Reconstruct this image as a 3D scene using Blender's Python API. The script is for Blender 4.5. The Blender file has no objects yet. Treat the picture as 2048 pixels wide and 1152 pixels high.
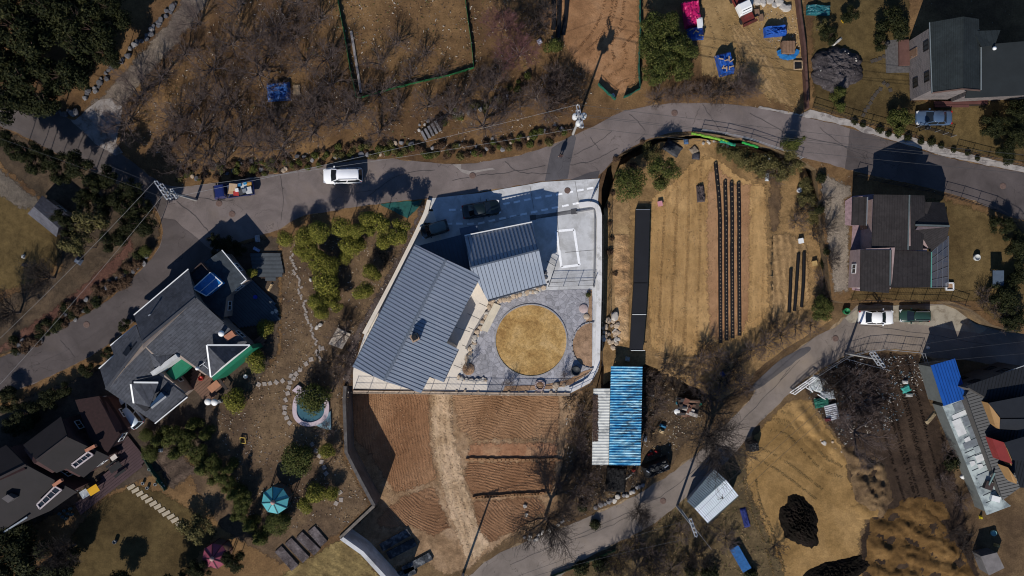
import bpy, bmesh, math, random
import numpy as np
from mathutils import Vector, Matrix, noise, geometry
SC = bpy.context.scene
COL = SC.collection
R = math.radians
# ---------------------------------------------------------------- camera
CAM_H = 99.56           # drone height above the upper terrace, metres
PXM = 16.0              # photo pixels per metre on the upper terrace
cd = bpy.data.cameras.new('drone_camera'); cam = bpy.data.objects.new('drone_camera', cd); COL.objects.link(cam)
cam.location = (0, 0, CAM_H); cam.rotation_euler = (0, 0, 0)
cd.lens = 28; cd.sensor_width = 36; cd.clip_start = 1; cd.clip_end = 5000
SC.camera = cam
# ---------------------------------------------------------------- sky and sun
SUN_EL = R(36.3); SHX, SHY = 0.335, 0.942       # shadows fall this way on the ground
w = bpy.data.worlds.new("World"); SC.world = w; w.use_nodes = True
nt = w.node_tree; bg = nt.nodes['Background']
sky = nt.nodes.new('ShaderNodeTexSky'); sky.sky_type = 'NISHITA'; sky.sun_disc = False
sky.sun_elevation = SUN_EL; sky.sun_rotation = math.atan2(-SHX, -SHY)
sky.air_density = 1.0; sky.dust_density = 0.2; sky.ozone_density = 9.0; sky.altitude = 200
nt.links.new(sky.outputs[0], bg.inputs[0]); bg.inputs[1].default_value = 0.09
sl = bpy.data.lights.new('sun', 'SUN'); so = bpy.data.objects.new('sun', sl); COL.objects.link(so)
sl.energy = 5.0; sl.angle = R(0.5); sl.color = (1.0, 0.94, 0.86)
so.rotation_euler = Vector((SHX*math.cos(SUN_EL), SHY*math.cos(SUN_EL), -math.sin(SUN_EL))).to_track_quat('-Z', 'Y').to_euler()
so.location = (-30, -80, 90)
SC.view_settings.view_transform = 'Standard'; SC.view_settings.look = 'None'
SC.cycles.filter_width = 1.1
SC.view_settings.exposure = -0.15; SC.view_settings.gamma = 1.0
# ---------------------------------------------------------------- helpers
LOW = -3.8              # the lower land to the south and east
MID = -1.9              # the crop field terrace
def pt(px, py, z=0.0):
    k = (CAM_H - z)/CAM_H/PXM
    return Vector(((px-1024)*k, (576-py)*k, z))
def on_plane(px, py, a, n):
    o = Vector((0, 0, CAM_H)); d = pt(px, py, 0) - o
    t = n.dot(a-o)/n.dot(d)
    return o + d*t
def newell(P):
    n = Vector((0, 0, 0))
    for i in range(len(P)): n += (P[i]-P[0]).cross(P[(i+1) % len(P)]-P[0])
    n.normalize(); return n if n.z >= 0 else -n
def face3(pts):
    """roof polygon from photo points; the ones given as None in z lie on the plane of the three that have one"""
    kn = [pt(*p) for p in pts if p[2] is not None]
    best = max(((a, b, c) for a in kn for b in kn for c in kn), key=lambda t: (t[1]-t[0]).cross(t[2]-t[0]).length)
    n = (best[1]-best[0]).cross(best[2]-best[0]).normalized()
    return [pt(*p) if p[2] is not None else on_plane(p[0], p[1], kn[0], n) for p in pts]
def rnd(a, b): return random.uniform(a, b)
def tag(o, label, cat, group=None):
    o['label'] = label; o['category'] = cat
    if group: o['group'] = group
    return o
def kind(o, k): o['kind'] = k; return o
def thing(name, label, cat, loc=(0, 0, 0), rz=0, group=None):
    o = bpy.data.objects.new(name, None); COL.objects.link(o)
    o.location = loc; o.rotation_euler = (0, 0, rz); o.empty_display_size = .3
    return tag(o, label, cat, group)
def wloc(o):
    v = Vector((0, 0, 0))
    while o: v = v + o.location; o = o.parent
    return v
def kids(o): return [c for c in COL.objects if c.parent == o]
def copy_tree(o, parent=None, ch=None):
    c = o.copy(); COL.objects.link(c)
    if parent: c.parent = parent
    for k in (o.children): copy_tree(k, c)
    return c
class MB:
    def __init__(s): s.v = []; s.f = []; s.m = []; s.sm = []
    def add(s, vs, fs, mi=0, smooth=False):
        b = len(s.v); s.v += [tuple(x) for x in vs]
        for f in fs: s.f.append([b+i for i in f]); s.m.append(mi); s.sm.append(smooth)
        return s
    def box(s, c, d, rz=0, mi=0, tilt=None):
        M = Matrix.Translation(c) @ Matrix.Rotation(rz, 4, 'Z')
        if tilt: M = M @ tilt
        x, y, z = d[0]/2, d[1]/2, d[2]/2
        vs = [M @ Vector(p) for p in ((-x,-y,-z),(x,-y,-z),(x,y,-z),(-x,y,-z),(-x,-y,z),(x,-y,z),(x,y,z),(-x,y,z))]
        return s.add(vs, ((0,3,2,1),(4,5,6,7),(0,1,5,4),(1,2,6,5),(2,3,7,6),(3,0,4,7)), mi)
    def bar(s, a, b, wd, ht, mi=0):
        a = Vector(a); b = Vector(b); d = (b-a).normalized()
        u = d.cross(Vector((0, 0, 1)))
        if u.length < 1e-4: u = Vector((1, 0, 0))
        u.normalize(); v = u.cross(d).normalized(); u = u*wd/2; v = v*ht/2
        vs = [a-u-v, a+u-v, a+u+v, a-u+v, b-u-v, b+u-v, b+u+v, b-u+v]
        return s.add(vs, ((0,1,2,3),(7,6,5,4),(0,4,5,1),(1,5,6,2),(2,6,7,3),(3,7,4,0)), mi)
    def tube(s, a, b, r1, r2=None, n=8, mi=0, caps=True, smooth=True):
        r2 = r1 if r2 is None else r2
        a = Vector(a); b = Vector(b); d = (b-a)
        if d.length < 1e-6: return s
        d.normalize(); u = d.orthogonal().normalized(); v = d.cross(u)
        vs = []
        for k in range(n):
            t = 2*math.pi*k/n; e = u*math.cos(t)+v*math.sin(t)
            vs += [a+e*r1, b+e*r2]
        s.add(vs, [(2*k, 2*((k+1) % n), 2*((k+1) % n)+1, 2*k+1) for k in range(n)], mi, smooth)
        if caps: s.add([vs[2*k] for k in range(n)], [tuple(range(n-1, -1, -1))], mi); s.add([vs[2*k+1] for k in range(n)], [tuple(range(n))], mi)
        return s
    def lathe(s, c, prof, n=16, mi=0, smooth=True):
        c = Vector(c); vs = []
        for r, z in prof:
            for k in range(n):
                t = 2*math.pi*k/n; vs.append(c+Vector((r*math.cos(t), r*math.sin(t), z)))
        fs = []
        for j in range(len(prof)-1):
            for k in range(n): fs.append((j*n+k, j*n+(k+1) % n, (j+1)*n+(k+1) % n, (j+1)*n+k))
        fs.append(tuple(range((len(prof)-1)*n, len(prof)*n)))
        fs.append(tuple(range(n-1, -1, -1)))
        return s.add(vs, fs, mi, smooth)
    def prism(s, top, dz=None, z0=None, mi=0, mside=None):
        """top polygon (3-D points); sides go down by dz or to the level z0"""
        top = [Vector(p) for p in top]
        A = sum((top[i].x*top[(i+1) % len(top)].y-top[(i+1) % len(top)].x*top[i].y) for i in range(len(top)))
        if A < 0: top = top[::-1]
        bot = [Vector((p.x, p.y, (p.z-dz) if dz is not None else z0)) for p in top]
        n = len(top); tri = geometry.tessellate_polygon([top])
        def up(t):
            a, b, c = (top[i] for i in t)
            return t if (b-a).cross(c-a).z > 0 else (t[0], t[2], t[1])
        tri = [up(t) for t in tri]
        s.add(top, tri, mi)
        s.add(bot, [(t[0], t[2], t[1]) for t in tri], mi if mside is None else mside)
        s.add(top+bot, [(i, n+i, n+(i+1) % n, (i+1) % n) for i in range(n)], mi if mside is None else mside)
        return s
    def loft(s, secs, mi=0, smooth=True, cap=True):
        n = len(secs[0]); b = [p for q in secs for p in q]
        fs = []
        for j in range(len(secs)-1):
            for k in range(n): fs.append((j*n+k, j*n+(k+1) % n, (j+1)*n+(k+1) % n, (j+1)*n+k))
        if cap: fs += [tuple(range(n-1, -1, -1)), tuple(range((len(secs)-1)*n, len(secs)*n))]
        return s.add(b, fs, mi, smooth)
    def mesh(s, name, mats, org=Vector((0, 0, 0))):
        me = bpy.data.meshes.new(name)
        me.from_pydata([(x-org[0], y-org[1], z-org[2]) for x, y, z in s.v], [], s.f)
        for m in (mats if isinstance(mats, (list, tuple)) else [mats]): me.materials.append(m)
        me.polygons.foreach_set('material_index', s.m)
        me.polygons.foreach_set('use_smooth', s.sm)
        me.update(); return me
    def build(s, name, mats, parent=None, local=False):
        """one mesh object; vertices are in world space (or in the parent's space with local=True)"""
        if parent:
            org = Vector((0, 0, 0)) if local else wloc(parent)
            o = bpy.data.objects.new(name, s.mesh(name, mats, org)); COL.objects.link(o); o.parent = parent
        else:
            if local: org = Vector((0, 0, 0))
            else:
                xs = [v[0] for v in s.v]; ys = [v[1] for v in s.v]; zs = [v[2] for v in s.v]
                org = Vector(((min(xs)+max(xs))/2, (min(ys)+max(ys))/2, min(zs)))
            o = bpy.data.objects.new(name, s.mesh(name, mats, org)); COL.objects.link(o); o.location = org
        return o
# ---------------------------------------------------------------- materials
def newmat(name):
    m = bpy.data.materials.new(name); m.use_nodes = True
    nt = m.node_tree; b = nt.nodes['Principled BSDF']
    return m, nt, b
def nd(nt, t, **kw):
    n = nt.nodes.new('ShaderNode'+t)
    for k, v in kw.items():
        if k.startswith('_'): setattr(n, k[1:], v)
        else:
            key = int(k[1:]) if k[0] == 'i' and k[1:].isdigit() else k
            if hasattr(v, 'is_output') or isinstance(v, bpy.types.NodeSocket): nt.links.new(v, n.inputs[key])
            else: n.inputs[key].default_value = v
    return n
def math_(nt, op, a, b=None, clamp=False):
    n = nt.nodes.new('ShaderNodeMath'); n.operation = op; n.use_clamp = clamp
    for i, x in enumerate((a, b)):
        if x is None: continue
        if isinstance(x, bpy.types.NodeSocket): nt.links.new(x, n.inputs[i])
        else: n.inputs[i].default_value = x
    return n.outputs[0]
def mixc(nt, f, a, b, bt='MIX'):
    n = nt.nodes.new('ShaderNodeMix'); n.data_type = 'RGBA'; n.blend_type = bt
    for i, x in ((0, f), (6, a), (7, b)):
        if isinstance(x, bpy.types.NodeSocket): nt.links.new(x, n.inputs[i])
        else: n.inputs[i].default_value = x if i == 0 else (x[0], x[1], x[2], 1)
    return n.outputs[2]
def rng(nt, v, a, b, c, d):
    n = nt.nodes.new('ShaderNodeMapRange'); nt.links.new(v, n.inputs[0])
    for i, x in enumerate((a, b, c, d)): n.inputs[i+1].default_value = x
    return n.outputs[0]
def noise_(nt, vec, sc, det=4, rough=.55, dist=0):
    n = nd(nt, 'TexNoise', Scale=sc, Detail=det, Roughness=rough, Distortion=dist)
    nt.links.new(vec, n.inputs['Vector']); return n.outputs[0]
def pos(nt, coords='world'):
    if coords == 'world': return nt.nodes.new('ShaderNodeNewGeometry').outputs['Position']
    return nt.nodes.new('ShaderNodeTexCoord').outputs['Object']
def setb(nt, b, height, strength=.5, dist=.1):
    n = nt.nodes.new('ShaderNodeBump'); n.inputs['Strength'].default_value = strength; n.inputs['Distance'].default_value = dist
    nt.links.new(height, n.inputs['Height']); nt.links.new(n.outputs[0], b.inputs['Normal'])
_P = {}
def pm(name, col, rough=.75, var=.15, sc=1.5, bump=0, bsc=12, spec=.3, metal=0, coords='obj', stain=None, stsc=.8, coat=0):
    """plain painted / woven / wooden surface with uneven tone; stain = (colour, amount) for dirt or rust in patches"""
    if name in _P: return _P[name]
    m, nt, b = newmat(name); p = pos(nt, coords)
    n1 = noise_(nt, p, sc, 5, .65)
    f = rng(nt, n1, .3, .7, 1-var, 1+var)
    c = mixc(nt, 1.0, col, nd(nt, 'CombineColor', Red=f, Green=f, Blue=f).outputs[0], 'MULTIPLY')
    if stain:
        n2 = noise_(nt, p, stsc, 6, .7, .4)
        c = mixc(nt, rng(nt, n2, .62-stain[1]*.3, .72-stain[1]*.2, 0, 1), c, stain[0])
    nt.links.new(c, b.inputs['Base Color'])
    b.inputs['Roughness'].default_value = rough; b.inputs['Specular IOR Level'].default_value = spec; b.inputs['Metallic'].default_value = metal
    b.inputs['Coat Weight'].default_value = coat
    if bump: setb(nt, b, noise_(nt, p, bsc, 4), bump, .05)
    _P[name] = m; return m
def soil(name, cols, s1=.12, s2=1.1, s3=7, bump=.6, bd=.12, contrast=.35, furrow=None, specks=None, tracks=None):
    """earth or turf: three colours blended in patches, mottled at two finer scales; furrow = (angle, spacing, wobble, depth, tone)"""
    if name in _P: return _P[name]
    m, nt, b = newmat(name); p = pos(nt)
    n1 = noise_(nt, p, s1, 6, .6, .6)
    cr = nd(nt, 'ValToRGB', Fac=n1); e = cr.color_ramp.elements
    e[0].position = .36; e[1].position = .64
    e[0].color = (*cols[0], 1); e[1].color = (*cols[-1], 1)
    if len(cols) > 2: x = e.new(.5); x.color = (*cols[1], 1)
    n2 = noise_(nt, p, s2, 6, .7); n3 = noise_(nt, p, s3, 4, .7)
    f = math_(nt, 'MULTIPLY', rng(nt, n2, .3, .7, 1-contrast, 1+contrast), rng(nt, n3, .3, .7, 1-contrast*.8, 1+contrast*.8))
    h = math_(nt, 'ADD', math_(nt, 'MULTIPLY', n2, .5), math_(nt, 'MULTIPLY', n3, .5))
    if furrow:
        ang, spc, wob, dep, tone = furrow
        sx = nd(nt, 'SeparateXYZ', i0=p)
        u = math_(nt, 'ADD', math_(nt, 'MULTIPLY', sx.outputs[0], math.cos(ang)), math_(nt, 'MULTIPLY', sx.outputs[1], math.sin(ang)))
        u = math_(nt, 'ADD', u, math_(nt, 'MULTIPLY', noise_(nt, p, .09, 2, .4), wob))
        u = math_(nt, 'ADD', u, math_(nt, 'MULTIPLY', noise_(nt, p, 1.3, 3), spc*.9))
        s = math_(nt, 'SINE', math_(nt, 'MULTIPLY', u, 2*math.pi/spc))
        s = math_(nt, 'MULTIPLY', s, rng(nt, noise_(nt, p, .5, 4), .35, .6, .25, 1))
        f = math_(nt, 'MULTIPLY', f, rng(nt, s, -1, 1, 1-tone, 1+tone))
        h = math_(nt, 'ADD', h, math_(nt, 'MULTIPLY', s, dep))
    c = mixc(nt, 1.0, cr.outputs[0], nd(nt, 'CombineColor', Red=f, Green=f, Blue=f).outputs[0], 'MULTIPLY')
    if specks:
        v = nd(nt, 'TexVoronoi', Scale=specks[1]); nt.links.new(p, v.inputs['Vector'])
        c = mixc(nt, math_(nt, 'LESS_THAN', v.outputs['Distance'], specks[2]), c, specks[0])
    nt.links.new(c, b.inputs['Base Color']); b.inputs['Roughness'].default_value = .95; b.inputs['Specular IOR Level'].default_value = .1
    setb(nt, b, h, bump, bd)
    # thins out toward the rim of a patch (mesh attribute 'soft'), so neighbouring grounds fray into each other
    at = nd(nt, 'Attribute', _attribute_name='soft').outputs['Fac']
    nz = math_(nt, 'ADD', math_(nt, 'MULTIPLY', math_(nt, 'SUBTRACT', noise_(nt, p, 1.6, 6, .75), .5), 1.5), math_(nt, 'MULTIPLY', at, -1.2))
    nt.links.new(math_(nt, 'MULTIPLY', math_(nt, 'ADD', nz, .95), 4.5, True), b.inputs['Alpha'])
    m['soil'] = 1
    _P[name] = m; return m
def leafm(name, c1, c2, c3=None):
    if name in _P: return _P[name]
    m, nt, b = newmat(name)
    g = nt.nodes.new('ShaderNodeNewGeometry'); r = g.outputs['Random Per Island']
    cr = nd(nt, 'ValToRGB', Fac=r); e = cr.color_ramp.elements
    e[0].color = (*c1, 1); e[1].color = (*c2, 1); e[0].position = .1; e[1].position = .9
    if c3: x = e.new(.96); x.color = (*c3, 1)
    nt.links.new(cr.outputs[0], b.inputs['Base Color']); b.inputs['Roughness'].default_value = .75; b.inputs['Specular IOR Level'].default_value = .12
    _P[name] = m; return m
def smooth(pts, n=6, closed=False):
    P = [Vector(p[:2]) for p in pts]; out = []
    N = len(P)
    for i in range(N if closed else N-1):
        a, b, c, d = (P[(i-1) % N] if closed or i else P[0]*2-P[1]), P[i], P[(i+1) % N], (P[(i+2) % N] if closed or i+2 < N else P[-1]*2-P[-2])
        for k in range(n):
            t = k/n
            out.append(.5*((2*b)+(c-a)*t+(2*a-5*b+4*c-d)*t*t+(3*b-a-3*c+d)*t**3))
    if not closed: out.append(P[-1])
    return [(p.x, p.y) for p in out]
def rag(pts, amp, step=10, seed=0, f=.05):
    """give a traced outline (photo px) an uneven natural edge"""
    out = []; N = len(pts)
    for i in range(N):
        a = Vector(pts[i][:2]); b = Vector(pts[(i+1) % N][:2]); L = (b-a).length; n = max(1, int(L/step))
        if L > 3000: n = 1
        nn = Vector((-(b-a).y, (b-a).x)).normalized() if L > 0 else Vector((0, 0))
        for k in range(n):
            p = a+(b-a)*k/n
            d = noise.noise(Vector((p.x*f, p.y*f, seed)))*amp + noise.noise(Vector((p.x*f*4, p.y*f*4, seed+9)))*amp*.5
            q = p+nn*d; out.append((q.x, q.y))
    return out
def soft_sheet(name, P, z, mat, step=.45, fade=1.5):
    A = np.array([(p.x, p.y) for p in P]); B = np.roll(A, -1, 0)
    x0, y0 = np.maximum(A.min(0), (-86, -60)); x1, y1 = np.minimum(A.max(0), (86, 60))
    gx = np.arange(x0-step, x1+step*2, step); gy = np.arange(y0-step, y1+step*2, step)
    X, Y = np.meshgrid(gx, gy); Q = np.stack([X.ravel(), Y.ravel()], 1)
    best = np.full(len(Q), 1e9); ins = np.zeros(len(Q), bool)
    for a, b in zip(A, B):
        ab = b-a; t = np.clip(((Q-a)@ab)/max(1e-9, ab@ab), 0, 1); best = np.minimum(best, np.hypot(*(Q-a-t[:, None]*ab).T))
        if a[1] != b[1]: ins ^= ((a[1] > Q[:, 1]) != (b[1] > Q[:, 1])) & (Q[:, 0] < (b[0]-a[0])*(Q[:, 1]-a[1])/(b[1]-a[1])+a[0])
    d = np.where(ins, best, -best).reshape(X.shape); keep = d > -step*1.6; idx = -np.ones(X.shape, int); idx[keep] = np.arange(keep.sum())
    q = np.stack([idx[:-1, :-1], idx[:-1, 1:], idx[1:, 1:], idx[1:, :-1]], -1).reshape(-1, 4); q = q[(q >= 0).all(1)]
    mb = MB(); mb.add([(x, y, z) for x, y in zip(X[keep], Y[keep])], q.tolist()); o = mb.build(name, mat)
    s = np.clip(1-(d[keep]+.25)/fade, 0, 1); at = o.data.attributes.new('soft', 'FLOAT', 'POINT'); at.data.foreach_set('value', s.astype(np.float32)); return o
def sheet(name, pts, z, mat, layer=1, ragged=0, curve=0, seed=None, struct=True):
    if curve: pts = smooth(pts, curve, True)
    if ragged: pts = rag(pts, ragged, 9, len(name) if seed is None else seed)
    zz = z+.012*layer
    P = [pt(x, y, zz) for x, y in pts]
    if mat.get('soil') and ragged:
        o = soft_sheet(name, P, zz, mat)
        if struct: kind(o, 'structure')
        return o
    mb = MB(); tri = geometry.tessellate_polygon([P])
    def up(t):
        a, b, c = (P[i] for i in t); return t if (b-a).cross(c-a).z > 0 else (t[0], t[2], t[1])
    mb.add(P, [up(t) for t in tri])
    o = mb.build(name, mat)
    if struct: kind(o, 'structure')
    return o
random.seed(7)
# ================================================================ terrain
grassland = soil('dry_grassland', [(.08,.046,.025),(.13,.076,.036),(.185,.11,.05)], s1=.09, s2=.7, s3=5, bump=.7, bd=.15, contrast=.32, specks=((.42,.36,.28),1.3,.05))
lowland = soil('lowland_soil', [(.075,.048,.028),(.12,.078,.042),(.165,.108,.056)], s1=.1, s2=.8, s3=5, bump=.7, contrast=.32)
bankm = soil('bank_earth', [(.07,.05,.035),(.12,.085,.05),(.16,.11,.06)], s1=.3, s2=1.2, s3=6, bump=.8)
FAR = 9000
mb = MB(); g = 700
mb.add([(-g,-g,LOW),(g,-g,LOW),(g,g,LOW),(-g,g,LOW)], [(0,1,2,3)])
kind(mb.build('ground', lowland), 'structure')
edge = [(560,1400),(600,1250),(765,1152),(722,1105),(680,1075),(716,1042),(750,1012),(722,962),(690,905),(686,800),(690,770),(705,772),(705,782),
        (860,786),(1000,789),(1140,791),(1180,768),(1196,720),(1200,560),(1203,425),(1203,380),(1215,335),(1245,305),(1315,272),(1400,264),(1500,278),(1600,318),
        (1632,338),(1640,420),(1652,500),(1664,600),(1690,606),(1800,603),(1900,603),(1945,620),(1985,650),(2048,668),(2300,690)]
outer = [(FAR,690),(FAR,-FAR),(-FAR,-FAR),(-FAR,FAR),(560,FAR)]
def terrace(name, pts, ztop, zbot, mt, ms):
    P = [pt(x, y, ztop) for x, y in pts]
    mb = MB(); mb.prism(P, z0=zbot, mi=0, mside=1)
    return kind(mb.build(name, [mt, ms]), 'structure')
terrace('upper_terrain', edge+outer, 0, LOW-.5, grassland, bankm)
cropedge = rag([(1206,770),(1204,560),(1207,420),(1240,330),(1320,285),(1400,276),(1500,292),(1610,335),(1648,440),(1655,560),(1665,640),(1620,668),(1560,705),(1520,735),(1490,775),(1440,800),(1380,770),(1340,745),(1290,728)], 4, 12, 3)
terrace('crop_terrain', cropedge, MID, LOW-.4, soil('field_edge_soil', [(.15,.092,.043),(.22,.138,.062),(.29,.18,.08)], s1=.15, s2=1, s3=6, bump=.8), bankm)
# ================================================================ roads
def asphalt(name, col, lines=True, dark=.8):
    m, nt, b = newmat(name); p = pos(nt)
    f = rng(nt, noise_(nt, p, .25, 6, .65, .5), .3, .7, .7, 1.28)
    f = math_(nt, 'MULTIPLY', f, rng(nt, noise_(nt, p, 14, 3, .7), .3, .7, .9, 1.1))
    v = nd(nt, 'TexVoronoi', Scale=.17, _feature='DISTANCE_TO_EDGE')
    wv = nd(nt, 'VectorMath', _operation='ADD', i0=p, i1=nd(nt, 'VectorMath', _operation='SCALE', i0=nd(nt, 'TexNoise', Scale=.22, Detail=5, Vector=p).outputs[1], Scale=9).outputs[0]).outputs[0]
    nt.links.new(wv, v.inputs['Vector'])
    crack = math_(nt, 'LESS_THAN', v.outputs[0], .0045)
    f = math_(nt, 'MULTIPLY', f, rng(nt, math_(nt, 'MULTIPLY', crack, rng(nt, noise_(nt, p, .15, 3), .48, .56, 0, 1)), 0, 1, 1, .6))
    c = mixc(nt, 1.0, col, nd(nt, 'CombineColor', Red=f, Green=f, Blue=f).outputs[0], 'MULTIPLY')
    c = mixc(nt, rng(nt, noise_(nt, p, .12, 5, .6), .55, .72, 0, .55), c, (col[0]*1.35, col[1]*1.28, col[2]*1.1))
    nt.links.new(c, b.inputs['Base Color']); b.inputs['Roughness'].default_value = .9; b.inputs['Specular IOR Level'].default_value = .15
    setb(nt, b, noise_(nt, p, 20, 3), .3, .03)
    return m
asph = asphalt('worn_asphalt', (.165,.137,.128))
asph_d = asphalt('lane_vignette_asphalt', (.095,.08,.075))  # lane asphalt darkened to imitate dimming toward the left of the view
asph_l = asphalt('dusty_asphalt', (.20,.168,.145))
verge = soil('verge_litter', [(.08,.05,.03),(.16,.1,.055),(.26,.17,.09)], s1=.5, s2=2, s3=9, bump=.6)
# dusty margin below the asphalt edge, then the road itself
main_n = [(300,352),(345,374),(420,368),(500,355),(575,344),(640,331),(760,318),(905,328),(1000,318),(1080,298),(1140,274),(1200,246),(1250,222),(1330,208),(1400,206),(1480,210),(1560,225),(1640,241),(1720,263),(1800,287),(1900,317),(2048,346),(2300,392)]
main_s = [(2300,480),(2048,441),(1950,402),(1860,376),(1760,354),(1640,324),(1560,300),(1480,276),(1400,263),(1320,270),(1240,308),(1200,348),(1150,358),(1088,362),(960,384),(860,396),(800,402),(700,416),(600,434),(560,458),(470,487),(430,506),(390,540),(330,590),(270,640),(200,700),(100,752),(0,792),(-200,860),(-1500,1400)]
west_n = [(-1500,1180),(-200,775),(0,715),(100,665),(200,612),(262,560),(312,505),(326,465),(318,430),(300,398)]
road_pts = smooth(main_n, 4)+smooth(main_s, 4)+smooth(west_n, 4)
sheet('road_shoulder', [(x, y) for x, y in rag(road_pts, 7, 10, 4)], 0, verge, 1)
sheet('main_road', rag(road_pts, 2, 8, 11), 0, asph, 2)
asph_w = asphalt('vignette_asphalt', (.088,.074,.071))  # lens vignette put into the asphalt colour at the road ends
sheet('west_road', rag(smooth([(430,506),(390,540),(330,590),(270,640),(200,700),(100,752),(0,792),(-200,860),(-1500,1400)], 4)+smooth([(-1500,1180),(-200,775),(0,715),(100,665),(200,612),(262,560),(312,505),(326,465),(322,436),(350,440)], 4), 2, 8, 17), 0, asph_w, 3)
sheet('hillside_road', rag(smooth([(1700,258),(1800,287),(1900,317),(2048,346),(2300,392)], 4)+smooth([(2300,480),(2048,441),(1950,402),(1860,376),(1760,354),(1690,338)], 4), 2, 8, 19), 0, asph_w, 3)
lane = smooth([(-1200,-250),(-300,80),(0,178),(110,222),(230,298),(300,352),(345,374)], 4)+smooth([(322,436),(300,404),(205,352),(100,300),(0,252),(-300,150),(-1200,-180)], 4)
sheet('west_lane_shoulder', rag(lane, 6, 10, 7), 0, verge, 1.5)
sheet('west_lane', rag(lane, 2, 8, 5), 0, asph_d, 3)
low_n = [(700,1480),(900,1185),(945,1146),(1000,1106),(1100,1066),(1180,1032),(1250,1002),(1330,955),(1400,902),(1440,860),(1500,800),(1522,760),(1560,726),(1620,682),(1680,646),(1700,626),(1722,610),(1800,610),(1900,610),(1950,636),(2048,664),(2300,690)]
low_s = [(2300,760),(2048,742),(1950,722),(1850,712),(1838,702),(1760,698),(1690,712),(1600,765),(1582,785),(1522,842),(1490,882),(1440,936),(1380,988),(1300,1052),(1200,1102),(1120,1154),(1000,1300),(900,1480)]
low_pts = smooth(low_n, 4)+smooth(low_s, 4)
sheet('lower_road_shoulder', rag(low_pts, 9, 10, 2), LOW, soil('dusty_verge', [(.16,.115,.07),(.24,.175,.105),(.34,.255,.165)], s1=.4, s2=2, s3=9), 1)
sheet('lower_road', rag(low_pts, 3, 8, 8), LOW, asph_l, 2)
sheet('lower_road_apron', [(1722,612),(1800,611),(1900,611),(1950,640),(1975,655),(1960,668),(1860,652),(1760,640),(1700,646),(1690,636)], LOW, pm('worn_concrete', (.30,.27,.215), .9, .2, .6, .2, coords='world', stain=((.2,.17,.13), .4)), 3, ragged=2)
tarp_d = asphalt('asphalt_patch_dark', (.085,.08,.085))
sheet('asphalt_patch', [(1103,296),(1148,268),(1152,276),(1142,322),(1135,358),(1090,362),(1096,330)], 0, tarp_d, 3, ragged=1)
sheet('asphalt_patch', [(1178,345),(1200,341),(1196,356),(1172,358),(1140,360),(1160,352)], 0, tarp_d, 3, ragged=1)
sheet('asphalt_patch', [(1500,778),(1560,720),(1610,694),(1622,698),(1600,716),(1560,745),(1520,775)], LOW, tarp_d, 3, ragged=2, curve=4)
conc = pm('pale_concrete', (.54,.545,.55), .85, .16, .35, .15, coords='world', stain=((.40,.40,.395), .6), stsc=.45)
concw = pm('cream_concrete', (.66,.60,.52), .85, .07, .5, .1, coords='world', stain=((.58,.53,.47), .35), stsc=.7)
# sealed cracks and seams in the asphalt
ck = MB(); random.seed(61)
for L_ in ([(352,402),(390,432),(420,468),(440,490)],[(345,385),(410,398),(470,402)],[(560,352),(566,395),(562,440)],[(640,345),(690,385),(760,378)],[(735,392),(800,350),(870,340)],[(905,362),(960,350),(1010,346),(1090,332)],[(1010,322),(1040,345),(1100,348)],[(1148,310),(1190,288),(1225,262)],[(1140,330),(1185,322),(1235,296)],[(1180,275),(1200,300)],[(1260,228),(1290,262),(1270,285)],[(1400,212),(1385,250)],[(1405,208),(1440,262)],[(1500,226),(1580,268),(1680,290),(1760,312)],[(1640,255),(1700,300),(1790,330),(1880,352)],[(330,545),(260,612),(190,668),(90,722),(0,760)],[(250,585),(215,640)],[(120,680),(150,715)],[(60,215),(130,262),(210,318),(280,365)]):
    P_ = [(x+noise.noise(Vector((x*.2, y*.2, 3)))*3, y+noise.noise(Vector((x*.2, y*.2, 9)))*3) for x, y in smooth(L_, 7)]
    for a, b in zip(P_, P_[1:]): ck.bar(pt(*a, .052), pt(*b, .052), rnd(.03, .065), .008)
for L_ in ([(1020,1130),(1120,1085),(1250,1028),(1340,980),(1420,910),(1500,825),(1600,720)],[(1080,1100),(1200,1060),(1300,1010)],[(1720,650),(1850,668),(1980,690)],[(1440,880),(1460,905)],[(1560,760),(1580,735)]):
    P_ = [(x+noise.noise(Vector((x*.2, y*.2, 3)))*3, y+noise.noise(Vector((x*.2, y*.2, 9)))*3) for x, y in smooth(L_, 8)]
    for a, b in zip(P_, P_[1:]): ck.bar(pt(*a, LOW+.04), pt(*b, LOW+.04), rnd(.03, .065), .008)
kind(ck.build('road_cracks', pm('crack_sealer', (.08,.07,.067), .8)), 'structure')
# pale mortar spill and small apron by the kerb
sheet('mortar_spill', [(905,328),(922,328),(922,338),(940,342),(985,336),(990,338.5),(950,345),(938,349),(924,344),(914,336)], 0, pm('old_mortar', (.27,.24,.22), .9, .15, 2, coords='world'), 3, ragged=1.5)
sheet('stone_threshold', [(150,240),(178,214),(205,196),(225,196),(245,214),(240,250),(232,286),(246,306),(230,312),(190,286),(140,238)], 0, pm('old_concrete', (.26,.235,.22), .9, .25, .9, .4, coords='world', stain=((.13,.1,.08), .5)), 4, ragged=3)
# orchard track
trk = soil('track_earth', [(.10,.08,.068),(.16,.13,.105),(.2,.16,.12)], s1=.3, s2=1, s3=7)
sheet('orchard_track', smooth([(150,238),(210,180),(265,120),(310,70),(350,20),(385,-60),(450,-300)], 4)+smooth([(520,-300),(450,-60),(408,15),(365,75),(315,130),(268,185),(246,214),(225,260)], 4), 0, trk, 2, ragged=6)
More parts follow.
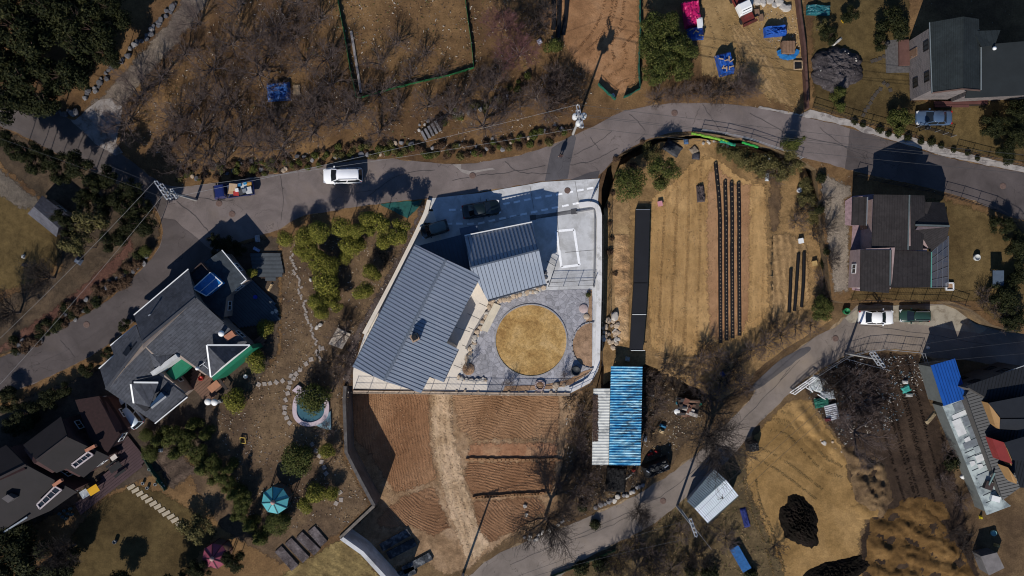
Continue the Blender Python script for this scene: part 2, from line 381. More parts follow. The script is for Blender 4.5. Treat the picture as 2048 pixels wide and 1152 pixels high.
# verge of the hillside road (concrete kerb strip at the north-east)
sheet('kerb_strip', [(1515,216),(1640,240),(1700,252),(1720,262),(1800,285),(1900,315),(2048,345),(2200,372),(2200,360),(2048,334),(1905,300),(1830,275),(1760,262),(1700,240),(1620,219),(1600,228),(1520,212)], 0, pm('old_concrete2', (.34,.31,.285), .9, .2, .9, .3, coords='world', stain=((.17,.15,.14), .45)), 4, ragged=2)
sheet('gravel_slope', [(858,400),(842,404),(806,490),(765,562),(694,690),(686,770),(704,770),(708,735),(728,668),(735,655),(790,552),(820,492)], 0, soil('dark_gravel', [(.06,.045,.04),(.085,.065,.057),(.11,.085,.075)], s1=.5, s2=3, s3=9, bump=1, contrast=.4, specks=((.2,.17,.15), 4, .1)), 4, ragged=2)
sheet('garden_pit', [(760,408),(845,400),(838,415),(815,436),(790,424),(764,412)], 0, pm('dark_teal_liner', (.012,.075,.065), .6, .35, 2, .5, coords='world'), 4, ragged=2)
# ================================================================ fields and yards
tan_ = soil('tan_field', [(.30,.178,.070),(.37,.225,.093),(.44,.275,.12)], s1=.12, s2=.9, s3=7, bump=.7, bd=.12, contrast=.2, furrow=(R(2), .78, .35, .16, .04))
sheet('crop_field', [(1300,395),(1345,360),(1385,320),(1425,312),(1452,325),(1468,345),(1500,360),(1530,366),(1536,470),(1536,640),(1480,680),(1420,690),(1400,712),(1350,716),(1300,700),(1292,560)], MID, tan_, 3, ragged=3)
redd = soil('turned_red_soil', [(.27,.145,.072),(.33,.185,.095),(.36,.21,.11)], s1=.15, s2=1.2, s3=8, bump=.6, contrast=.18)
sheet('soil_strip', [(1412,345),(1440,325),(1450,345),(1470,365),(1510,366),(1506,500),(1500,640),(1480,672),(1440,682),(1418,672),(1412,560)], MID, redd, 4, ragged=3)
sheet('soil_strip', [(1496,368),(1532,368),(1538,480),(1540,620),(1500,650),(1494,640)], MID, tan_, 5, ragged=2)
oldrows = soil('stubble_rows', [(.20,.13,.065),(.27,.17,.08),(.33,.21,.1)], s1=.3, s2=1.6, s3=9, bump=.9, contrast=.35, furrow=(R(5), .9, .3, .5, .25))
sheet('stubble_field', [(1540,470),(1575,462),(1618,490),(1622,600),(1590,640),(1545,660),(1538,600)], MID, oldrows, 3, ragged=3)
sheet('hedge_ground', [(1538,340),(1560,345),(1566,400),(1560,460),(1540,468),(1535,420)], MID, soil('dark_mulch', [(.07,.047,.03),(.11,.07,.04),(.15,.095,.05)], s1=.4, s2=1.4), 4, ragged=4)
strip = soil('earth_strip', [(.30,.175,.085),(.40,.245,.12),(.47,.31,.165)], s1=.3, s2=1.3, s3=5, bump=1, bd=.25, contrast=.3)
sheet('earth_strip', [(1216,400),(1262,398),(1262,560),(1256,690),(1222,700),(1212,640),(1220,540)], MID, soil('grassy_strip', [(.17,.11,.055),(.26,.165,.08),(.32,.21,.1)], s1=.25, s2=1.2, s3=7), 2, ragged=4)
cl = soil('red_clod', [(.22,.115,.055),(.29,.155,.075),(.33,.19,.1)], s1=.2, s2=1.1, s3=6, bump=.8, contrast=.22, specks=((.34,.24,.16), 2, .06))
sheet('red_plot', [(1075,-60),(1280,-60),(1278,70),(1275,165),(1240,196),(1210,186),(1190,165),(1150,130),(1120,80),(1080,40)], 0, cl, 2, ragged=4)
yd = soil('yard_earth', [(.19,.12,.05),(.26,.17,.075),(.31,.205,.095)], s1=.16, s2=1.1, s3=6, bump=.6, contrast=.22)
sheet('yard', [(1400,-80),(1600,-80),(1612,60),(1618,224),(1560,208),(1500,180),(1440,160),(1400,150),(1398,60)], 0, yd, 2, ragged=3)
sheet('wheel_ruts', [(1455,50),(1490,45),(1530,100),(1570,165),(1600,222),(1560,210),(1510,160),(1475,100)], 0, soil('rut_earth', [(.20,.128,.058),(.27,.175,.082),(.33,.22,.108)], s1=.3, s2=2.6, s3=9, bump=1, contrast=.4, furrow=(R(34), .5, .5, .12, .08)), 3, ragged=4)
lawnd = soil('winter_lawn', [(.15,.1,.042),(.19,.13,.055),(.22,.155,.07)], s1=.12, s2=1, s3=9, bump=.35, contrast=.2)
sheet('north_east_lawn', [(1640,-60),(1820,-60),(1825,200),(2060,200),(2060,330),(1900,300),(1830,274),(1700,240),(1625,218),(1622,60)], 0, soil('vignette_lawn', [(.065,.045,.019),(.09,.063,.026),(.115,.08,.033)], s1=.15, s2=1, s3=9, bump=.4), 2, ragged=2)  # turf colour darkened to imitate the dim corner of the view
sheet('east_lawn', [(1730,398),(1890,396),(1960,420),(2020,440),(2060,470),(2060,650),(1985,640),(1950,606),(1700,602),(1700,580),(1730,576)], 0, soil('east_lawn_turf', [(.075,.05,.021),(.1,.068,.028),(.125,.086,.036)], s1=.14, s2=1, s3=9, bump=.35), 2, ragged=2)  # turf darkened to imitate lens falloff toward the right
gravelm = soil('pea_gravel', [(.17,.14,.108),(.22,.18,.14),(.26,.215,.168)], s1=.3, s2=3.5, s3=11, bump=1, bd=.06, contrast=.38, specks=((.12,.1,.08),5,.13))
sheet('gravel_yard', [(1636,338),(1700,372),(1708,392),(1688,400),(1700,440),(1700,585),(1668,590),(1655,500),(1645,420)], 0, gravelm, 3, ragged=2)
sheet('west_lawn', [(-100,320),(0,340),(60,390),(80,430),(130,480),(110,540),(60,570),(0,585),(-100,600)], 0, soil('west_lawn_turf', [(.075,.052,.022),(.105,.073,.03),(.13,.09,.037)], s1=.12, s2=1, s3=9, bump=.35), 2, ragged=5)  # left edge dimming of the lens put into the turf colour
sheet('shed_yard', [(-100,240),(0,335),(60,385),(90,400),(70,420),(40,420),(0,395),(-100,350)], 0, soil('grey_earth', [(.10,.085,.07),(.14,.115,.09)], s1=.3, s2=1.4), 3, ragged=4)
sheet('south_west_lawn', [(270,965),(330,985),(400,1030),(440,1060),(420,1090),(370,1150),(330,1300),(130,1300),(110,1150),(140,1070),(200,1000)], 0, soil('south_west_turf', [(.055,.038,.016),(.075,.052,.022),(.095,.067,.028)], s1=.12, s2=1, s3=9, bump=.35), 2, ragged=4)  # darkest turf: corner vignette put into its colour
sheet('garden_ground', [(430,800),(500,780),(560,700),(560,480),(640,470),(820,440),(830,480),(700,720),(684,780),(686,905),(716,965),(744,1012),(676,1070),(560,1130),(440,1060),(380,960)], 0, soil('garden_earth', [(.075,.05,.033),(.12,.08,.048),(.165,.11,.062)], s1=.14, s2=1, s3=6, bump=.7, contrast=.35), 2, ragged=4)
sheet('house_ground', [(190,740),(300,620),(400,500),(560,470),(560,700),(500,800),(400,900),(290,960),(160,1010),(0,1080),(-100,1050),(-100,850),(60,790)], 0, soil('house_dark_earth', [(.05,.038,.03),(.07,.052,.038),(.1,.072,.05)], s1=.2, s2=1), 1, ragged=6)  # dark brown soil around the houses on the left
plot = soil('dug_garden_bed', [(.06,.043,.033),(.085,.06,.045),(.11,.08,.058)], s1=.5, s2=1.5, bump=.9, furrow=(R(-58), 1.6, .2, .7, .3))
sheet('dug_bed', [(300,905),(330,875),(400,940),(340,985)], 0, plot, 4, ragged=2)
dkso = soil('hedge_bank', [(.045,.034,.024),(.07,.05,.033),(.1,.07,.045)], s1=.3, s2=1.2, bump=.8)  # earth coloured darker for the tree shade lying over this strip
sheet('hedge_bank', [(-100,230),(0,250),(100,298),(205,352),(290,396),(318,436),(324,468),(308,506),(258,562),(196,612),(98,666),(-5,718),(-120,765),(-120,650),(0,600),(120,540),(120,470),(70,390),(0,330)], 0, dkso, 1.2, ragged=5)
sheet('mulch_path', [(-120,745),(0,690),(140,590),(240,500),(262,470),(272,492),(240,540),(150,620),(0,712),(-120,765)], 0, soil('red_mulch', [(.07,.034,.026),(.1,.05,.036),(.12,.062,.045)], s1=.5, s2=2), 3, ragged=4)
# the south field: furrowed plots and a lighter track between them (on the low land)
fA = soil('ploughed_red_a', [(.21,.108,.055),(.26,.14,.074),(.30,.17,.092)], s1=.14, s2=1.5, s3=8, bump=1, bd=.2, contrast=.22, furrow=(R(14), .37, 5, .12, .09))
fB = soil('ploughed_red_b', [(.22,.122,.064),(.28,.163,.09),(.32,.195,.11)], s1=.14, s2=1.5, s3=8, bump=1, bd=.2, contrast=.2, furrow=(R(74), .38, 9, .11, .08))
fC = soil('ploughed_red_c', [(.185,.095,.049),(.23,.122,.064),(.27,.15,.08)], s1=.14, s2=1.5, s3=8, bump=1, bd=.2, contrast=.22, furrow=(R(84), .36, 4, .12, .09))
fD = soil('ploughed_red_d', [(.18,.095,.05),(.225,.122,.066),(.265,.15,.083)], s1=.14, s2=1.5, s3=8, bump=1, bd=.2, contrast=.22, furrow=(R(60), .37, 9, .12, .09))
sheet('field_margin', [(690,770),(1160,770),(1176,800),(1150,1000),(1060,1060),(1000,1090),(940,1140),(890,1150),(840,1120),(760,1150),(700,1130),(690,1070),(750,1010),(690,905)], LOW, soil('field_margin_soil', [(.20,.125,.07),(.27,.175,.10),(.33,.225,.14)], s1=.25, s2=1.3, s3=7, bump=.8), 1, ragged=5)
sheet('ploughed_field', [(698,775),(862,778),(860,840),(866,910),(876,958),(840,975),(790,990),(770,960),(735,905),(705,880)], LOW, fA, 2, ragged=2)
sheet('ploughed_field', [(900,782),(1120,782),(1122,880),(945,882),(915,860)], LOW, fB, 2, ragged=3)
sheet('ploughed_field', [(930,922),(1112,920),(1110,985),(1080,988),(945,996),(925,960)], LOW, fC, 2, ragged=3)
sheet('ploughed_field', [(944,1000),(1080,992),(1095,1020),(1040,1060),(975,1090),(950,1080)], LOW, fD, 2, ragged=3)
sheet('ploughed_field', [(800,992),(872,968),(885,1010),(905,1055),(870,1075),(820,1055),(760,1060),(750,1040)], LOW, fD, 2, ragged=3)
sheet('bare_band', [(938,884),(1118,883),(1114,918),(934,917)], LOW, soil('smooth_red', [(.24,.115,.062),(.3,.155,.085),(.34,.2,.115)], s1=.3, s2=1.1, s3=6, contrast=.25), 3, ragged=2)
ttr = soil('field_track', [(.36,.245,.145),(.45,.32,.2),(.52,.375,.245)], s1=.4, s2=1.3, s3=6, bump=.8, contrast=.22, furrow=(R(8), .9, 1, .25, .06))
sheet('field_track', smooth([(862,778),(860,840),(868,910),(880,960),(895,1020),(915,1080),(935,1135)], 4)+smooth([(985,1090),(958,1050),(940,990),(928,940),(912,880),(902,830),(903,778)], 4), LOW, ttr, 4, ragged=4)
for a, b in (((936,918),(1118,919)), ((950,994),(1085,986))):
    mb = MB()
    for i in range(24):
        p = pt(a[0]+(b[0]-a[0])*i/23, a[1]+(b[1]-a[1])*i/23+rnd(-1, 1), LOW)
        mb.box(p+Vector((0, 0, .15)), (.62, rnd(.2, .3), .32), rnd(-.1, .1))
    kind(mb.build('field_bank', redd), 'structure')
# the excavated lot to the south-east
sand = soil('graded_sand', [(.18,.108,.040),(.25,.152,.058),(.32,.20,.082)], s1=.12, s2=.9, s3=6, bump=.7, contrast=.24, furrow=(R(40), 1.7, 1.5, .1, .04))
sheet('graded_lot', [(1530,842),(1560,815),(1600,795),(1640,830),(1690,900),(1700,960),(1740,1020),(1720,1080),(1740,1300),(1600,1300),(1560,1130),(1530,1060),(1490,960),(1488,900)], LOW, sand, 2, ragged=4)
dk = soil('dark_topsoil', [(.028,.019,.014),(.045,.03,.021),(.065,.044,.03)], s1=.14, s2=1.1, s3=7, bump=.9, contrast=.3, furrow=(R(10), 2.2, .8, .3, .1))
sheet('dark_lot', [(1600,768),(1690,715),(1760,703),(1840,706),(1856,780),(1890,880),(1920,980),(1960,1150),(1950,1300),(1720,1300),(1720,1080),(1745,1020),(1700,960),(1690,900),(1640,830)], LOW, dk, 1.5, ragged=4)
sheet('brush_ground', [(1372,985),(1440,940),(1490,885),(1500,960),(1540,1060),(1580,1150),(1600,1320),(1100,1320),(1130,1160),(1210,1104),(1300,1056)], LOW, soil('weedy_ground', [(.065,.048,.028),(.10,.073,.038),(.14,.1,.052)], s1=.2, s2=1, s3=7, bump=.8), 1.5, ragged=5)
sheet('shed_ground', [(1160,790),(1300,700),(1420,760),(1400,850),(1340,940),(1250,995),(1180,1025),(1120,1055),(1110,980),(1140,850)], LOW, soil('littered_ground', [(.055,.04,.028),(.085,.058,.036),(.13,.088,.048)], s1=.2, s2=1, s3=7, bump=.9, specks=((.4,.36,.3),1.5,.07)), 1.2, ragged=5)
# lumps of earth with real relief
def mound(name, cx, cy, rx, ry, hgt, z, mat, seed, rot=0, rough=.35, fr=1.2, label=None, flat=.6):
    mb = MB(); n = 120; m = 46; vs = []; c = pt(cx, cy, z)
    k = 1/PXM
    for j in range(m+1):
        r = j/m
        for i in range(n):
            t = 2*math.pi*i/n
            q = 1+.3*noise.noise(Vector((math.cos(t)*1.3, math.sin(t)*1.3, seed)))+.12*noise.noise(Vector((math.cos(t)*4, math.sin(t)*4, seed+3)))+.06*noise.noise(Vector((math.cos(t)*13, math.sin(t)*13, seed+5)))
            x, y = rx*k*r*q*math.cos(t), ry*k*r*q*math.sin(t)
            X = x*math.cos(rot)-y*math.sin(rot); Y = x*math.sin(rot)+y*math.cos(rot)
            e = max(0, 1-r**2)**flat
            h = hgt*e*(1+rough*noise.fractal(Vector((X*fr, Y*fr, seed)), .6, 2.2, 5))+(.0 if r < .98 else -.12)
            vs.append(c+Vector((X, Y, h)))
    fs = [(j*n+i, j*n+(i+1) % n, (j+1)*n+(i+1) % n, (j+1)*n+i) for j in range(m) for i in range(n)]
    mb.add([tuple(v) for v in vs], [f for f in [(a, d, c2, b2) for a, b2, c2, d in fs]], 0, True)
    return mb.build(name, mat)
def relief(name, pts, z, mat, amp, fr, seed, step=.35, ridged=None, bias=.25):
    """a patch of churned ground as a grid with real height, falling to its rim"""
    P = [pt(x, y, z) for x, y in rag(pts, 4, 12, seed)]
    xs = [p.x for p in P]; ys = [p.y for p in P]
    nx = int((max(xs)-min(xs))/step)+1; ny = int((max(ys)-min(ys))/step)+1
    def dist(x, y):
        ins = False; best = 1e9; q = Vector((x, y)); n = len(P)
        for i in range(n):
            a, b = P[i], P[(i+1) % n]
            if (a.y > y) != (b.y > y) and x < (b.x-a.x)*(y-a.y)/(b.y-a.y)+a.x: ins = not ins
            ab = Vector((b.x-a.x, b.y-a.y)); t = max(0, min(1, (q-Vector((a.x, a.y))).dot(ab)/max(1e-9, ab.dot(ab))))
            best = min(best, (q-Vector((a.x, a.y))-ab*t).length)
        return best if ins else -best
    vs = []; fs = []; idx = {}
    for j in range(ny+1):
        for i in range(nx+1):
            x, y = min(xs)+i*step, min(ys)+j*step; d = dist(x, y)
            if d < -step*1.2: continue
            f = max(0, min(1, d/1.6))
            h = noise.fractal(Vector((x*fr, y*fr, seed)), .7, 2.1, 5)*.5+bias
            if ridged:
                an, sp = ridged; u = x*math.cos(an)+y*math.sin(an)+2.5*noise.noise(Vector((x*.12, y*.12, seed)))
                h += .28*math.sin(u*2*math.pi/sp)
            idx[i, j] = len(vs); vs.append((x, y, z+(max(0, h)*amp*f if d > 0 else -.15)+.015))
    for (i, j), a in idx.items():
        if (i+1, j) in idx and (i+1, j+1) in idx and (i, j+1) in idx: fs.append((a, idx[i+1, j], idx[i+1, j+1], idx[i, j+1]))
    mb = MB(); mb.add(vs, fs, 0, True)
    return kind(mb.build(name, mat), 'structure')
spoil = soil('spoil_heap', [(.08,.045,.017),(.125,.07,.025),(.18,.105,.04)], s1=.3, s2=1.5, s3=7, bump=.8, contrast=.25)
relief('churned_earth', [(1740,1030),(1800,1010),(1850,1005),(1890,1050),(1930,1110),(1960,1170),(1950,1230),(1720,1230),(1730,1110)], LOW, spoil, .75, .8, 5, step=.2, ridged=(R(70), 2.6))
relief('churned_earth', [(1680,895),(1730,890),(1770,930),(1790,1000),(1760,1040),(1710,1000),(1700,950)], LOW, soil('dark_spoil', [(.08,.052,.032),(.12,.078,.042),(.16,.105,.055)], s1=.3, s2=1.5), 1.7, .8, 8, step=.24)
relief('churned_earth', [(1560,815),(1590,796),(1625,800),(1635,835),(1665,880),(1700,910),(1690,940),(1650,920),(1610,890),(1570,835)], LOW, sand, .75, .5, 13, step=.3, ridged=(R(35), 2.0))
relief('clod_ridge', [(1228,470),(1258,468),(1262,560),(1256,685),(1226,690),(1230,600),(1222,540)], MID, strip, 1.0, 1.1, 21, step=.22)
relief('churned_earth', [(1305,705),(1340,700),(1370,716),(1410,712),(1450,690),(1465,705),(1420,745),(1370,760),(1320,740)], MID, soil('track_curve', [(.16,.1,.05),(.23,.15,.075),(.29,.19,.1)], s1=.3, s2=1.5, furrow=(R(80), .9, 2, .5, .2)), .35, .8, 31, ridged=(R(75), 1.3))
tag(mound('black_heap', 1597, 1040, 42, 56, .75, LOW, soil('compost_shade_black', [(.005,.004,.003),(.009,.007,.005),(.014,.010,.008)], s1=.6, s2=3, s3=9, bump=1, contrast=.5), 3, R(20), .5, 3.5, flat=1.1), 'heap of black compost on the sandy graded lot', 'heap')
tag(mound('black_heap', 1665, 1150, 85, 30, .7, LOW, _P['compost_shade_black'], 8, R(22), .5, 3.5, flat=1.1), 'long black mound standing for a tree shadow at the bottom of the sandy lot', 'heap')  # dark mound put where an unseen tree's shadow falls
relief('churned_earth', [(1700,1010),(1735,1000),(1770,1012),(1765,1035),(1720,1042),(1695,1030)], LOW, sand, .9, .7, 41, step=.28)
relief('churned_earth', [(1795,1000),(1840,990),(1890,1005),(1905,1040),(1850,1050),(1800,1040)], LOW, spoil, .8, .7, 43, step=.28)
# tyre treads: low ridges of pressed earth, two rows a track width apart
def tread(name, pts, mat, gauge=1.5, wd=.34, pitch=.2, h=.035, rows=2):
    P = smooth(pts, 8); mb = MB(); acc = 0
    for (a, b) in zip(P, P[1:]):
        z = ground_at(a[0], a[1])+.06; A, B = pt(*a, z), pt(*b, z); L = (B-A).length; d = (B-A).normalized(); n = Vector((-d.y, d.x, 0)); an = math.atan2(d.y, d.x); k = 0
        while acc < L:
            for s in ((-1, 1) if rows == 2 else (0,)):
                if random.random() < .8: mb.box(A+d*acc+n*(s*gauge/2+rnd(-.04, .04))+Vector((0, 0, rnd(-.015, .01))), (pitch*.42, wd*rnd(.7, 1.1), h*2), an+rnd(-.25, .25)+.5*(k % 2*2-1)*.6)
            acc += pitch; k += 1
        acc -= L
    return kind(mb.build(name, mat), 'stuff')
def ground_at(px, py):
    def inside(poly):
        c = False; n = len(poly)
        for i in range(n):
            (x1, y1), (x2, y2) = poly[i], poly[(i+1) % n]
            if (y1 > py) != (y2 > py) and px < (x2-x1)*(py-y1)/(y2-y1)+x1: c = not c
        return c
    return MID if inside(cropedge) else (0 if inside(edge+outer) else LOW)
tm = soil('tread_tan', [(.26,.152,.06),(.33,.2,.083),(.39,.245,.107)], s2=2, bump=.3); tr_ = soil('tread_red', [(.17,.085,.04),(.22,.115,.055),(.26,.14,.068)], s2=2, bump=.3); ty_ = soil('tread_yard', [(.24,.155,.07),(.3,.2,.092),(.35,.24,.115)], s2=2, bump=.3); ts_ = soil('tread_sand', [(.13,.085,.035),(.18,.118,.05),(.23,.155,.07)], s2=2, bump=.3)
TT = [('field_tread', tm, [[(1345,365),(1338,480),(1332,600),(1330,690)], [(1366,350),(1364,480),(1358,600),(1354,700)], [(1390,330),(1388,480),(1384,600),(1382,690)], [(1518,370),(1516,500),(1512,640)], [(1340,640),(1338,690),(1355,712),(1390,716),(1430,700)], [(1330,620),(1326,690),(1345,724),(1390,730),(1440,712)], [(1420,318),(1400,350),(1360,380),(1335,420)]]),
      ('yard_tread', ty_, [[(1462,40),(1495,80),(1530,120),(1568,175),(1590,222)], [(1475,36),(1510,84),(1545,130),(1580,180),(1602,222)], [(1450,60),(1480,100),(1520,150),(1552,200)], [(1420,20),(1440,80),(1430,120)]]),
      ('plot_tread', tr_, [[(1225,-20),(1215,30),(1195,70),(1170,100)], [(1240,-20),(1230,40),(1210,80),(1180,112)], [(1260,60),(1235,90),(1240,120),(1215,150)], [(1215,175),(1235,155),(1262,150),(1268,172)]]),
      ('track_tread', ttr, [[(880,782),(878,860),(888,930),(910,1000),(935,1060),(955,1110)], [(892,785),(892,870),(905,940),(925,1010),(948,1070)]]),
      ('lot_tread', ts_, [[(1500,960),(1510,1010),(1535,1070),(1560,1150)], [(1545,850),(1580,860),(1620,900),(1650,930),(1690,945)], [(1560,835),(1600,850),(1640,890),(1690,925)], [(1500,900),(1560,930),(1640,990)]]),
      ('dark_tread', dk, [[(1740,720),(1760,800),(1790,900),(1820,1000)], [(1800,715),(1825,800),(1850,900),(1880,1000)], [(1770,710),(1795,800),(1822,900),(1850,990)]])]
for nm, m_, LL in TT:
    for l in LL: tag(tread(nm, l, m_, h=.06 if nm == 'dark_tread' else .022), 'pressed earth tyre tread marks on the bare ground', 'tyre tracks', nm.replace('_', ' ')+'s')
random.seed(11)
# ================================================================ building helpers
glass = pm('dark_window_glass', (.02,.025,.03), .08, .1, spec=.6)
white = pm('white_paint', (.74,.75,.74), .5, .06, 1)
offw = pm('cream_render', (.55,.50,.43), .85, .1, .6, .15)
steel = pm('galvanised_steel', (.42,.44,.46), .4, .1, 2, metal=.6)
black = pm('black_paint', (.012,.012,.013), .5, .1)
wood = pm('weathered_wood', (.20,.12,.075), .8, .3, 2, .2)
brickm, _nt, _b = newmat('grey_brick')
_p = pos(_nt); _n = nd(_nt, 'TexBrick', Scale=1.0, Color1=(.17,.14,.135,1), Color2=(.10,.085,.083,1), Mortar=(.2,.185,.175,1)); _n.inputs['Mortar Size'].default_value = .02; _n.inputs['Brick Width'].default_value = .45; _n.inputs['Row Height'].default_value = .22  # brick tones darkened to imitate lens falloff in the corner
_s = nd(_nt, 'SeparateXYZ', i0=_p)
_c = nd(_nt, 'CombineXYZ', X=math_(_nt, 'ADD', _s.outputs[0], _s.outputs[1]), Y=_s.outputs[2])
_nt.links.new(_c.outputs[0], _n.inputs['Vector']); _nt.links.new(_n.outputs[0], _b.inputs['Base Color']); _b.inputs['Roughness'].default_value = .9
def shingle(name, col, row=.14, var=.2):
    """asphalt shingles in courses that follow the height, so they run level round every slope"""
    m, nt, b = newmat(name); p = pos(nt)
    z = nd(nt, 'SeparateXYZ', i0=p).outputs[2]
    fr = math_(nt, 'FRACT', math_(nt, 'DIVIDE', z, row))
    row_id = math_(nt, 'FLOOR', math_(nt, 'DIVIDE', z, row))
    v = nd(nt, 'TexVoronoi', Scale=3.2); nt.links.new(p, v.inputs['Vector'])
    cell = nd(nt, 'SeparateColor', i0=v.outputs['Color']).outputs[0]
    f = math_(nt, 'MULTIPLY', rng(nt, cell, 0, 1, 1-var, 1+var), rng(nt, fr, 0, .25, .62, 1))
    f = math_(nt, 'MULTIPLY', f, rng(nt, noise_(nt, p, .5, 5), .3, .7, .8, 1.2))
    c = mixc(nt, 1.0, col, nd(nt, 'CombineColor', Red=f, Green=f, Blue=f).outputs[0], 'MULTIPLY')
    nt.links.new(c, b.inputs['Base Color']); b.inputs['Roughness'].default_value = .85; b.inputs['Specular IOR Level'].default_value = .2
    setb(nt, b, math_(nt, 'ADD', fr, noise_(nt, p, 15, 3)), .6, .03)
    return m
def clip(poly, d, perp, u):
    """where the line {x : x.perp = u} runs through a flat polygon"""
    hits = []
    n = len(poly)
    for i in range(n):
        a, b = poly[i], poly[(i+1) % n]; ua, ub = a.dot(perp), b.dot(perp)
        if (ua-u)*(ub-u) < 0: hits.append(a+(b-a)*((u-ua)/(ub-ua)))
    hits.sort(key=lambda p: p.dot(d))
    return [(hits[i], hits[i+1]) for i in range(0, len(hits)-1, 2)]
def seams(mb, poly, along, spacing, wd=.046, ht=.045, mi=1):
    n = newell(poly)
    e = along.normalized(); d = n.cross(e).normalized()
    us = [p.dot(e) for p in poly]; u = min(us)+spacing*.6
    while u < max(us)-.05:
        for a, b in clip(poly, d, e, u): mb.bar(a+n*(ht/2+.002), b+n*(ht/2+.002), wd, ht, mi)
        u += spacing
def window(parent, c, ang, wd, ht, frame=None, glassm=None):
    M = Matrix.Translation(c) @ Matrix.Rotation(ang, 4, 'Z')
    mb = MB(); t = .07
    for x, z, a, b in ((0, ht/2, wd+t, t), (0, -ht/2, wd+t, t), (-wd/2, 0, t, ht-t), (wd/2, 0, t, ht-t), (0, 0, t*.7, ht-t)):
        mb.box(M @ Vector((x, -.03, z)), (a, .09, b), ang)
    f = mb.build('window', frame or white, parent)
    MB().box(M @ Vector((0, -.01, 0)), (wd-t, .03, ht-t), ang).build('pane', glassm or glass, f)
    return f
def building(name, label, cat, z0, faces, roofm, wallm, base, inset=.45, thick=.2, seam=None, wins=True, fascia=None, wf=None, maxw=3, door=None):
    """roof slabs from traced faces, walls set back under the eaves down to the ground, windows along the walls"""
    F = [face3(f) for f in faces]
    b = pt(base[0], base[1], z0)
    root = thing(name, label, cat, b)
    rb = MB()
    for f in F: rb.prism(f, dz=thick)
    if seam:
        for f in F:
            nrm = newell(f); along = Vector((-nrm.y, nrm.x, 0))
            if along.length < .03: along = Vector((seam[1], seam[2], 0))
            seams(rb, f, along, seam[0])
    roof = rb.build('roof', roofm, root)
    allp = [p for f in F for p in f]; cx = sum(p.x for p in allp)/len(allp); cy = sum(p.y for p in allp)/len(allp)
    wb = MB(); edges = {}
    for f in F:
        n = newell(f); a = f[0]; q = []
        for p in f:
            d = math.hypot(p.x-cx, p.y-cy); k = max(.3, 1-inset*1.25/max(d, .1))
            x, y = cx+(p.x-cx)*k, cy+(p.y-cy)*k
            q.append(Vector((x, y, a.z-((x-a.x)*n.x+(y-a.y)*n.y)/n.z-thick*.6)))
        wb.prism(q, z0=z0-.05)
        A = sum((q[i].x*q[(i+1) % len(q)].y-q[(i+1) % len(q)].x*q[i].y) for i in range(len(q)))
        if A < 0: q = q[::-1]
        for i in range(len(q)):
            k1 = (round(q[i].x, 2), round(q[i].y, 2)); k2 = (round(q[(i+1) % len(q)].x, 2), round(q[(i+1) % len(q)].y, 2))
            edges[k1, k2] = (q[i], q[(i+1) % len(q)])
    wall = wb.build('wall', wallm, root)
    if wins:
        first = True
        for (k1, k2), (p, q) in sorted(edges.items(), key=lambda e: -(e[1][1]-e[1][0]).length):
            if (k2, k1) in edges: continue
            L = math.hypot(q.x-p.x, q.y-p.y); H = min(p.z, q.z)-z0
            if L < 2.4 or H < 2.1: continue
            ang = math.atan2(q.y-p.y, q.x-p.x); nn = min(maxw, max(1, int(L/3)))
            for i in range(nn):
                t = (i+.5)/nn
                for lev in range(max(1, int(H/2.7))):
                    c = Vector((p.x+(q.x-p.x)*t, p.y+(q.y-p.y)*t, z0+1.5+lev*2.7))
                    if c.z+.7 > p.z+(q.z-p.z)*t: continue
                    if first and lev == 0:
                        dd = MB().box(Vector((c.x, c.y, z0+1.05))+Vector((math.sin(ang), -math.cos(ang), 0))*.04, (1, .1, 2.1), ang).build('door', door or wood, root)
                        MB().box(Vector((c.x, c.y, z0+1.0))+Vector((math.sin(ang), -math.cos(ang), 0))*.12+Vector((math.cos(ang), math.sin(ang), 0))*.38, (.12, .06, .05), ang).build('handle', steel, dd); first = False
                    else: window(root, c, ang, 1.1, 1.1, wf)
    if fascia:
        for seg in fascia[1]:
            ps = [pt(*s) for s in seg]
            fb = MB()
            for a, c in zip(ps, ps[1:]): fb.bar(a, c, fascia[2] if len(fascia) > 2 else .14, .16)
            fb.build('fascia', fascia[0], root)
    root['_F'] = 0; del root['_F']
    return root, F
def sub_roof(root, faces, roofm, thick=.12, name='dormer_roof', body=None, z0=None, seam=None):
    F = [face3(f) for f in faces]; rb = MB()
    for f in F: rb.prism(f, dz=thick)
    if seam:
        for f in F:
            nrm = newell(f); seams(rb, f, Vector((-nrm.y, nrm.x, 0)), seam)
    r = rb.build(name, roofm, root)
    return r, F
# ================================================================ main grey metal house
sm = pm('grey_standing_seam', (.215,.25,.305), .42, .06, .35, 0, spec=.5, metal=.0, coords='world', stain=((.25,.28,.33), .35), stsc=.25)
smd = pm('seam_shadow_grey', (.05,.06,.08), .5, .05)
E1, RG = 5.1, 7.2
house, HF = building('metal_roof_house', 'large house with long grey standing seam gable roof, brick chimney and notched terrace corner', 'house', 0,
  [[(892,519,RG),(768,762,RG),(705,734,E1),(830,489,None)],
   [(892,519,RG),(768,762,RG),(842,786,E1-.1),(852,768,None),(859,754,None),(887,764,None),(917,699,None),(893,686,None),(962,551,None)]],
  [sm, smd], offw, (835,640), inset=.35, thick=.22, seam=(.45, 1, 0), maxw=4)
mb = MB(); a, b = pt(892,519,RG+.06), pt(768,762,RG+.06); mb.bar(a, b, .26, .08); mb.build('ridge_cap', pm('ridge_cap_metal', (.14,.165,.2), .4, .05, metal=.3), house)
mb = MB()
for seg in ([(705,734,E1),(830,489,E1)], [(917,699,3.9),(887,764,3.9)]):
    mb.bar(pt(*seg[0])-Vector((0, 0, .1)), pt(*seg[1])-Vector((0, 0, .1)), .14, .14)
mb.build('gutter', smd, house)
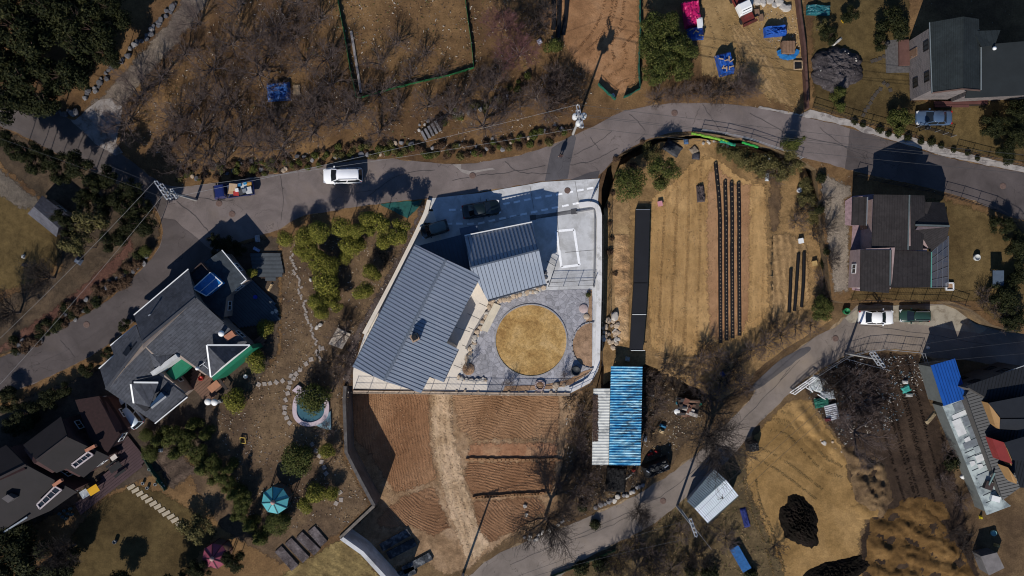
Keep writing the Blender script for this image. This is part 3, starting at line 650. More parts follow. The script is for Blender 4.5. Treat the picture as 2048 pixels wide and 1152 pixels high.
c = pt(832,674,6.7); mb = MB(); mb.box(c+Vector((0, 0, .2)), (.75,.75,2.2), R(27))
ch = mb.build('chimney', pm('chimney_brick', (.22,.13,.09), .9, .35, 5, .3), house)
mb = MB(); mb.box(c+Vector((0, 0, 1.34)), (.9,.9,.1), R(27)); mb.box(c+Vector((0, 0, 1.52)), (.55,.55,.24), R(27), 1); mb.build('chimney_cap', [pm('chimney_stone', (.34,.24,.17), .9, .2), black], ch)
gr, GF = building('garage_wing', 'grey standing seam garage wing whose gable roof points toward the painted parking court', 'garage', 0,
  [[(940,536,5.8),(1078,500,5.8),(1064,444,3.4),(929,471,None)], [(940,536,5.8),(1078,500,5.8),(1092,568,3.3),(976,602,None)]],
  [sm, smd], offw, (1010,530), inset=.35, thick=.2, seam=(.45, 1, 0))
mb = MB(); mb.bar(pt(940,536,5.86), pt(1078,500,5.86), .18, .08); mb.build('ridge_cap', _P['ridge_cap_metal'], gr)
mb = MB(); mb.bar(pt(1064,444,3.46), pt(929,471,3.46), .12, .1); mb.build('eave_trim', white, gr)
mb = MB(); mb.bar(pt(1092,568,3.25), pt(976,602,3.25), .16, .16); mb.build('gutter', smd, gr)
cn, _ = building('connecting_wing', 'low flat dark metal wing joining the long house to the garage wing', 'building', 0,
  [[(838,491,3.1),(928,468,3.1),(946,552,3.1),(900,538,None)]], [pm('flat_dark_metal', (.06,.08,.11), .45, .08, metal=.3), smd], offw, (900,510), inset=.2, thick=.18, seam=(.45, 1, .25), wins=False)
mb = MB(); mb.box(pt(938,461,2.5), (2.2,1.0,.1), R(12)); mb.box(pt(938,461,2.5)-Vector((1, .2, 1.25)), (.1,.1,2.5)); mb.box(pt(938,461,2.5)-Vector((-1, -.2, 1.25)), (.1,.1,2.5))
mb.build('porch_canopy', pm('canopy_metal', (.09,.11,.15), .5), gr)
# platform, garden and court surfaces
sheet('court_concrete', [(858,397),(960,386),(1085,364),(1199,357),(1196,402),(1203,430),(1198,728),(1180,766),(1140,787),(860,782),(706,778),(706,740),(730,665),(790,554),(817,497),(845,430)], 0, conc, 4)
sheet('house_apron', [(860,400),(850,430),(822,492),(740,655),(712,718),(706,745),(706,777),(856,781),(974,782),(974,763),(912,760),(938,712),(950,672),(985,607),(976,600),(962,540),(890,500)], 0, concw, 5)
joints = MB()
for a, b in (((958,606),(975,614)),((937,655),(954,662)),((924,690),(941,697)),((907,730),(924,737)),((935,627),(962,640)),((898,650),(940,664)),((848,770),(848,781)),((817,497),(832,504)),((790,554),(804,560)),((762,608),(776,615))):
    joints.bar(pt(*a, .075), pt(*b, .075), .05, .01)
for a, b in (((1113,420),(1120,500)),((1040,430),(985,446)),((1188,500),(1130,505)),((1150,362),(1160,420)),((1060,372),(1068,420)),((960,392),(968,440)),((1188,560),(1100,566))):
    joints.bar(pt(*a, .064), pt(*b, .064), .035, .008)
kind(joints.build('paving_joints', pm('joint_dark', (.12,.11,.1), .9)), 'structure')
pav, nt_, b_ = newmat('crazy_paving'); p_ = pos(nt_)
v_ = nd(nt_, 'TexVoronoi', Scale=1.75); nt_.links.new(p_, v_.inputs['Vector'])
ve = nd(nt_, 'TexVoronoi', Scale=1.75, _feature='DISTANCE_TO_EDGE'); nt_.links.new(p_, ve.inputs['Vector'])
cell = nd(nt_, 'SeparateColor', i0=v_.outputs['Color']).outputs[0]
f_ = math_(nt_, 'MULTIPLY', rng(nt_, cell, 0, 1, .78, 1.2), rng(nt_, noise_(nt_, p_, 2.5, 5), .3, .7, .82, 1.18))
f_ = math_(nt_, 'MULTIPLY', f_, rng(nt_, ve.outputs[0], .0, .05, .62, 1))
c_ = mixc(nt_, 1.0, (.30,.295,.315), nd(nt_, 'CombineColor', Red=f_, Green=f_, Blue=f_).outputs[0], 'MULTIPLY')
nt_.links.new(c_, b_.inputs['Base Color']); b_.inputs['Roughness'].default_value = .85; setb(nt_, b_, math_(nt_, 'MINIMUM', ve.outputs[0], .06), .8, .3)
sheet('garden_paving', [(976,613),(1040,594),(1092,581),(1183,578),(1186,600),(1184,735),(1138,763),(1090,776),(975,783),(975,764),(918,760),(938,738),(948,700),(964,660),(986,622)], 0, pav, 6)
def circle(cx, cy, r, n=48, ry=None): return [(cx+r*math.cos(2*math.pi*k/n), cy+(ry or r)*math.sin(2*math.pi*k/n)) for k in range(n)]
lawnm = soil('straw_lawn', [(.30,.175,.062),(.42,.265,.10),(.50,.335,.15)], s1=.35, s2=3.2, s3=10, bump=.9, bd=.1, contrast=.36)
sheet('round_lawn', circle(1062,681,71), 0, lawnm, 8)
mb = MB()
for k in range(60):
    t = 2*math.pi*k/60; p = pt(1062+72*math.cos(t), 681+72*math.sin(t), .1); mb.box(p+Vector((0, 0, .03)), (.46,.16,.1), -t+R(90))
kind(mb.build('lawn_edging', pm('edging_stone', (.3,.29,.29), .9, .2, 3)), 'structure')
bedm = soil('planting_bed', [(.24,.15,.09),(.3,.19,.115),(.34,.22,.14)], s1=.4, s2=1.5, s3=9, bump=.6)
sheet('half_moon_bed', [(1184,646),(1168,648),(1154,662),(1146,682),(1145,700),(1151,716),(1164,729),(1184,735)], 0, bedm, 8, curve=0)
sheet('planting_bed', [(1176,580),(1184,580),(1184,645),(1172,645),(1178,610)], 0, bedm, 8)
sheet('planting_bed', [(1184,738),(1176,748),(1140,770),(1100,778),(1005,784),(1010,772),(1085,770),(1135,760),(1168,742)], 0, bedm, 8)
mb = MB()
for i in range(14):
    t = R(90)+math.pi*i/13; mb.box(pt(1184+40*math.cos(t), 691-46*math.sin(t), .12), (.5,.16,.2), math.atan2(46*math.cos(t), -40*math.sin(t)))
kind(mb.build('bed_edging', _P['edging_stone']), 'structure')
sheet('step_terrace', [(986,606),(1000,603),(992,622),(968,662),(955,656)], 0, pm('cream_stone_step', (.58,.52,.41), .85, .1), 9)
for i in range(3):
    a, b = Vector((992-i*9+4, 612-i*0)), Vector((962-i*0+6, 662))
st = MB()
for i in range(3):
    o = i*5
    st.prism([pt(988+o*.9,606+o*.35,.42-.12*i), pt(993+o*.9,608+o*.35,.42-.12*i), pt(966+o*.9,661+o*.35,.42-.12*i), pt(961+o*.9,659+o*.35,.42-.12*i)], z0=.05)
tag(st.build('stone_steps', _P['cream_stone_step']), 'short cream stone steps from house apron down to the garden paving', 'steps')
sheet('slate_strip', [(978,612),(984,614),(950,668),(936,700),(930,697),(944,665),(962,635)], 0, pm('slate_gravel', (.22,.21,.21), .9, .3, 6, .5), 7)
# painted court markings
paintm = pm('road_paint', (.92,.93,.94), .7, .08, 4, coords='world', stain=((.65,.65,.65), .2), stsc=3)
mk = MB()
def zp(x, y): return (820+x/4.6075, 370+y/4.6075)
def dash(a, b, wd=.25):
    a, b = pt(*a, .06), pt(*b, .06); d = (b-a).normalized(); n = Vector((-d.y, d.x, 0))*wd/2
    mk.add([a-n, b-n, b+n, a+n], [(0,1,2,3)])
up = [(185,232),(390,228),(495,225),(790,185),(890,170),(985,155),(1080,135),(1180,118),(1278,100),(1375,84),(1472,65),(1570,47),(1660,30)]
lo = [(160,357),(358,357),(455,356),(556,357),(656,350),(754,328),(852,307),(950,287),(1046,268),(1144,248),(1240,228),(1336,208),(1432,190),(1530,170)]
for L in (up, lo):
    for i, (x, y) in enumerate(L):
        j = min(i, len(L)-2); d = Vector((L[j+1][0]-L[j][0], L[j+1][1]-L[j][1])).normalized()*31
        dash(zp(x-d.x, y-d.y), zp(x+d.x, y+d.y))
Q = [(1113,462),(1148,459),(1159,530),(1123,534)]
for i in range(4): dash(Q[i], Q[(i+1) % 4], .3)
kind(mk.build('court_markings', paintm), 'structure')
dr = thing('drain_grate', 'long narrow slotted drain grate across the concrete parking court', 'drain', pt(1107,429,.05))
mb = MB(); d0, d1 = pt(1066,435,.07), pt(1148,423,.07)
for k in range(40):
    p = d0+(d1-d0)*((k+.5)/40); mb.box(p, (.05,.42,.03), math.atan2(d1.y-d0.y, d1.x-d0.x))
mb.build('slats', pm('grate_iron', (.3,.3,.31), .6), dr)
mb = MB(); mb.bar(d0-Vector((0, 0, .018)), d1-Vector((0, 0, .018)), .46, .012); mb.build('channel', black, dr)
for p in (d0, d1): MB().box(p, (.75,.65,.06), R(8)).build('sump_cover', pm('sump_iron', (.07,.07,.075), .6), dr)
# platform walls
wallw = pm('white_concrete_wall', (.68,.67,.66), .8, .08, .6, .1, coords='world', stain=((.45,.44,.42), .3))
def wall_run(name, label, pts, z0, z1, wd, mat, cap=None):
    root = thing(name, label, 'wall', pt(pts[0][0], pts[0][1], z0)); P = [pt(x, y, z1) for x, y in pts]
    def ribbon(w_, z):
        L, Rr = [], []
        for i, p in enumerate(P):
            d = (P[min(i+1, len(P)-1)]-P[max(i-1, 0)]); d.z = 0; d.normalize(); n = Vector((-d.y, d.x, 0))*w_/2
            up = Vector((0, 0, z)); L.append(p+n+up); Rr.append(p-n+up)
        return L+Rr[::-1]
    MB().prism(ribbon(wd, 0), z0=z0).build('wall_body', mat, root)
    if cap: MB().prism(ribbon(wd+.1, .08), dz=.078).build('coping', cap, root)
    return root
ctr = smooth([(1158,410),(1180,408),(1194,414),(1199,430)], 4)+[(1199,560),(1195,722),(1192,738),(1180,758),(1166,768),(1140,780)]
wall_run('boundary_wall', 'broad white concrete boundary wall curving round the east side of the parking court', ctr, -2.5, .35, .62, wallw)
wall_run('boundary_wall', 'thin dark topped inner kerb along the east side of the court', [(1152,424),(1188,418),(1190,440),(1188,575)], 0, .3, .16, pm('grey_kerb', (.22,.22,.225), .8))
wall_run('boundary_wall', 'cream concrete edge wall along the west side of the grey metal house', [(858,400),(852,425),(820,492),(790,552),(735,655),(728,668)], -.5, .45, .5, concw)
wall_run('boundary_wall', 'low stone wall under the black fence along the garden front', [(706,784),(860,786),(1000,788),(1140,789)], -2, .25, .35, pm('wall_stone', (.42,.33,.25), .9, .3, 3, .3))
wall_run('retaining_wall', 'tall dark grey retaining wall between the wooded garden and the ploughed field', [(690,772),(688,800),(692,905),(720,960),(748,1012)], LOW-.3, .45, .4, pm('old_retaining_concrete', (.10,.093,.09), .9, .3, 1, .3, coords='world', stain=((.07,.06,.055), .5)))
wall_run('retaining_wall', 'low mossy stone wall along the south end of the wooded garden', [(748,1012),(716,1042),(680,1076)], LOW-.3, .3, .35, pm('mossy_wall', (.15,.13,.11), .9, .3, 2, .3))
wall_run('retaining_wall', 'smooth pale concrete wall edging the yellow grass plot at the bottom', [(682,1076),(724,1106),(768,1154),(800,1190)], LOW-.3, .3, .5, conc)
# ================================================================ left house with dark shingles
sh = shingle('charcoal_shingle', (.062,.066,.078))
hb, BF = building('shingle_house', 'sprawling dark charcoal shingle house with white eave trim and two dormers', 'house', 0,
  [[(391,597,7),(284,686,7),(268,630,4.6),(377,538,None)],
   [(391,597,7),(446,647,5.2),(502,690,3.6),(421,755,None),(384,728,None),(356,707,None),(312,712,None),(284,686,7)],
   [(284,686,6.2),(240,742,6.2),(228,711,None),(221,691,4.5),(272,650,None)],
   [(240,742,6.2),(212,779,6.0),(200,738,4.4),(228,711,None)],
   [(284,686,6.2),(240,742,6.2),(212,779,6.0),(310,846,3.2),(375,793,None),(312,746,None),(312,712,None)]],
  sh, pm('house_b_wall', (.30,.24,.2), .85, .15), (330,700), inset=.5, thick=.2,
  fascia=(white, [[(377,538,4.55),(268,630,4.55)],[(272,650,4.5),(221,691,4.5)],[(228,711,4.35),(198,737,4.35)],[(310,847,3.2),(375,794,3.2)]], .12))
mb = MB()
for s in ([(391,597,7.06),(284,686,7.06)], [(284,686,6.26),(240,742,6.26),(212,779,6.06)], [(391,597,7.05),(446,647,5.25)]):
    for a, b in zip(s, s[1:]): mb.bar(pt(*a), pt(*b), .3, .08)
mb.build('ridge_cap', pm('ridge_shingle', (.05,.053,.062), .85), hb)
# low wing on its north-east end with the blue glass skylight box
wing, _ = building('rear_wing', 'dark low wing of the charcoal shingle house with blue glass roof light', 'building', 0,
  [[(444,500,3.6),(493,559,3.6),(452,595,3.6),(446,640,3.6),(391,594,3.6),(379,545,3.6)]], [shingle('dark_wing_roof', (.04,.05,.06)), smd], pm('house_b_wall', (.3,.24,.2)), (430,560), inset=.3, wins=True, maxw=2,
  fascia=(white, [[(444,500,3.65),(493,559,3.65),(482,568,3.65)]], .1))
mb = MB(); sk = [pt(421,545,4.6), pt(445,566,4.6), pt(413,592,4.6), pt(386,577,4.6)]
mb.prism(sk, z0=3.5); g = mb.build('skylight', pm('blue_roof_glass', (.02,.16,.42), .15, .25, 2, spec=.6), wing)
mb = MB()
for a, b in ((0,1),(1,2),(2,3),(3,0)): mb.bar(sk[a]+Vector((0, 0, .05)), sk[b]+Vector((0, 0, .05)), .1, .1)
for t in (.5,): mb.bar(sk[0].lerp(sk[1], t)+Vector((0, 0, .05)), sk[3].lerp(sk[2], t)+Vector((0, 0, .05)), .06, .06)
mb.build('skylight_frame', white, g)
mb = MB(); P4 = [pt(407,526,3.65), pt(378,553,3.65)]; mb.bar(P4[0]+Vector((0, 0, .4)), P4[1]+Vector((0, 0, .4)), .08, .8); mb.bar(P4[0]+Vector((0, 0, .4)), pt(421,545,4.05), .08, .8); mb.build('parapet', pm('brown_parapet', (.06,.04,.035), .8), wing)
def dormer(root, apex, left, right, front, z, roofm, label=None, wallm=None, glassy=None, trim=white):
    """small gable roof: ridge runs from apex to front; left and right are the eave ends"""
    A, L, Rr, F_ = pt(*apex), pt(*left), pt(*right), pt(*front)
    rb = MB(); rb.prism([A, F_, L], dz=.12); rb.prism([A, Rr, F_], dz=.12)
    d = rb.build('dormer_roof', roofm, root)
    wb = MB(); dn = Vector((0, 0, -.1))
    wb.add([L+dn, Rr+dn, F_+dn, L+Vector((0, 0, -z)), Rr+Vector((0, 0, -z))], [(0,2,1),(0,1,4,3)])
    wb.add([L+dn, A+dn, L+Vector((0, 0, -z)), A+Vector((0, 0, -z)), Rr+dn, Rr+Vector((0, 0, -z))], [(0,1,3,2),(1,4,5,3)])
    wb.build('dormer_wall', wallm or pm('house_b_wall', (.3,.24,.2)), d)
    tb = MB()
    for a, b in ((A, L), (A, Rr)): tb.bar(a+Vector((0, 0, .05)), b+Vector((0, 0, .05)), .16, .1)
    tb.build('dormer_trim', trim, d)
    return d
green = pm('green_wall_cladding', (.012,.16,.085), .5, .1, 2)
# right dormer above the green wall
rb = MB()
A, L1, L2, Rr = pt(414,690,6.0), pt(422,754,4.6), pt(450,727,6.1), pt(500,690,4.3)
rb.prism([A, L2, L1], dz=.12); rb.prism([A, Rr, L2], dz=.12); d = rb.build('dormer_roof', sh, hb)
tb = MB()
for a, b in ((A, L1), (A, Rr), (L1, Rr)): tb.bar(a+Vector((0, 0, .05)), b+Vector((0, 0, .05)), .18, .12)
tb.build('dormer_trim', white, d)
MB().prism([L1-Vector((0, 0, .1)), Rr-Vector((0, 0, .1)), Rr+Vector((.3, -.45, -.1)), L1+Vector((.3, -.45, -.1))], z0=0).build('dormer_wall', green, d)
# left dormer with the dark balcony glass
rb = MB()
A, L1, F1, R1 = pt(263,768,5.6), pt(268,806,4.6), pt(299,814,5.5), pt(317,765,5.2)
rb.prism([A, F1, L1], dz=.12); rb.prism([A, R1, F1], dz=.12); d = rb.build('dormer_roof', sh, hb)
tb = MB()
for a, b in ((A+Vector((-.05, 0, 0)), L1), (A+Vector((.3, .2, 0)), R1)): tb.bar(a+Vector((0, 0, .06)), b+Vector((0, 0, .06)), .2, .1)
tb.build('dormer_trim', white, d)
q = [pt(299,814,4.9), pt(318,777,4.9), pt(332,794,4.3), pt(302,814,4.3)]
MB().prism([pt(299,812,5.0), pt(322,784,5.0), pt(331,793,4.7), pt(304,815,4.7)], z0=3.2).build('dormer_window', pm('navy_glass', (.015,.035,.075), .15, .1, spec=.6), d)
MB().bar(pt(303,816,4.75), pt(332,793,4.75), .22, .1).build('dormer_sill', pm('grey_trim', (.35,.36,.37), .6), d)
MB().prism([pt(268,806,4.55), pt(277,798,4.55), pt(298,816,4.55), pt(290,823,4.55)], z0=3.1).build('dormer_bay', pm('bay_dark', (.02,.02,.024), .6), d)
# cross gable over the inner court
sub_roof(hb, [[(296,699,6.3),(352,704,5.4),(322,731,5.9)], [(296,699,6.3),(322,731,5.9),(312,746,5.2)]], sh, name='cross_gable')
for x, y in ((257,703),(272,695)):
    MB().box(pt(x,y,5.75), (.8,1.15,.3), R(-40)).build('roof_window', pm('rooflight_glass', (.01,.012,.016), .15), hb)
# court: green inner wall, beige parapet, deck
cw = thing('court_wall', 'bright green wall with white capped parapet inside the shingle house court', 'wall', pt(345,735,0))
MB().prism([pt(330,748,3.4), pt(364,715,3.4), pt(384,730,3.4), pt(350,760,3.4)], z0=2.2).build('green_panel', green, cw)
MB().bar(pt(312,746,4.6), pt(362,710,4.6), .5, 2.4).build('parapet', pm('pale_parapet', (.5,.5,.49), .7), cw)
deckm = pm('brown_deck', (.15,.085,.058), .75, .15, 1)
def planks(name, label, pts, z, mat, ang, spacing=.32, cat='deck'):
    P = [pt(x, y, z) for x, y in pts]; root = thing(name, label, cat, P[0]-Vector((0, 0, z)))
    MB().prism([p-Vector((0, 0, .03)) for p in P], dz=.15).build('deck_frame', pm('deck_gap', (.03,.02,.016), .9), root)
    e = Vector((math.cos(ang), math.sin(ang), 0)); d = Vector((-e.y, e.x, 0)); us = [p.dot(e) for p in P]; mb = MB(); u = min(us)+spacing/2
    while u < max(us):
        for a, b in clip(P, d, e, u): mb.bar(a, b, spacing*.88, .05)
        u += spacing
    mb.build('deck_boards', mat, root); return root
planks('timber_deck', 'brown timber deck beside the green dormer wall of the shingle house', [(385,735),(424,752),(500,692),(520,668),(535,672),(528,690),(500,712),(452,752),(440,780),(422,800),(408,800),(380,770)], .3, deckm, R(130))
planks('timber_deck', 'blue grey shaded timber deck behind the rear wing', [(470,575),(500,555),(548,600),(560,640),(520,650),(480,655),(455,640)], .2, pm('grey_deck', (.07,.085,.1), .8, .2), R(45))
planks('timber_deck', 'dark wooden terrace steps under pines near the road hedge', [(500,505),(560,505),(568,548),(545,562),(520,555),(505,540)], .25, pm('dark_grey_deck', (.06,.07,.08), .8, .2), R(90), .5)
# vents, pipes and the terracotta box on the roof
mb = MB(); mb.tube(pt(443,667,5.0), pt(443,667,6.0), .26, .26, 12); mb.lathe(pt(443,667,6.0), [(.36,0),(.36,.12),(.1,.25)], 12); mb.build('flue', white, hb)
MB().box(pt(461,671,4.6), (1.2,.7,.8), R(35)).build('chimney', pm('terracotta_box', (.40,.17,.10), .85, .2), hb)
mb = MB(); mb.tube(pt(299,630,5.3), pt(299,630,6.4), .07); mb.box(pt(299,630,6.5), (.3,.12,.12), .5); mb.build('vent_pipe', steel, hb)
mb = MB(); mb.lathe(pt(397,736,4.6), [(.22,0),(.22,.5),(.05,.6)], 12); mb.box(pt(405,728,5.2), (.9,.05,.05), .6); mb.box(pt(411,733,5.2), (.8,.05,.05), -.7); mb.tube(pt(407,731,4.4), pt(407,731,5.6), .04); mb.build('antenna', white, hb)
# ================================================================ lower-left house, dark brown roofs
dbr = pm('dark_brown_membrane', (.012,.0095,.0105), .8, .2, .8, .1, coords='world')  # dark roofing, darkened further to imitate corner vignetting
hc, _ = building('brown_house', 'dark brown hipped roof house with two long skylight slots in the corner', 'house', 0,
  [[(135,874,6),(73,921,6),(46,890,4.5),(122,833,None)], [(135,874,6),(218,913,3.9),(167,955,None),(133,937,None),(113,946,None),(73,921,6)],
   [(52,930,6.2),(154,984,3.9),(100,1022,None),(8,1062,None),(-60,1095,None),(-70,990,6.2)], [(52,930,6.2),(-70,990,6.2),(-100,950,4.5),(12,890,None)]],
  dbr, pm('plum_wall', (.06,.03,.028), .85, .2), (70,950), inset=.4, thick=.2, wf=white)
mb = MB()
for s in ([(135,874,6.05),(73,921,6.05)], [(52,930,6.25),(-70,990,6.25)]): mb.bar(pt(*s[0]), pt(*s[1]), .25, .08)
mb.build('ridge_cap', pm('brown_ridge', (.03,.023,.023), .8), hc)
def slot(a, b, c, d, z):
    P = [pt(*q, z) for q in (a, b, c, d)]; mb = MB(); mb.prism([p+Vector((0, 0, .12)) for p in P], dz=.9); s = mb.build('skylight', glass, hc)
    fb = MB()
    for i in range(4): fb.bar(P[i]+Vector((0, 0, .2)), P[(i+1) % 4]+Vector((0, 0, .2)), .16, .14)
    for t in (.25, .5, .75): fb.bar(P[0].lerp(P[1], t)+Vector((0, 0, .18)), P[3].lerp(P[2], t)+Vector((0, 0, .18)), .05, .05)
    fb.build('skylight_frame', pm('pinkish_trim', (.46,.40,.40), .6), s)
slot((145,928), (178,903), (188,909), (153,935), 4.7); slot((76,1008), (112,972), (125,979), (82,1017), 4.7)
MB().prism([pt(3,997,6.0), pt(15,989,6.0), pt(28,997,6.0), pt(16,1006,6.0)], z0=4.6).build('roof_hatch', pm('hatch_grey', (.09,.08,.08), .6), hc)
MB().bar(pt(8,1064,3.9), pt(55,1034,4.3), .18, .14).build('gutter', pm('grey_gutter', (.3,.33,.35), .4, metal=.4), hc)
mb = MB(); mb.box(pt(182,896,4.9), (1.3,.35,.5), R(28)); mb.build('chimney', pm('terracotta_box', (.4,.17,.1)), hc)
mb = MB(); mb.box(pt(116,965,5), (1.2,.35,.5), R(35)); mb.build('chimney', pm('terracotta_box', (.4,.17,.1)), hc)
sub, _ = building('tiled_annex', 'dark annex with deep red tiled slope north of the brown house', 'building', 0,
  [[(150,800,4),(198,792,4),(240,868,4),(215,905,4),(180,880,4)], [(198,792,4),(215,795,3.2),(256,860,3.2),(240,868,4)]],
  pm('red_brown_tiles', (.022,.009,.009), .85, .3, 3, .3), pm('plum_wall', (.06,.03,.028)), (200,850), inset=.3, wins=True, maxw=2)
planks('timber_deck', 'dark maroon timber deck along the brown house', [(224,900),(256,872),(290,915),(283,935),(160,1028),(150,1010),(168,990),(190,968),(218,940)], .25, pm('maroon_deck', (.06,.034,.038), .75, .15), R(128))
# ================================================================ little shed on the west lawn
sd, _ = building('garden_shed', 'small grey gabled garden shed on the edge of the west lawn', 'shed', 0,
  [[(68,413,3.1),(117,456,3.1),(145,436,2.3),(84,391,None)], [(68,413,3.1),(117,456,3.1),(113,474,2.3),(55,427,None)]], shingle('slate_grey_shingle', (.085,.085,.1)), pm('shed_board', (.14,.12,.11), .85), (97,432), inset=.25, thick=.12, wins=True, maxw=1)
# ================================================================ north-east house with grey brick gable
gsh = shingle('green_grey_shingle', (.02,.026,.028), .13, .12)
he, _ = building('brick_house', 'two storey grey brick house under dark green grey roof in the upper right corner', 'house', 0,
  [[(1927,33,7.6),(1926,178,7.6),(1864,186,5.8),(1859,45,None)], [(1927,33,7.6),(1926,178,7.6),(1960,181,6.6),(1958,38,None)],
   ],
  gsh, brickm, (1920,120), inset=.45, thick=.2, wins=True, wf=black, maxw=4, fascia=(pm('brown_fascia', (.12,.075,.06), .7), [[(1864,186,5.8),(1926,178,7.6),(1960,181,6.6)]], .14))
sub_roof(he, [[(1960,90,6.2),(2100,78,6.0),(2100,188,5.0),(1930,196,None)]], pm('flat_dark_roof', (.015,.019,.021), .85, .15, .6, .1, coords='world'), name='lower_roof')
MB().prism([pt(1962,100,5.2), pt(2095,90,5.0), pt(2095,180,4.4), pt(1940,188,4.4)], z0=0).build('wing_wall', brickm, he)
sub_roof(he, [[(1946,62,6.9),(2001,60,6.3),(1990,90,6.5),(1964,94,6.9)]], gsh, name='dormer_roof')
mb = MB()
mb.bar(pt(1962,94,6.45), pt(1962,180,6.45), .1, .1); mb.bar(pt(1859,45,5.85), pt(1864,186,5.85), .08, .08); mb.build('flashing', pm('grey_flashing', (.2,.23,.24), .5), he)
mb = MB(); mb.tube(pt(1988,97,5.5), pt(1988,97,6.7), .16); mb.lathe(pt(1988,97,6.7), [(.22,0),(.22,.2),(.05,.3)], 10); mb.build('flue', white, he)
sheet('brick_patio', [(1770,82),(1800,78),(1822,92),(1824,145),(1772,146)], 0, pm('dark_flagstone', (.09,.085,.085), .9, .35, 3, .3, coords='world'), 4)
MB_ = MB(); MB_.prism([pt(1798,80,.4), pt(1818,79,.4), pt(1820,130,.4), pt(1799,131,.4)], dz=.3); tag(MB_.build('timber_step', pm('red_brown_boards', (.11,.055,.045), .8, .2)), 'reddish brown wooden step at the brick house side wall', 'step')
planks('timber_deck', 'dark red timber deck on the south side of the brick house', [(1868,203),(1975,198),(1976,210),(1870,215)], .35, pm('red_deck', (.10,.04,.035), .8), R(90), .4)
# ================================================================ east house, brown-black roofs
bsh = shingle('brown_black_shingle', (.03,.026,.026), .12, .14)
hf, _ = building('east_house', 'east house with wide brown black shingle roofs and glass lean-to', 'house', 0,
  [[(1819,390,6.2),(1816,500,6.2),(1744,499,4.5),(1748,389,None)], [(1819,390,6.2),(1849,391,5.3),(1851,404,None),(1846,500,None),(1816,500,6.2)],
   [(1781,500,5.6),(1780,571,5.6),(1778,586,None),(1721,582,4.4),(1722,500,None)], [(1781,500,5.6),(1862,503,4.6),(1861,575,None),(1780,575,5.6)],
   [(1831,450,6.0),(1899,452,4.9),(1889,405,3.9),(1861,404,None)], [(1831,450,6.0),(1899,452,4.9),(1894,478,4.3),(1862,503,None)],
   [(1845,404,5.1),(1864,404,5.1),(1845,452,5.1)]],
  bsh, pm('pinkish_wall', (.30,.22,.21), .85, .2), (1810,490), inset=.45, thick=.18, maxw=4, wf=white)
mb = MB()
mb.bar(pt(1819,390,6.25), pt(1816,500,6.25), .16, .08); mb.bar(pt(1781,500,5.66), pt(1780,571,5.66), .16, .08); mb.bar(pt(1831,450,6.05), pt(1899,452,4.95), .2, .08); mb.build('ridge_cap', pm('teal_grey_ridge', (.10,.12,.12), .6), hf)
sub_roof(hf, [[(1706,394,3.0),(1735,394,3.3),(1733,451,3.3),(1703,450,3.0)]], bsh, name='porch_roof')
mb = MB()
for x, y in ((1707,396),(1704,448),(1733,397),(1731,448)): mb.tube(pt(x,y,0), pt(x,y,2.95), .08)
mb.build('porch_post', wood, hf)
MB().bar(pt(1735,394,3.4), pt(1733,451,3.4), .12, .1).build('porch_gutter', steel, hf)
lean = thing('glass_lean_to', 'clear glazed lean-to roof with pale frame on the right of the brown black roof house', 'canopy', pt(1880,540,0))
P = [pt(1863,504,3.6), pt(1897,472,3.0), pt(1896,574,3.0), pt(1862,575,3.6)]
gm, _nt, _b = newmat('clear_roof_sheet'); _b.inputs['Base Color'].default_value = (.09,.1,.13,1); _b.inputs['Roughness'].default_value = .25; _b.inputs['Alpha'].default_value = .55
MB().prism(P, dz=.03).build('glazing', gm, lean)
mb = MB()
for k in range(6):
    t = k/5; mb.bar(P[0].lerp(P[3], t)+Vector((0, 0, .04)), P[1].lerp(P[2], t)+Vector((0, 0, .04)), .06, .06)
for t in (0, .33, .66, 1): mb.bar(P[0].lerp(P[1], t)+Vector((0, 0, .05)), P[3].lerp(P[2], t)+Vector((0, 0, .05)), .06, .06)
mb.build('glazing_frame', pm('pale_frame', (.12,.13,.15), .5), lean)
MB().bar(P[0]+Vector((-.05, 0, .1)), P[3]+Vector((-.05, 0, .1)), .1, .1).build('green_flashing', pm('verdigris', (.10,.32,.27), .6), lean)
mb = MB()
for q in (P[1], P[2], P[1].lerp(P[2], .5)): mb.tube(Vector((q.x, q.y, 0)), q, .05)
mb.build('post', pm('pale_frame', (.4,.42,.46)), lean)
pinkb = pm('pink_brick_paving', (.27,.185,.20), .85, .3, 2.5, .2, coords='world')
sheet('brick_terrace', [(1690,402),(1706,392),(1748,388),(1750,500),(1725,502),(1722,582),(1704,580),(1702,500),(1705,452),(1690,450)], 0, pinkb, 5)
mb = MB(); mb.prism([pt(1745,586,1.6), pt(1795,574,1.6), pt(1870,576,1.6), pt(1880,592,1.6), pt(1752,594,1.6)], z0=0)
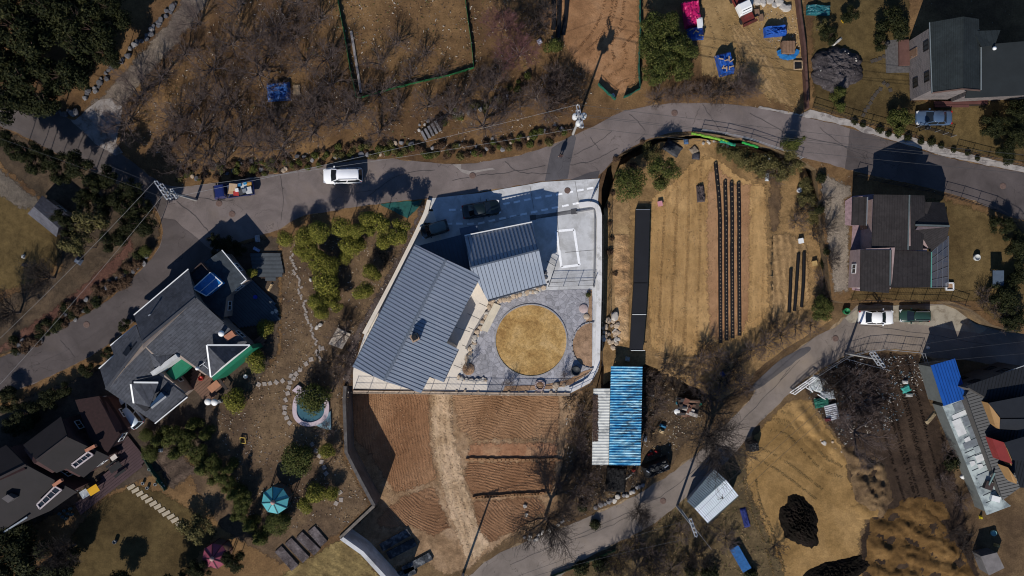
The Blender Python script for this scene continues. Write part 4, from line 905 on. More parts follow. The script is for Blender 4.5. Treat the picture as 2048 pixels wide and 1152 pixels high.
# ================================================================ sheds on the low ground
def corrug(poly4, n, amp, thick=.05):
    """corrugated sheet between four corners; the ribs run from edge 0-3 to edge 1-2"""
    a, b, c, d = poly4; mb = MB(); vs = []; m = n*6
    for i in range(m+1):
        t = i/m; h = Vector((0, 0, amp*math.sin(2*math.pi*t*n)))
        vs += [a.lerp(d, t)+h, b.lerp(c, t)+h, a.lerp(d, t)+h-Vector((0, 0, thick)), b.lerp(c, t)+h-Vector((0, 0, thick))]
    fs = []
    for i in range(m): o = i*4; fs += [(o, o+1, o+5, o+4), (o+2, o+6, o+7, o+3), (o, o+4, o+6, o+2), (o+1, o+3, o+7, o+5)]
    mb.add(vs, fs, 0, False); mb.add(vs[:4], [(0,2,3,1)]); mb.add(vs[-4:], [(0,1,3,2)])
    return mb
def bluesheet(name, c1, c2, c3):
    m, nt, b = newmat(name); p = pos(nt)
    mp = nd(nt, 'Mapping'); nt.links.new(p, mp.inputs[0]); mp.inputs['Scale'].default_value = (.35, 2.2, 1)
    n1 = noise_(nt, mp.outputs[0], 1.0, 6, .7, .5)
    cr = nd(nt, 'ValToRGB', Fac=n1); e = cr.color_ramp.elements; e[0].position = .42; e[1].position = .585; e[0].color = (*c1, 1); e[1].color = (*c3, 1); x = e.new(.5); x.color = (*c2, 1)
    mp2 = nd(nt, 'Mapping'); nt.links.new(p, mp2.inputs[0]); mp2.inputs['Scale'].default_value = (.7, 3.5, 1)
    dirt = rng(nt, noise_(nt, mp2.outputs[0], 1.3, 6, .75, .3), .47, .58, 0, .95)
    pz = nd(nt, 'SeparateXYZ', i0=p)
    # fallen leaves lie thickest on the east half, under the overhanging trees
    dx = math_(nt, 'ADD', math_(nt, 'MULTIPLY', math_(nt, 'SUBTRACT', pz.outputs[0], 15.8), .55), 0); dy = math_(nt, 'MULTIPLY', math_(nt, 'ADD', pz.outputs[1], 16.5), .32)
    rr = math_(nt, 'SQRT', math_(nt, 'ADD', math_(nt, 'MULTIPLY', dx, dx), math_(nt, 'MULTIPLY', dy, dy)))
    dirt = math_(nt, 'MULTIPLY', dirt, rng(nt, rr, .8, 2.6, 1.0, .2), True)
    c = mixc(nt, dirt, cr.outputs[0], (.05,.045,.05))
    nt.links.new(c, b.inputs['Base Color']); b.inputs['Roughness'].default_value = .45
    return m
bl = bluesheet('faded_blue_sheet', (.04,.27,.52), (.14,.48,.70), (.50,.78,.88))
hg = thing('blue_shed', 'long open shed with bright sky blue corrugated roof and white side roof', 'shed', pt(1235,832,LOW))
P = [pt(1222,732,.0), pt(1285,733,-.5), pt(1281,931,-.5), pt(1218,930,.0)]
corrug(P, 38, .085).build('blue_roof', bl, hg)
whs = pm('white_sheet_dirty', (.55,.56,.53), .7, .12, .8, coords='world', stain=((.28,.29,.28), .45), stsc=.7)
Q = [pt(1187,777,-.75), pt(1220,777,-.25), pt(1217,930,-.25), pt(1184,930,-.75)]
corrug(Q, 26, .025).build('white_roof', whs, hg)
lm = leafm('roof_leaf_litter', (.045,.032,.028), (.10,.065,.05), (.16,.11,.08))
mb = MB()
for k in range(1600):
    t = random.random(); y = 790+t*92; wmax = 10*(1+.35*noise.noise(Vector((y*.07, 3, 1))))
    x = 1187+random.random()*wmax-1
    q = pt(x, y, -.70)+Vector((0, 0, rnd(.02, .14))); s = rnd(.06, .16); a = rnd(0, 6.3)
    mb.add([q+Vector((math.cos(a)*s, math.sin(a)*s, rnd(-.03, .05))), q+Vector((math.cos(a+2.2)*s, math.sin(a+2.2)*s, rnd(-.03, .05))), q+Vector((math.cos(a+4.2)*s, math.sin(a+4.2)*s, 0))], [(0,1,2)])
kind(tag(mb.build('leaf_pile', lm), 'brown drift of fallen leaves on the white roof of the blue shed', 'leaves'), 'stuff')
mb = MB()
for (x, y) in ((1190,790),(1188,925),(1225,740),(1222,925),(1282,742),(1278,925),(1284,840)): mb.tube(pt(x,y,LOW), pt(x,y,-.85), .07)
mb.build('post', wood, hg)
MB().prism([pt(1224,745,-1), pt(1281,745,-1), pt(1277,920,-1), pt(1222,920,-1)], z0=LOW).build('wall', pm('shed_plank_wall', (.10,.075,.055), .9, .3), hg)
hh = thing('white_shed', 'small white ribbed metal shed with bluish shaded back slope beside the lower road', 'shed', pt(1425,1000,LOW))
rA, rB = (1452,959,-1.0), (1389,1017,-1.0)
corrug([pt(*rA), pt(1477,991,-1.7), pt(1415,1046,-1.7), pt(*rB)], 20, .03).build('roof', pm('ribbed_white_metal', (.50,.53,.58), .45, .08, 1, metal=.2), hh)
corrug([pt(1428,938,-1.7), pt(*rA), pt(*rB), pt(1374,1003,-1.7)], 20, .03).build('back_roof', pm('back_roof_shaded_metal', (.16,.2,.23), .5, .15), hh)  # back slope's shade is put into a darker metal colour
MB().prism([pt(1451,965,-1.3), pt(1472,991,-1.9), pt(1415,1040,-1.9), pt(1392,1015,-1.3)], z0=LOW).prism([pt(1451,963,-1.35), pt(1392,1014,-1.35), pt(1379,1004,-1.9), pt(1430,944,-1.9)], z0=LOW).build('wall', pm('shed_grey_wall', (.26,.28,.29), .7), hh)
MB().bar(pt(1477,992,-1.75), pt(1415,1047,-1.75), .12, .12).build('gutter', pm('dark_gutter', (.05,.07,.08), .5), hh)
mb = MB(); random.seed(4)
pp = [pt(1440+rnd(-8,8), 993+rnd(-7,7), -1.35) for _ in range(16)]
for a, b in zip(pp, pp[1:]): mb.tube(a, b, .035, n=4)
tag(mb.build('cable_coil', black), 'tangled black cable lying on the white ribbed metal shed', 'cable')
# ================================================================ south-east building complex
hi, _ = building('workshop', 'workshop with vivid blue tiled metal roof at the right edge', 'workshop', LOW,
  [[(1862,731,-.2),(1910,717,-.2),(1935,796,.1),(1888,812,None)]], [pm('royal_blue_tiles', (.012,.085,.36), .4, .1, 1, spec=.5), pm('blue_rib', (.006,.045,.2), .5)], pm('grimy_wall', (.11,.12,.115)), (1898,765), inset=.25, thick=.14, seam=(.36, .95, .3), wins=False)
flat = thing('flat_roof_annex', 'long narrow annex with patched pale green white flat roof', 'building', pt(1950,910,LOW))
AX = [(1886,812),(1936,790),(2008,1000),(2022,1012),(1974,1030),(1968,1012)]
pg = pm('pale_green_roofing', (.40,.46,.45), .7, .12, .5, coords='world', stain=((.16,.19,.2), .5), stsc=.45)
MB().prism([pt(x, y, -.7) for x, y in AX], dz=.18).build('roof', pg, flat)
MB().prism([pt(x, y, -.88) for x, y in [(1889,814),(1933,795),(2003,1000),(2012,1012),(1976,1026),(1971,1010)]], z0=LOW).build('wall', pm('grimy_wall', (.11,.12,.115), .85, .3, 1.2, stain=((.04,.04,.04), .5)), flat)
random.seed(21)
cols = [pm('sheet_grey', (.16,.18,.2), .6, .25, 2), pm('sheet_white', (.6,.61,.6), .6), pm('sheet_teal', (.02,.15,.13), .6), pm('sheet_mid', (.3,.34,.35), .6, .2)]
ax, ay = Vector((1911,803)), Vector((2000,1010)); du = (ay-ax).normalized(); dv = Vector((-du.y, du.x))
def rp(s, t): p = ax+(ay-ax)*s+dv*t; return (p.x, p.y)
patches = [(.02,.09,-20,8,0),(.03,.1,-26,-14,2),(.1,.14,-24,18,1),(.15,.30,4,22,1),(.16,.24,-24,2,0),(.25,.36,-24,-2,0),(.33,.37,2,14,1),(.37,.43,-22,20,0),(.44,.5,-20,4,3),(.52,.58,-18,8,1),(.55,.59,12,22,1),(.58,.66,-24,-12,2),(.68,.76,-22,20,3),(.6,.64,0,10,1)]
for i, (s0, s1, t0, t1, ci) in enumerate(patches):
    e = rnd(-.01, .01)
    MB().prism([pt(*rp(s0, t0), -.66+.004*i), pt(*rp(s1+e, t0), -.66+.004*i), pt(*rp(s1, t1), -.66+.004*i), pt(*rp(s0+e, t1), -.66+.004*i)], dz=.03).build('roof_patch', cols[ci], flat)
jb = MB()
for s in (.2,.45,.5,.62,.7,.78,.86,.93): jb.bar(pt(*rp(s, -24), -.68), pt(*rp(s+.005, 24), -.68), .06, .05)
jb.build('roof_seam', pm('seam_dark', (.05,.055,.06), .7), flat)
mb = MB(); mb.box(pt(*rp(.80, 6), -.4), (1.0,1.0,.5), R(-20)); mb.build('roof_vent', pm('vent_brown', (.05,.035,.033), .7), flat)
mb = MB(); mb.tube(pt(1975,976,-.6), pt(1990,945,1.2), .1); mb.build('flue_pipe', pm('green_pipe', (.10,.16,.16), .5), flat)
mb = MB(); mb.box(pt(*rp(.93, 4), -.42), (1.1,.7,.45), R(-15)); mb.build('air_conditioner', white, flat)
dkb, dkr = pm('black_metal_roof', (.018,.02,.024), .5, .1, metal=.2), pm('black_rib', (.007,.008,.01), .6)
hj, _ = building('black_roof_house', 'black ribbed metal roofed house with ochre dormer cheeks at the right edge', 'house', LOW,
  [[(1932,790,1.2),(1940,778,None),(1974,796,2.2),(2040,975,1.6),(2006,1000,None)], [(1932,772,None),(2060,728,2.5),(2120,980,None),(2040,975,1.6),(1974,796,2.2)]], [dkb, dkr], pm('dark_house_wall', (.07,.065,.06), .85), (2000,880), inset=.3, thick=.2, seam=(.4, .3, -.95), wins=True, maxw=3, wf=black)
och = pm('ochre_cheek', (.26,.15,.06), .8, .1); redp = pm('dark_red_panel', (.19,.022,.02), .6, .1)
for (pts, m_) in (([(1977,806),(2000,836),(1999,858),(1990,850)], och), ([(2009,885),(2024,920),(2023,932),(2014,918)], och), ([(2016,935),(2034,960),(2033,968),(2026,962)], och)):
    MB().prism([pt(x, y, 3.3 if i < 2 else 2.7) for i, (x, y) in enumerate(pts)], z0=1.2).build('dormer_cheek', m_, hj)
MB().prism([pt(1984,877,3.0), pt(2008,885,3.2), pt(2025,928,3.2), pt(2000,920,3.0)], z0=1.6).build('dormer_panel', redp, hj)
sub_roof(hj, [[(1977,806,3.4),(2060,790,3.4),(2060,835,3.1),(2000,836,3.1)], [(2001,838,3.2),(2060,838,3.2),(2060,862,2.7),(1999,858,2.7)], [(2009,885,3.4),(2060,870,3.4),(2060,922,3.1),(2024,920,3.1)]], dkb, name='dormer_roof')
MB().bar(pt(1937,771,1.7), pt(2060,727,2.6), .08, .08).build('eave_trim', pm('pale_trim', (.4,.42,.42), .5), hj)
random.seed(23)
# ================================================================ trees
barkm = pm('grey_brown_bark', (.10,.08,.072), .9, .3, 5, .3)
twigm = pm('brown_twigs', (.115,.085,.075), .9, .25, 2)
redtwig = pm('reddish_twigs', (.15,.07,.068), .9, .25, 2)
palebark = pm('pale_bark', (.30,.245,.21), .9, .25, 4)
darktwig = pm('dark_twigs', (.045,.035,.03), .9, .25, 2)
def rdir(d, a):
    v = Vector((random.gauss(0, 1), random.gauss(0, 1), random.gauss(0, 1))); v -= v.dot(d)*d
    return (d*math.cos(a)+v.normalized()*math.sin(a)).normalized()
def bare_mesh(seed, h, trunk_h, nmain, spread, levels, kids_n, mats, r0=.12, twr=.011, up=.25):
    """trunk mesh and crown mesh of a leafless tree, grown branch by branch"""
    random.seed(seed); T, C = MB(), MB()
    def grow(p, d, L, r, lev):
        n = 3; q = p; last = p
        for i in range(n):
            d = (d+Vector((rnd(-.22, .22), rnd(-.22, .22), rnd(-.05, .2)+up*.25))).normalized()
            e = q+d*(L/n); ra, rb = r*(1-.55*i/n), r*(1-.55*(i+1)/n)
            (T if lev == 0 else C).tube(q, e, max(ra, twr), max(rb, twr*.8), 6 if lev == 0 else (4 if lev == 1 else 3), caps=False)
            if lev < levels:
                for k in range(kids_n[lev] if i else max(1, kids_n[lev]-2)):
                    t = rnd(.2, 1); s = q.lerp(e, t)
                    grow(s, rdir(d, R(rnd(25, 62))), L*rnd(.42, .72), rb*rnd(.45, .65), lev+1)
            q = e
    b = Vector((0, 0, -.2)); t = Vector((rnd(-.1, .1), rnd(-.1, .1), trunk_h)); T.tube(b, t, r0*1.5, r0*1.1, 8)
    for k in range(nmain):
        a = 2*math.pi*(k+rnd(-.3, .3))/nmain; el = R(rnd(*spread))
        grow(t, Vector((math.cos(a)*math.cos(el), math.sin(a)*math.cos(el), math.sin(el))), h*rnd(.6, .9), r0*.8, 0)
    return T.mesh('trunk', mats[0]), C.mesh('crown', mats[1])
def leaf_mesh(seed, lobes, n, size, mat, shell=.35, flat=1.0):
    """a crown of many small leaf faces spread through lumpy lobes (unit sized)"""
    random.seed(seed); mb = MB(); tot = sum(l[3]**2 for l in lobes)
    for (x, y, z, r) in lobes:
        for k in range(int(n*r*r/tot)):
            v = Vector((random.gauss(0, 1), random.gauss(0, 1), random.gauss(0, 1))).normalized()
            q = r*(1-shell*random.random()**1.5)*(1+.28*noise.noise(v*2.3+Vector((x, y, seed)))+.12*noise.noise(v*6+Vector((z, x, seed))))
            if noise.noise(v*3.1+Vector((seed, x, y))) < -.38: continue
            c = Vector((x+v.x*q, y+v.y*q, z+v.z*q*flat)); s = size*rnd(.6, 1.4)
            nrm = (v+Vector((random.gauss(0, .5), random.gauss(0, .5), random.gauss(0, .5)+.35))).normalized()
            a = nrm.orthogonal().normalized(); a = (Matrix.Rotation(rnd(0, 6.3), 3, nrm) @ a); b = nrm.cross(a)
            mb.add([c-a*s, c-b*s*.55, c+a*s, c+b*s*.55], [(0,1,2,3)])
    return mb.mesh('crown', mat)
def stem_mesh(h, r, mat, seed=0, lean=.1, branches=4):
    random.seed(seed); mb = MB(); p = Vector((0, 0, -.15)); n = 4
    for i in range(n):
        q = Vector((rnd(-lean, lean)*i, rnd(-lean, lean)*i, h*(i+1)/n)); mb.tube(p, q, r*(1-.18*i), r*(1-.18*(i+1)), 7, caps=(i == 0))
        if i >= n-2:
            for k in range(branches): mb.tube(q, q+Vector((rnd(-.5, .5), rnd(-.5, .5), rnd(.1, .4))), r*.4, r*.15, 5, caps=False)
        p = q
    return mb.mesh('trunk', mat)
def lobes_round(seed, n, spread, r0=.5):
    random.seed(seed); L = [(0, 0, 0, .74)]
    for k in range(n):
        v = Vector((random.gauss(0, 1), random.gauss(0, 1), random.gauss(.2, .8))).normalized()
        L.append((v.x*spread, v.y*spread, v.z*spread*.8, r0*rnd(.7, 1.2)))
    return L
def lobes_cloud(seed, n):
    random.seed(seed); L = []
    for k in range(n):
        a = rnd(0, 6.28); d = math.sqrt(random.random())*.78; L.append((d*math.cos(a), d*math.sin(a), rnd(-.3, .5)*(1.2-d), rnd(.24, .42)))
    return L
def lobes_cone(seed, n):
    random.seed(seed); L = []
    for k in range(n):
        t = k/n; a = rnd(0, 6.28); d = (1-t)*.62*math.sqrt(random.random()); L.append((d*math.cos(a), d*math.sin(a), -1+t*2.4, .46*(1-t)+.12))
    return L
yg = leafm('yellow_green_needles', (.06,.065,.010), (.19,.18,.03), (.28,.24,.06))
mg = leafm('mid_green_needles', (.028,.038,.009), (.085,.092,.022), (.13,.12,.04))
dg = leafm('dark_green_needles', (.008,.011,.004), (.026,.029,.009), (.045,.043,.015))  # dark needles, lowered further for the vignette over the corner wood
og = leafm('olive_leaves', (.05,.045,.016), (.12,.105,.038), (.17,.14,.06))
br = leafm('dry_brown_leaves', (.045,.028,.018), (.11,.066,.04), (.15,.1,.06))
pinebark = pm('reddish_pine_bark', (.10,.06,.045), .9, .3, 5)
def proto(crown, trunk): return (crown, trunk)
PR = {
 'topiary': [(leaf_mesh(s, lobes_round(s, 9, .5, .48), 4200, .055, yg, .3), stem_mesh(1, .06, pinebark, s)) for s in (1, 2, 3)],
 'cloud': [(leaf_mesh(s, lobes_cloud(s, 13), 5200, .05, yg, .4, .6), stem_mesh(1, .06, pinebark, s)) for s in (4, 5)],
 'pine': [(leaf_mesh(s, lobes_cloud(s, 20), 8000, .042, mg, .5, .8), stem_mesh(1, .06, pinebark, s)) for s in (6, 7)],
 'round': [(leaf_mesh(s, lobes_round(s, 12, .55, .42), 7000, .042, mg, .35), stem_mesh(1, .06, pinebark, s)) for s in (8, 9)],
 'dark': [(leaf_mesh(s, lobes_cloud(s, 16), 6000, .05, dg, .55, .9), stem_mesh(1, .06, pinebark, s)) for s in (10, 11, 12)],
 'cone': [(leaf_mesh(s, lobes_cone(s, 16), 4500, .055, mg, .4), stem_mesh(1, .06, pinebark, s)) for s in (13, 14)],
 'olive': [(leaf_mesh(s, lobes_cloud(s, 15), 4200, .05, og, .7, .8), stem_mesh(1, .05, barkm, s)) for s in (15, 16)],
 'shrub': [(leaf_mesh(s, lobes_round(s, 5, .4, .5), 700, .11, mg if s % 2 else og, .35, .85), None) for s in (17, 18, 19)],
 'brown': [(leaf_mesh(s, lobes_round(s, 5, .45, .5), 800, .1, br, .45, .8), None) for s in (20, 21)],
 'darkshrub': [(leaf_mesh(s, lobes_round(s, 5, .3, .6), 900, .1, dg, .45, .85), None) for s in (26, 28)],
}
BARE = {
 'orchard': [bare_mesh(s, 2.5, .55, 6, (18, 55), 3, (3, 2, 2), (barkm, twigm), .09, .0075) for s in (31, 32, 33, 34)],
 'tall': [bare_mesh(s, 5.2, 1.6, 6, (35, 75), 3, (4, 4, 2), (barkm, darktwig), .17, .013) for s in (41, 42)],
 'red': [bare_mesh(s, 2.8, .6, 7, (20, 60), 3, (3, 3, 3), (palebark, redtwig), .08, .0085) for s in (51,)],
 'pale': [bare_mesh(s, 2.4, .5, 6, (20, 60), 3, (3, 3, 2), (palebark, twigm), .07, .008) for s in (55,)],
 'bush': [bare_mesh(s, 1.25, .12, 8, (10, 60), 2, (3, 3), (darktwig, twigm if s == 61 else darktwig), .028, .009) for s in (61, 62)],
}
PXY = {}
def ground_z(px, py):
    """terrace level under a photo point"""
    def inside(poly):
        c = False; n = len(poly)
        for i in range(n):
            (x1, y1), (x2, y2) = poly[i], poly[(i+1) % n]
            if (y1 > py) != (y2 > py) and px < (x2-x1)*(py-y1)/(y2-y1)+x1: c = not c
        return c
    if inside(cropedge): return MID
    return 0 if inside(edge+outer) else LOW
def tree(kind_, px, py, r, name, label, cat, group=None, hk=1.0, th=None, var=None):
    """evergreen with its crown centred on the photo point; r is the crown radius in photo pixels"""
    c, t = PR[kind_][(var if var is not None else random.randrange(99)) % len(PR[kind_])]
    z = ground_z(px, py); R_ = r/PXM; ch = R_*.85*hk
    zc = z + (th if th is not None else R_*.55) + (0 if t is None else .2); p = pt(px, py, zc)
    if t is None:
        o = bpy.data.objects.new(name, c); COL.objects.link(o); tag(o, label, cat, group)
        o.location = (p.x, p.y, z+R_*.4*hk); o.scale = (R_*rnd(.92, 1.08), R_*rnd(.92, 1.08), R_*.85*hk); o.rotation_euler = (0, 0, rnd(0, 6.3)); return o
    root = thing(name, label, cat, (p.x, p.y, z), rnd(0, 6.3), group)
    k = bpy.data.objects.new('trunk', t); COL.objects.link(k); k.parent = root; hh = zc-z+ch*.3; k.scale = (max(1, R_*.6), max(1, R_*.6), hh)
    k = bpy.data.objects.new('crown', c); COL.objects.link(k); k.parent = root; k.location = (0, 0, zc-z+R_*.15); k.scale = (R_*rnd(.95, 1.05), R_*rnd(.95, 1.05), R_*.85*hk)
    return root
def bare(kind_, px, py, s, name, label, group=None, cat='tree', rz=None, var=None):
    T, C = BARE[kind_][(var if var is not None else random.randrange(99)) % len(BARE[kind_])]
    z = ground_z(px, py); p = pt(px, py, z); root = thing(name, label, cat, p, rnd(0, 6.3) if rz is None else rz, group)
    s = (s*rnd(.92, 1.08), s*rnd(.92, 1.08), s*rnd(.9, 1.1))
    for nm, me in (('trunk', T), ('crown', C)):
        k = bpy.data.objects.new(nm, me); COL.objects.link(k); k.parent = root; k.scale = s
    return root
# the leafless orchard on the north slope
random.seed(77)
OR = [(257,248),(283,197),(357,248),(377,318),(417,310),(327,157),(400,50),(467,90),(624,233),(567,300),(632,267),(714,227),(795,223),(855,215),(927,195),(612,133),(629,213),(589,80),(965,253),(480,283),(510,293),
      (440,200),(520,150),(470,215),(540,235),(560,60),(480,25),(655,120),(640,45),(430,140),(545,110),(600,190),(665,170),(395,215),(345,290),(450,330),(690,250),(760,190),(900,228),(505,90),(600,10),(372,110),(760,265),
      (400,270),(545,285)]
OR2 = [(760,130),(820,160),(790,90),(880,150),(850,110),(730,150),(905,120),(800,40),(870,60)]
for i, (x, y) in enumerate(o for o in OR if math.hypot(o[0]-565, o[1]-195) > 44):
    bare('orchard', x, y, rnd(.95, 1.4), 'orchard_tree', 'leafless grey brown orchard tree on the dry grass slope above the road', 'orchard trees on the north slope')
for i, (x, y) in enumerate(OR2[:5]):
    bare('orchard', x, y, rnd(.6, .85), 'orchard_tree', 'small leafless orchard tree inside the green net fence', 'orchard trees inside the net fence')
bare('red', 1040, 112, 1.25, 'red_twig_tree', 'reddish twigged leafless tree beside the dark green conifer at the top')
bare('pale', 1072, 200, 1.1, 'pale_tree', 'pale barked leafless tree on the slope above the utility pole')
bare('red', 1012, 60, 1.0, 'red_twig_tree', 'smaller reddish leafless tree at the top edge left of the red soil plot')
for x, y in ((1000,150),(985,180),(1040,215),(1095,225),(1010,225),(960,170)):
    bare('orchard', x, y, rnd(.8, 1.1), 'orchard_tree', 'leafless tree on the brown slope left of the utility pole with transformers', 'bare trees by the utility pole')
for x, y in ((1130,150),(1118,175),(1140,185),(1105,150),(1150,165),(1160,200),(1125,205),(1100,190),(1095,35),(1075,60),(1085,15),(1062,30),(1370,190),(1400,185),(1345,195),(1310,200),(1420,195),(1440,190),(1460,180),(1480,188)):
    bare('bush', x, y, rnd(1.1, 1.7), 'bare_bush', 'dark twiggy leafless bush on the bank north of the road', 'bare bushes north of the road', 'bush')
for x, y in ((1492,172),(1478,165),(1500,180)): bare('pale', x, y, rnd(.7, .9), 'bare_sapling', 'thin pale sapling leaning over the yard edge by the road', 'saplings at the yard edge')
bare('tall', 1413, 872, 1.08, 'bare_tree', 'big leafless tree spreading black branches over the lower road', var=0)
bare('tall', 1092, 1030, .95, 'bare_tree', 'big leafless tree at the corner of the ploughed field beside the lower road', var=1)
bare('tall', 1275, 1020, .5, 'bare_tree', 'small leafless tree on the verge below the black tarp', var=0)
bare('tall', 1268, 1150, .6, 'bare_tree', 'leafless tree at the bottom edge casting a long fan shadow on the lower road', var=1)
bare('orchard', 1700, 860, 1.9, 'bare_tree', 'sprawling leafless tree lying over the dark brown lot', var=2)
bare('tall', 110, 555, .6, 'bare_tree', 'leafless grey tree at the edge of the west lawn', var=0)
bare('tall', 40, 625, .6, 'bare_tree', 'leafless tree below the west lawn near the mulch path', var=1)
bare('tall', 150, 1090, .62, 'bare_tree', 'leafless tree throwing branchy shadow on the south west lawn', var=0)
bare('orchard', 692, 668, .85, 'bare_tree', 'small leafless tree in front of the cream stone slab', var=1)
for x, y, s in ((665,720,1.2),(690,725,1.1),(640,745,1.0),(680,748,1),(760,505,.9),(775,520,.8),(668,905,.9),(655,860,.8),(690,640,.8),(610,935,.6),(655,575,.6)):
    bare('bush', x, y, s*1.25, 'garden_bush', 'twiggy leafless bush in the wooded garden', 'leafless bushes in the wooded garden', 'bush')
for x, y, s in ((1330,735,1.5),(1360,745,1.5),(1400,725,1.6),(1410,690,1.3),(1430,715,1.5),(1300,760,1.5),(1310,800,1.5),(1290,840,1.3),(1470,720,1.4),(1500,700,1.5),(1530,690,1.5),(1560,670,1.5),(1590,655,1.4),(1620,650,1.2),(1350,780,1.4),(1440,760,1.7),(1460,745,1.7),(1480,770,1.6),(1420,790,1.7),(1400,815,1.6),(1545,650,1.2),(1300,870,1.1),(1390,770,1.4)):
    bare('bush', x, y, s, 'field_bush', 'dense dark leafless bush along the lower edge of the tan crop field', 'bare bushes below the crop field', 'bush')
for x, y, s in ((1140,800,1.2),(1165,830,1.2),(1150,870,1.2),(1170,900,1.2),(1150,930,1.3),(1175,960,1.3),(1200,980,1.2),(1155,990,1.3),(1185,1000,1.1),(1130,1010,1.1),(1110,960,1.0),(1290,790,1.2),(1300,760,1.1),(1262,950,1)):
    bare('bush', x, y, s*1.2, 'shed_bush', 'dark leafless scrub growing round the blue roofed shed', 'scrub round the blue shed', 'bush')
for x, y, s in ((1240,1115,1.3),(1270,1090,1.4),(1300,1110,1.5),(1330,1080,1.3),(1360,1060,1.3),(1380,1120,1.5),(1410,1050,1.2),(1340,1140,1.5),(1300,1145,1.4),(1400,1110,1.4),(1450,1075,1.2),(1230,1145,1.3),(1550,1090,1.1),(1200,1140,1.2)):
    bare('bush', x, y, s*1.2, 'roadside_bush', 'leafless brush in the weedy ground south of the lower road', 'brush south of the lower road', 'bush')
for x, y, s in ((1640,760,1.4),(1670,745,1.6),(1700,760,1.7),(1720,790,1.7),(1690,790,1.7),(1740,760,1.5),(1665,775,1.4),(1710,830,1.5),(1740,830,1.4),(1680,850,1.3),(1880,960,1.2),(1890,900,1.2),(1920,1000,1.2),(1905,1060,1.4),(1925,1100,1.3)):
    bare('bush', x, y, s*1.1, 'lot_bush', 'tangled dark brush in the fenced brown lot', 'brush in the fenced lot', 'bush')
for x, y, s in ((1625,345,1.0),(1645,400,1),(1650,460,1.1),(1658,520,1.1),(1640,560,1.1),(1648,590,1.1),(1600,420,1.2),(1590,445,1.1),(1625,470,1),(1970,605,1.2),(1990,620,1.2),(1960,590,1.1),(2010,640,1.2),(1560,330,1.2),(1545,350,1.1),(1520,345,1.1)):
    bare('bush', x, y, s*1.15, 'hedge_bush', 'leafless hedge bush between the crop field and the gravel yard', 'hedge bushes by the gravel yard', 'bush')
# evergreens
random.seed(5)
GA = [(570,478,18,'topiary'),(610,472,22,'topiary'),(640,466,26,'topiary'),(683,455,24,'topiary'),(700,490,24,'topiary'),(735,438,20,'topiary'),(752,452,30,'cloud'),(797,462,28,'cloud'),(628,518,32,'cloud'),(652,560,32,'topiary'),(640,605,26,'topiary'),(668,600,22,'cloud'),(712,490,22,'topiary'),(745,545,20,'topiary'),(727,583,22,'topiary'),(620,495,22,'cloud'),(660,530,22,'topiary'),(770,480,20,'topiary'),(690,515,16,'topiary'),(645,625,18,'topiary'),(715,460,18,'topiary'),(600,500,16,'topiary')]
for x, y, r, k in GA: tree(k, x, y, r, 'garden_pine', 'yellow green clipped pine in the grove left of the grey metal house', 'tree', 'clipped pines in the grove', 1.15, 3.6 if y < 470 else rnd(1.2, 2.4))
for x, y, r, lab in ((530,655,20,'rounded green pine beside the right end of the brown deck'),(515,722,24,'yellow green clipped pine below the timber deck'),(470,800,26,'yellow green spreading pine at the foot of the deck with white tables'),
    (630,795,36,'big ball shaped green tree overhanging the blue garden pool'),(597,920,38,'big rounded green tree above the teal gazebo'),(655,900,18,'small rounded green tree beside the stepping stones near the dark wall'),(665,985,17,'small round clipped tree east of the teal gazebo'),(635,985,24,'olive green low tree just left of the small round clipped tree'),
    (557,1045,30,'dark green spreading pine just below the teal gazebo'),(505,545,12,'small bright green bush beside the rear wing roof'),(612,1010,18,'low green tree between the teal gazebo and the dark garden beds')):
    tree('topiary' if r < 30 else 'round', x, y, r, 'garden_tree', lab, 'tree', None, 1.1, .9)
for x, y, r in ((1308,62,34),(1332,50,28),(1362,108,32),(1330,130,38),(1300,105,32),(1338,95,38),(1362,140,28),(1305,150,24)):
    tree('pine', x, y, r, 'big_pine', 'bushy green pine in the clump between the red soil plot and the tan yard', 'tree', 'pine clump by the yard', 1.3, 2.0)
tree('cone', 1108, 90, 21, 'conifer', 'dark green narrow conifer left of the red soil plot', 'tree', None, 1.3, 1)
tree('round', 1257, 370, 37, 'round_tree', 'big round bright green tree at the east gate of the parking court', 'tree', None, 1, 3.0)
tree('pine', 1325, 345, 33, 'pine_tree', 'loose green pine right of the big round tree at the crop field corner', 'tree', None, 1.1, 4.5)
tree('olive', 1300, 310, 26, 'olive_tree', 'dull green bush between the road and the grey netting pile', 'bush', None, 1, .8)
for x, y, r in ((1490,325,30),(1530,330,32),(1470,310,22),(1560,345,26),(1590,330,24),(1580,300,22),(1615,400,22),(1625,430,20),(1610,370,20),(1440,300,16)):
    tree('olive', x, y, r, 'olive_bush', 'olive green loose bush on the scrubby north end of the crop field', 'bush', 'olive bushes north of the crop field', 1, .6)
tree('cone', 1590, 285, 18, 'tall_conifer', 'tall thin green tree rising beside the road above the crop field', 'tree', None, 2.6, 3)
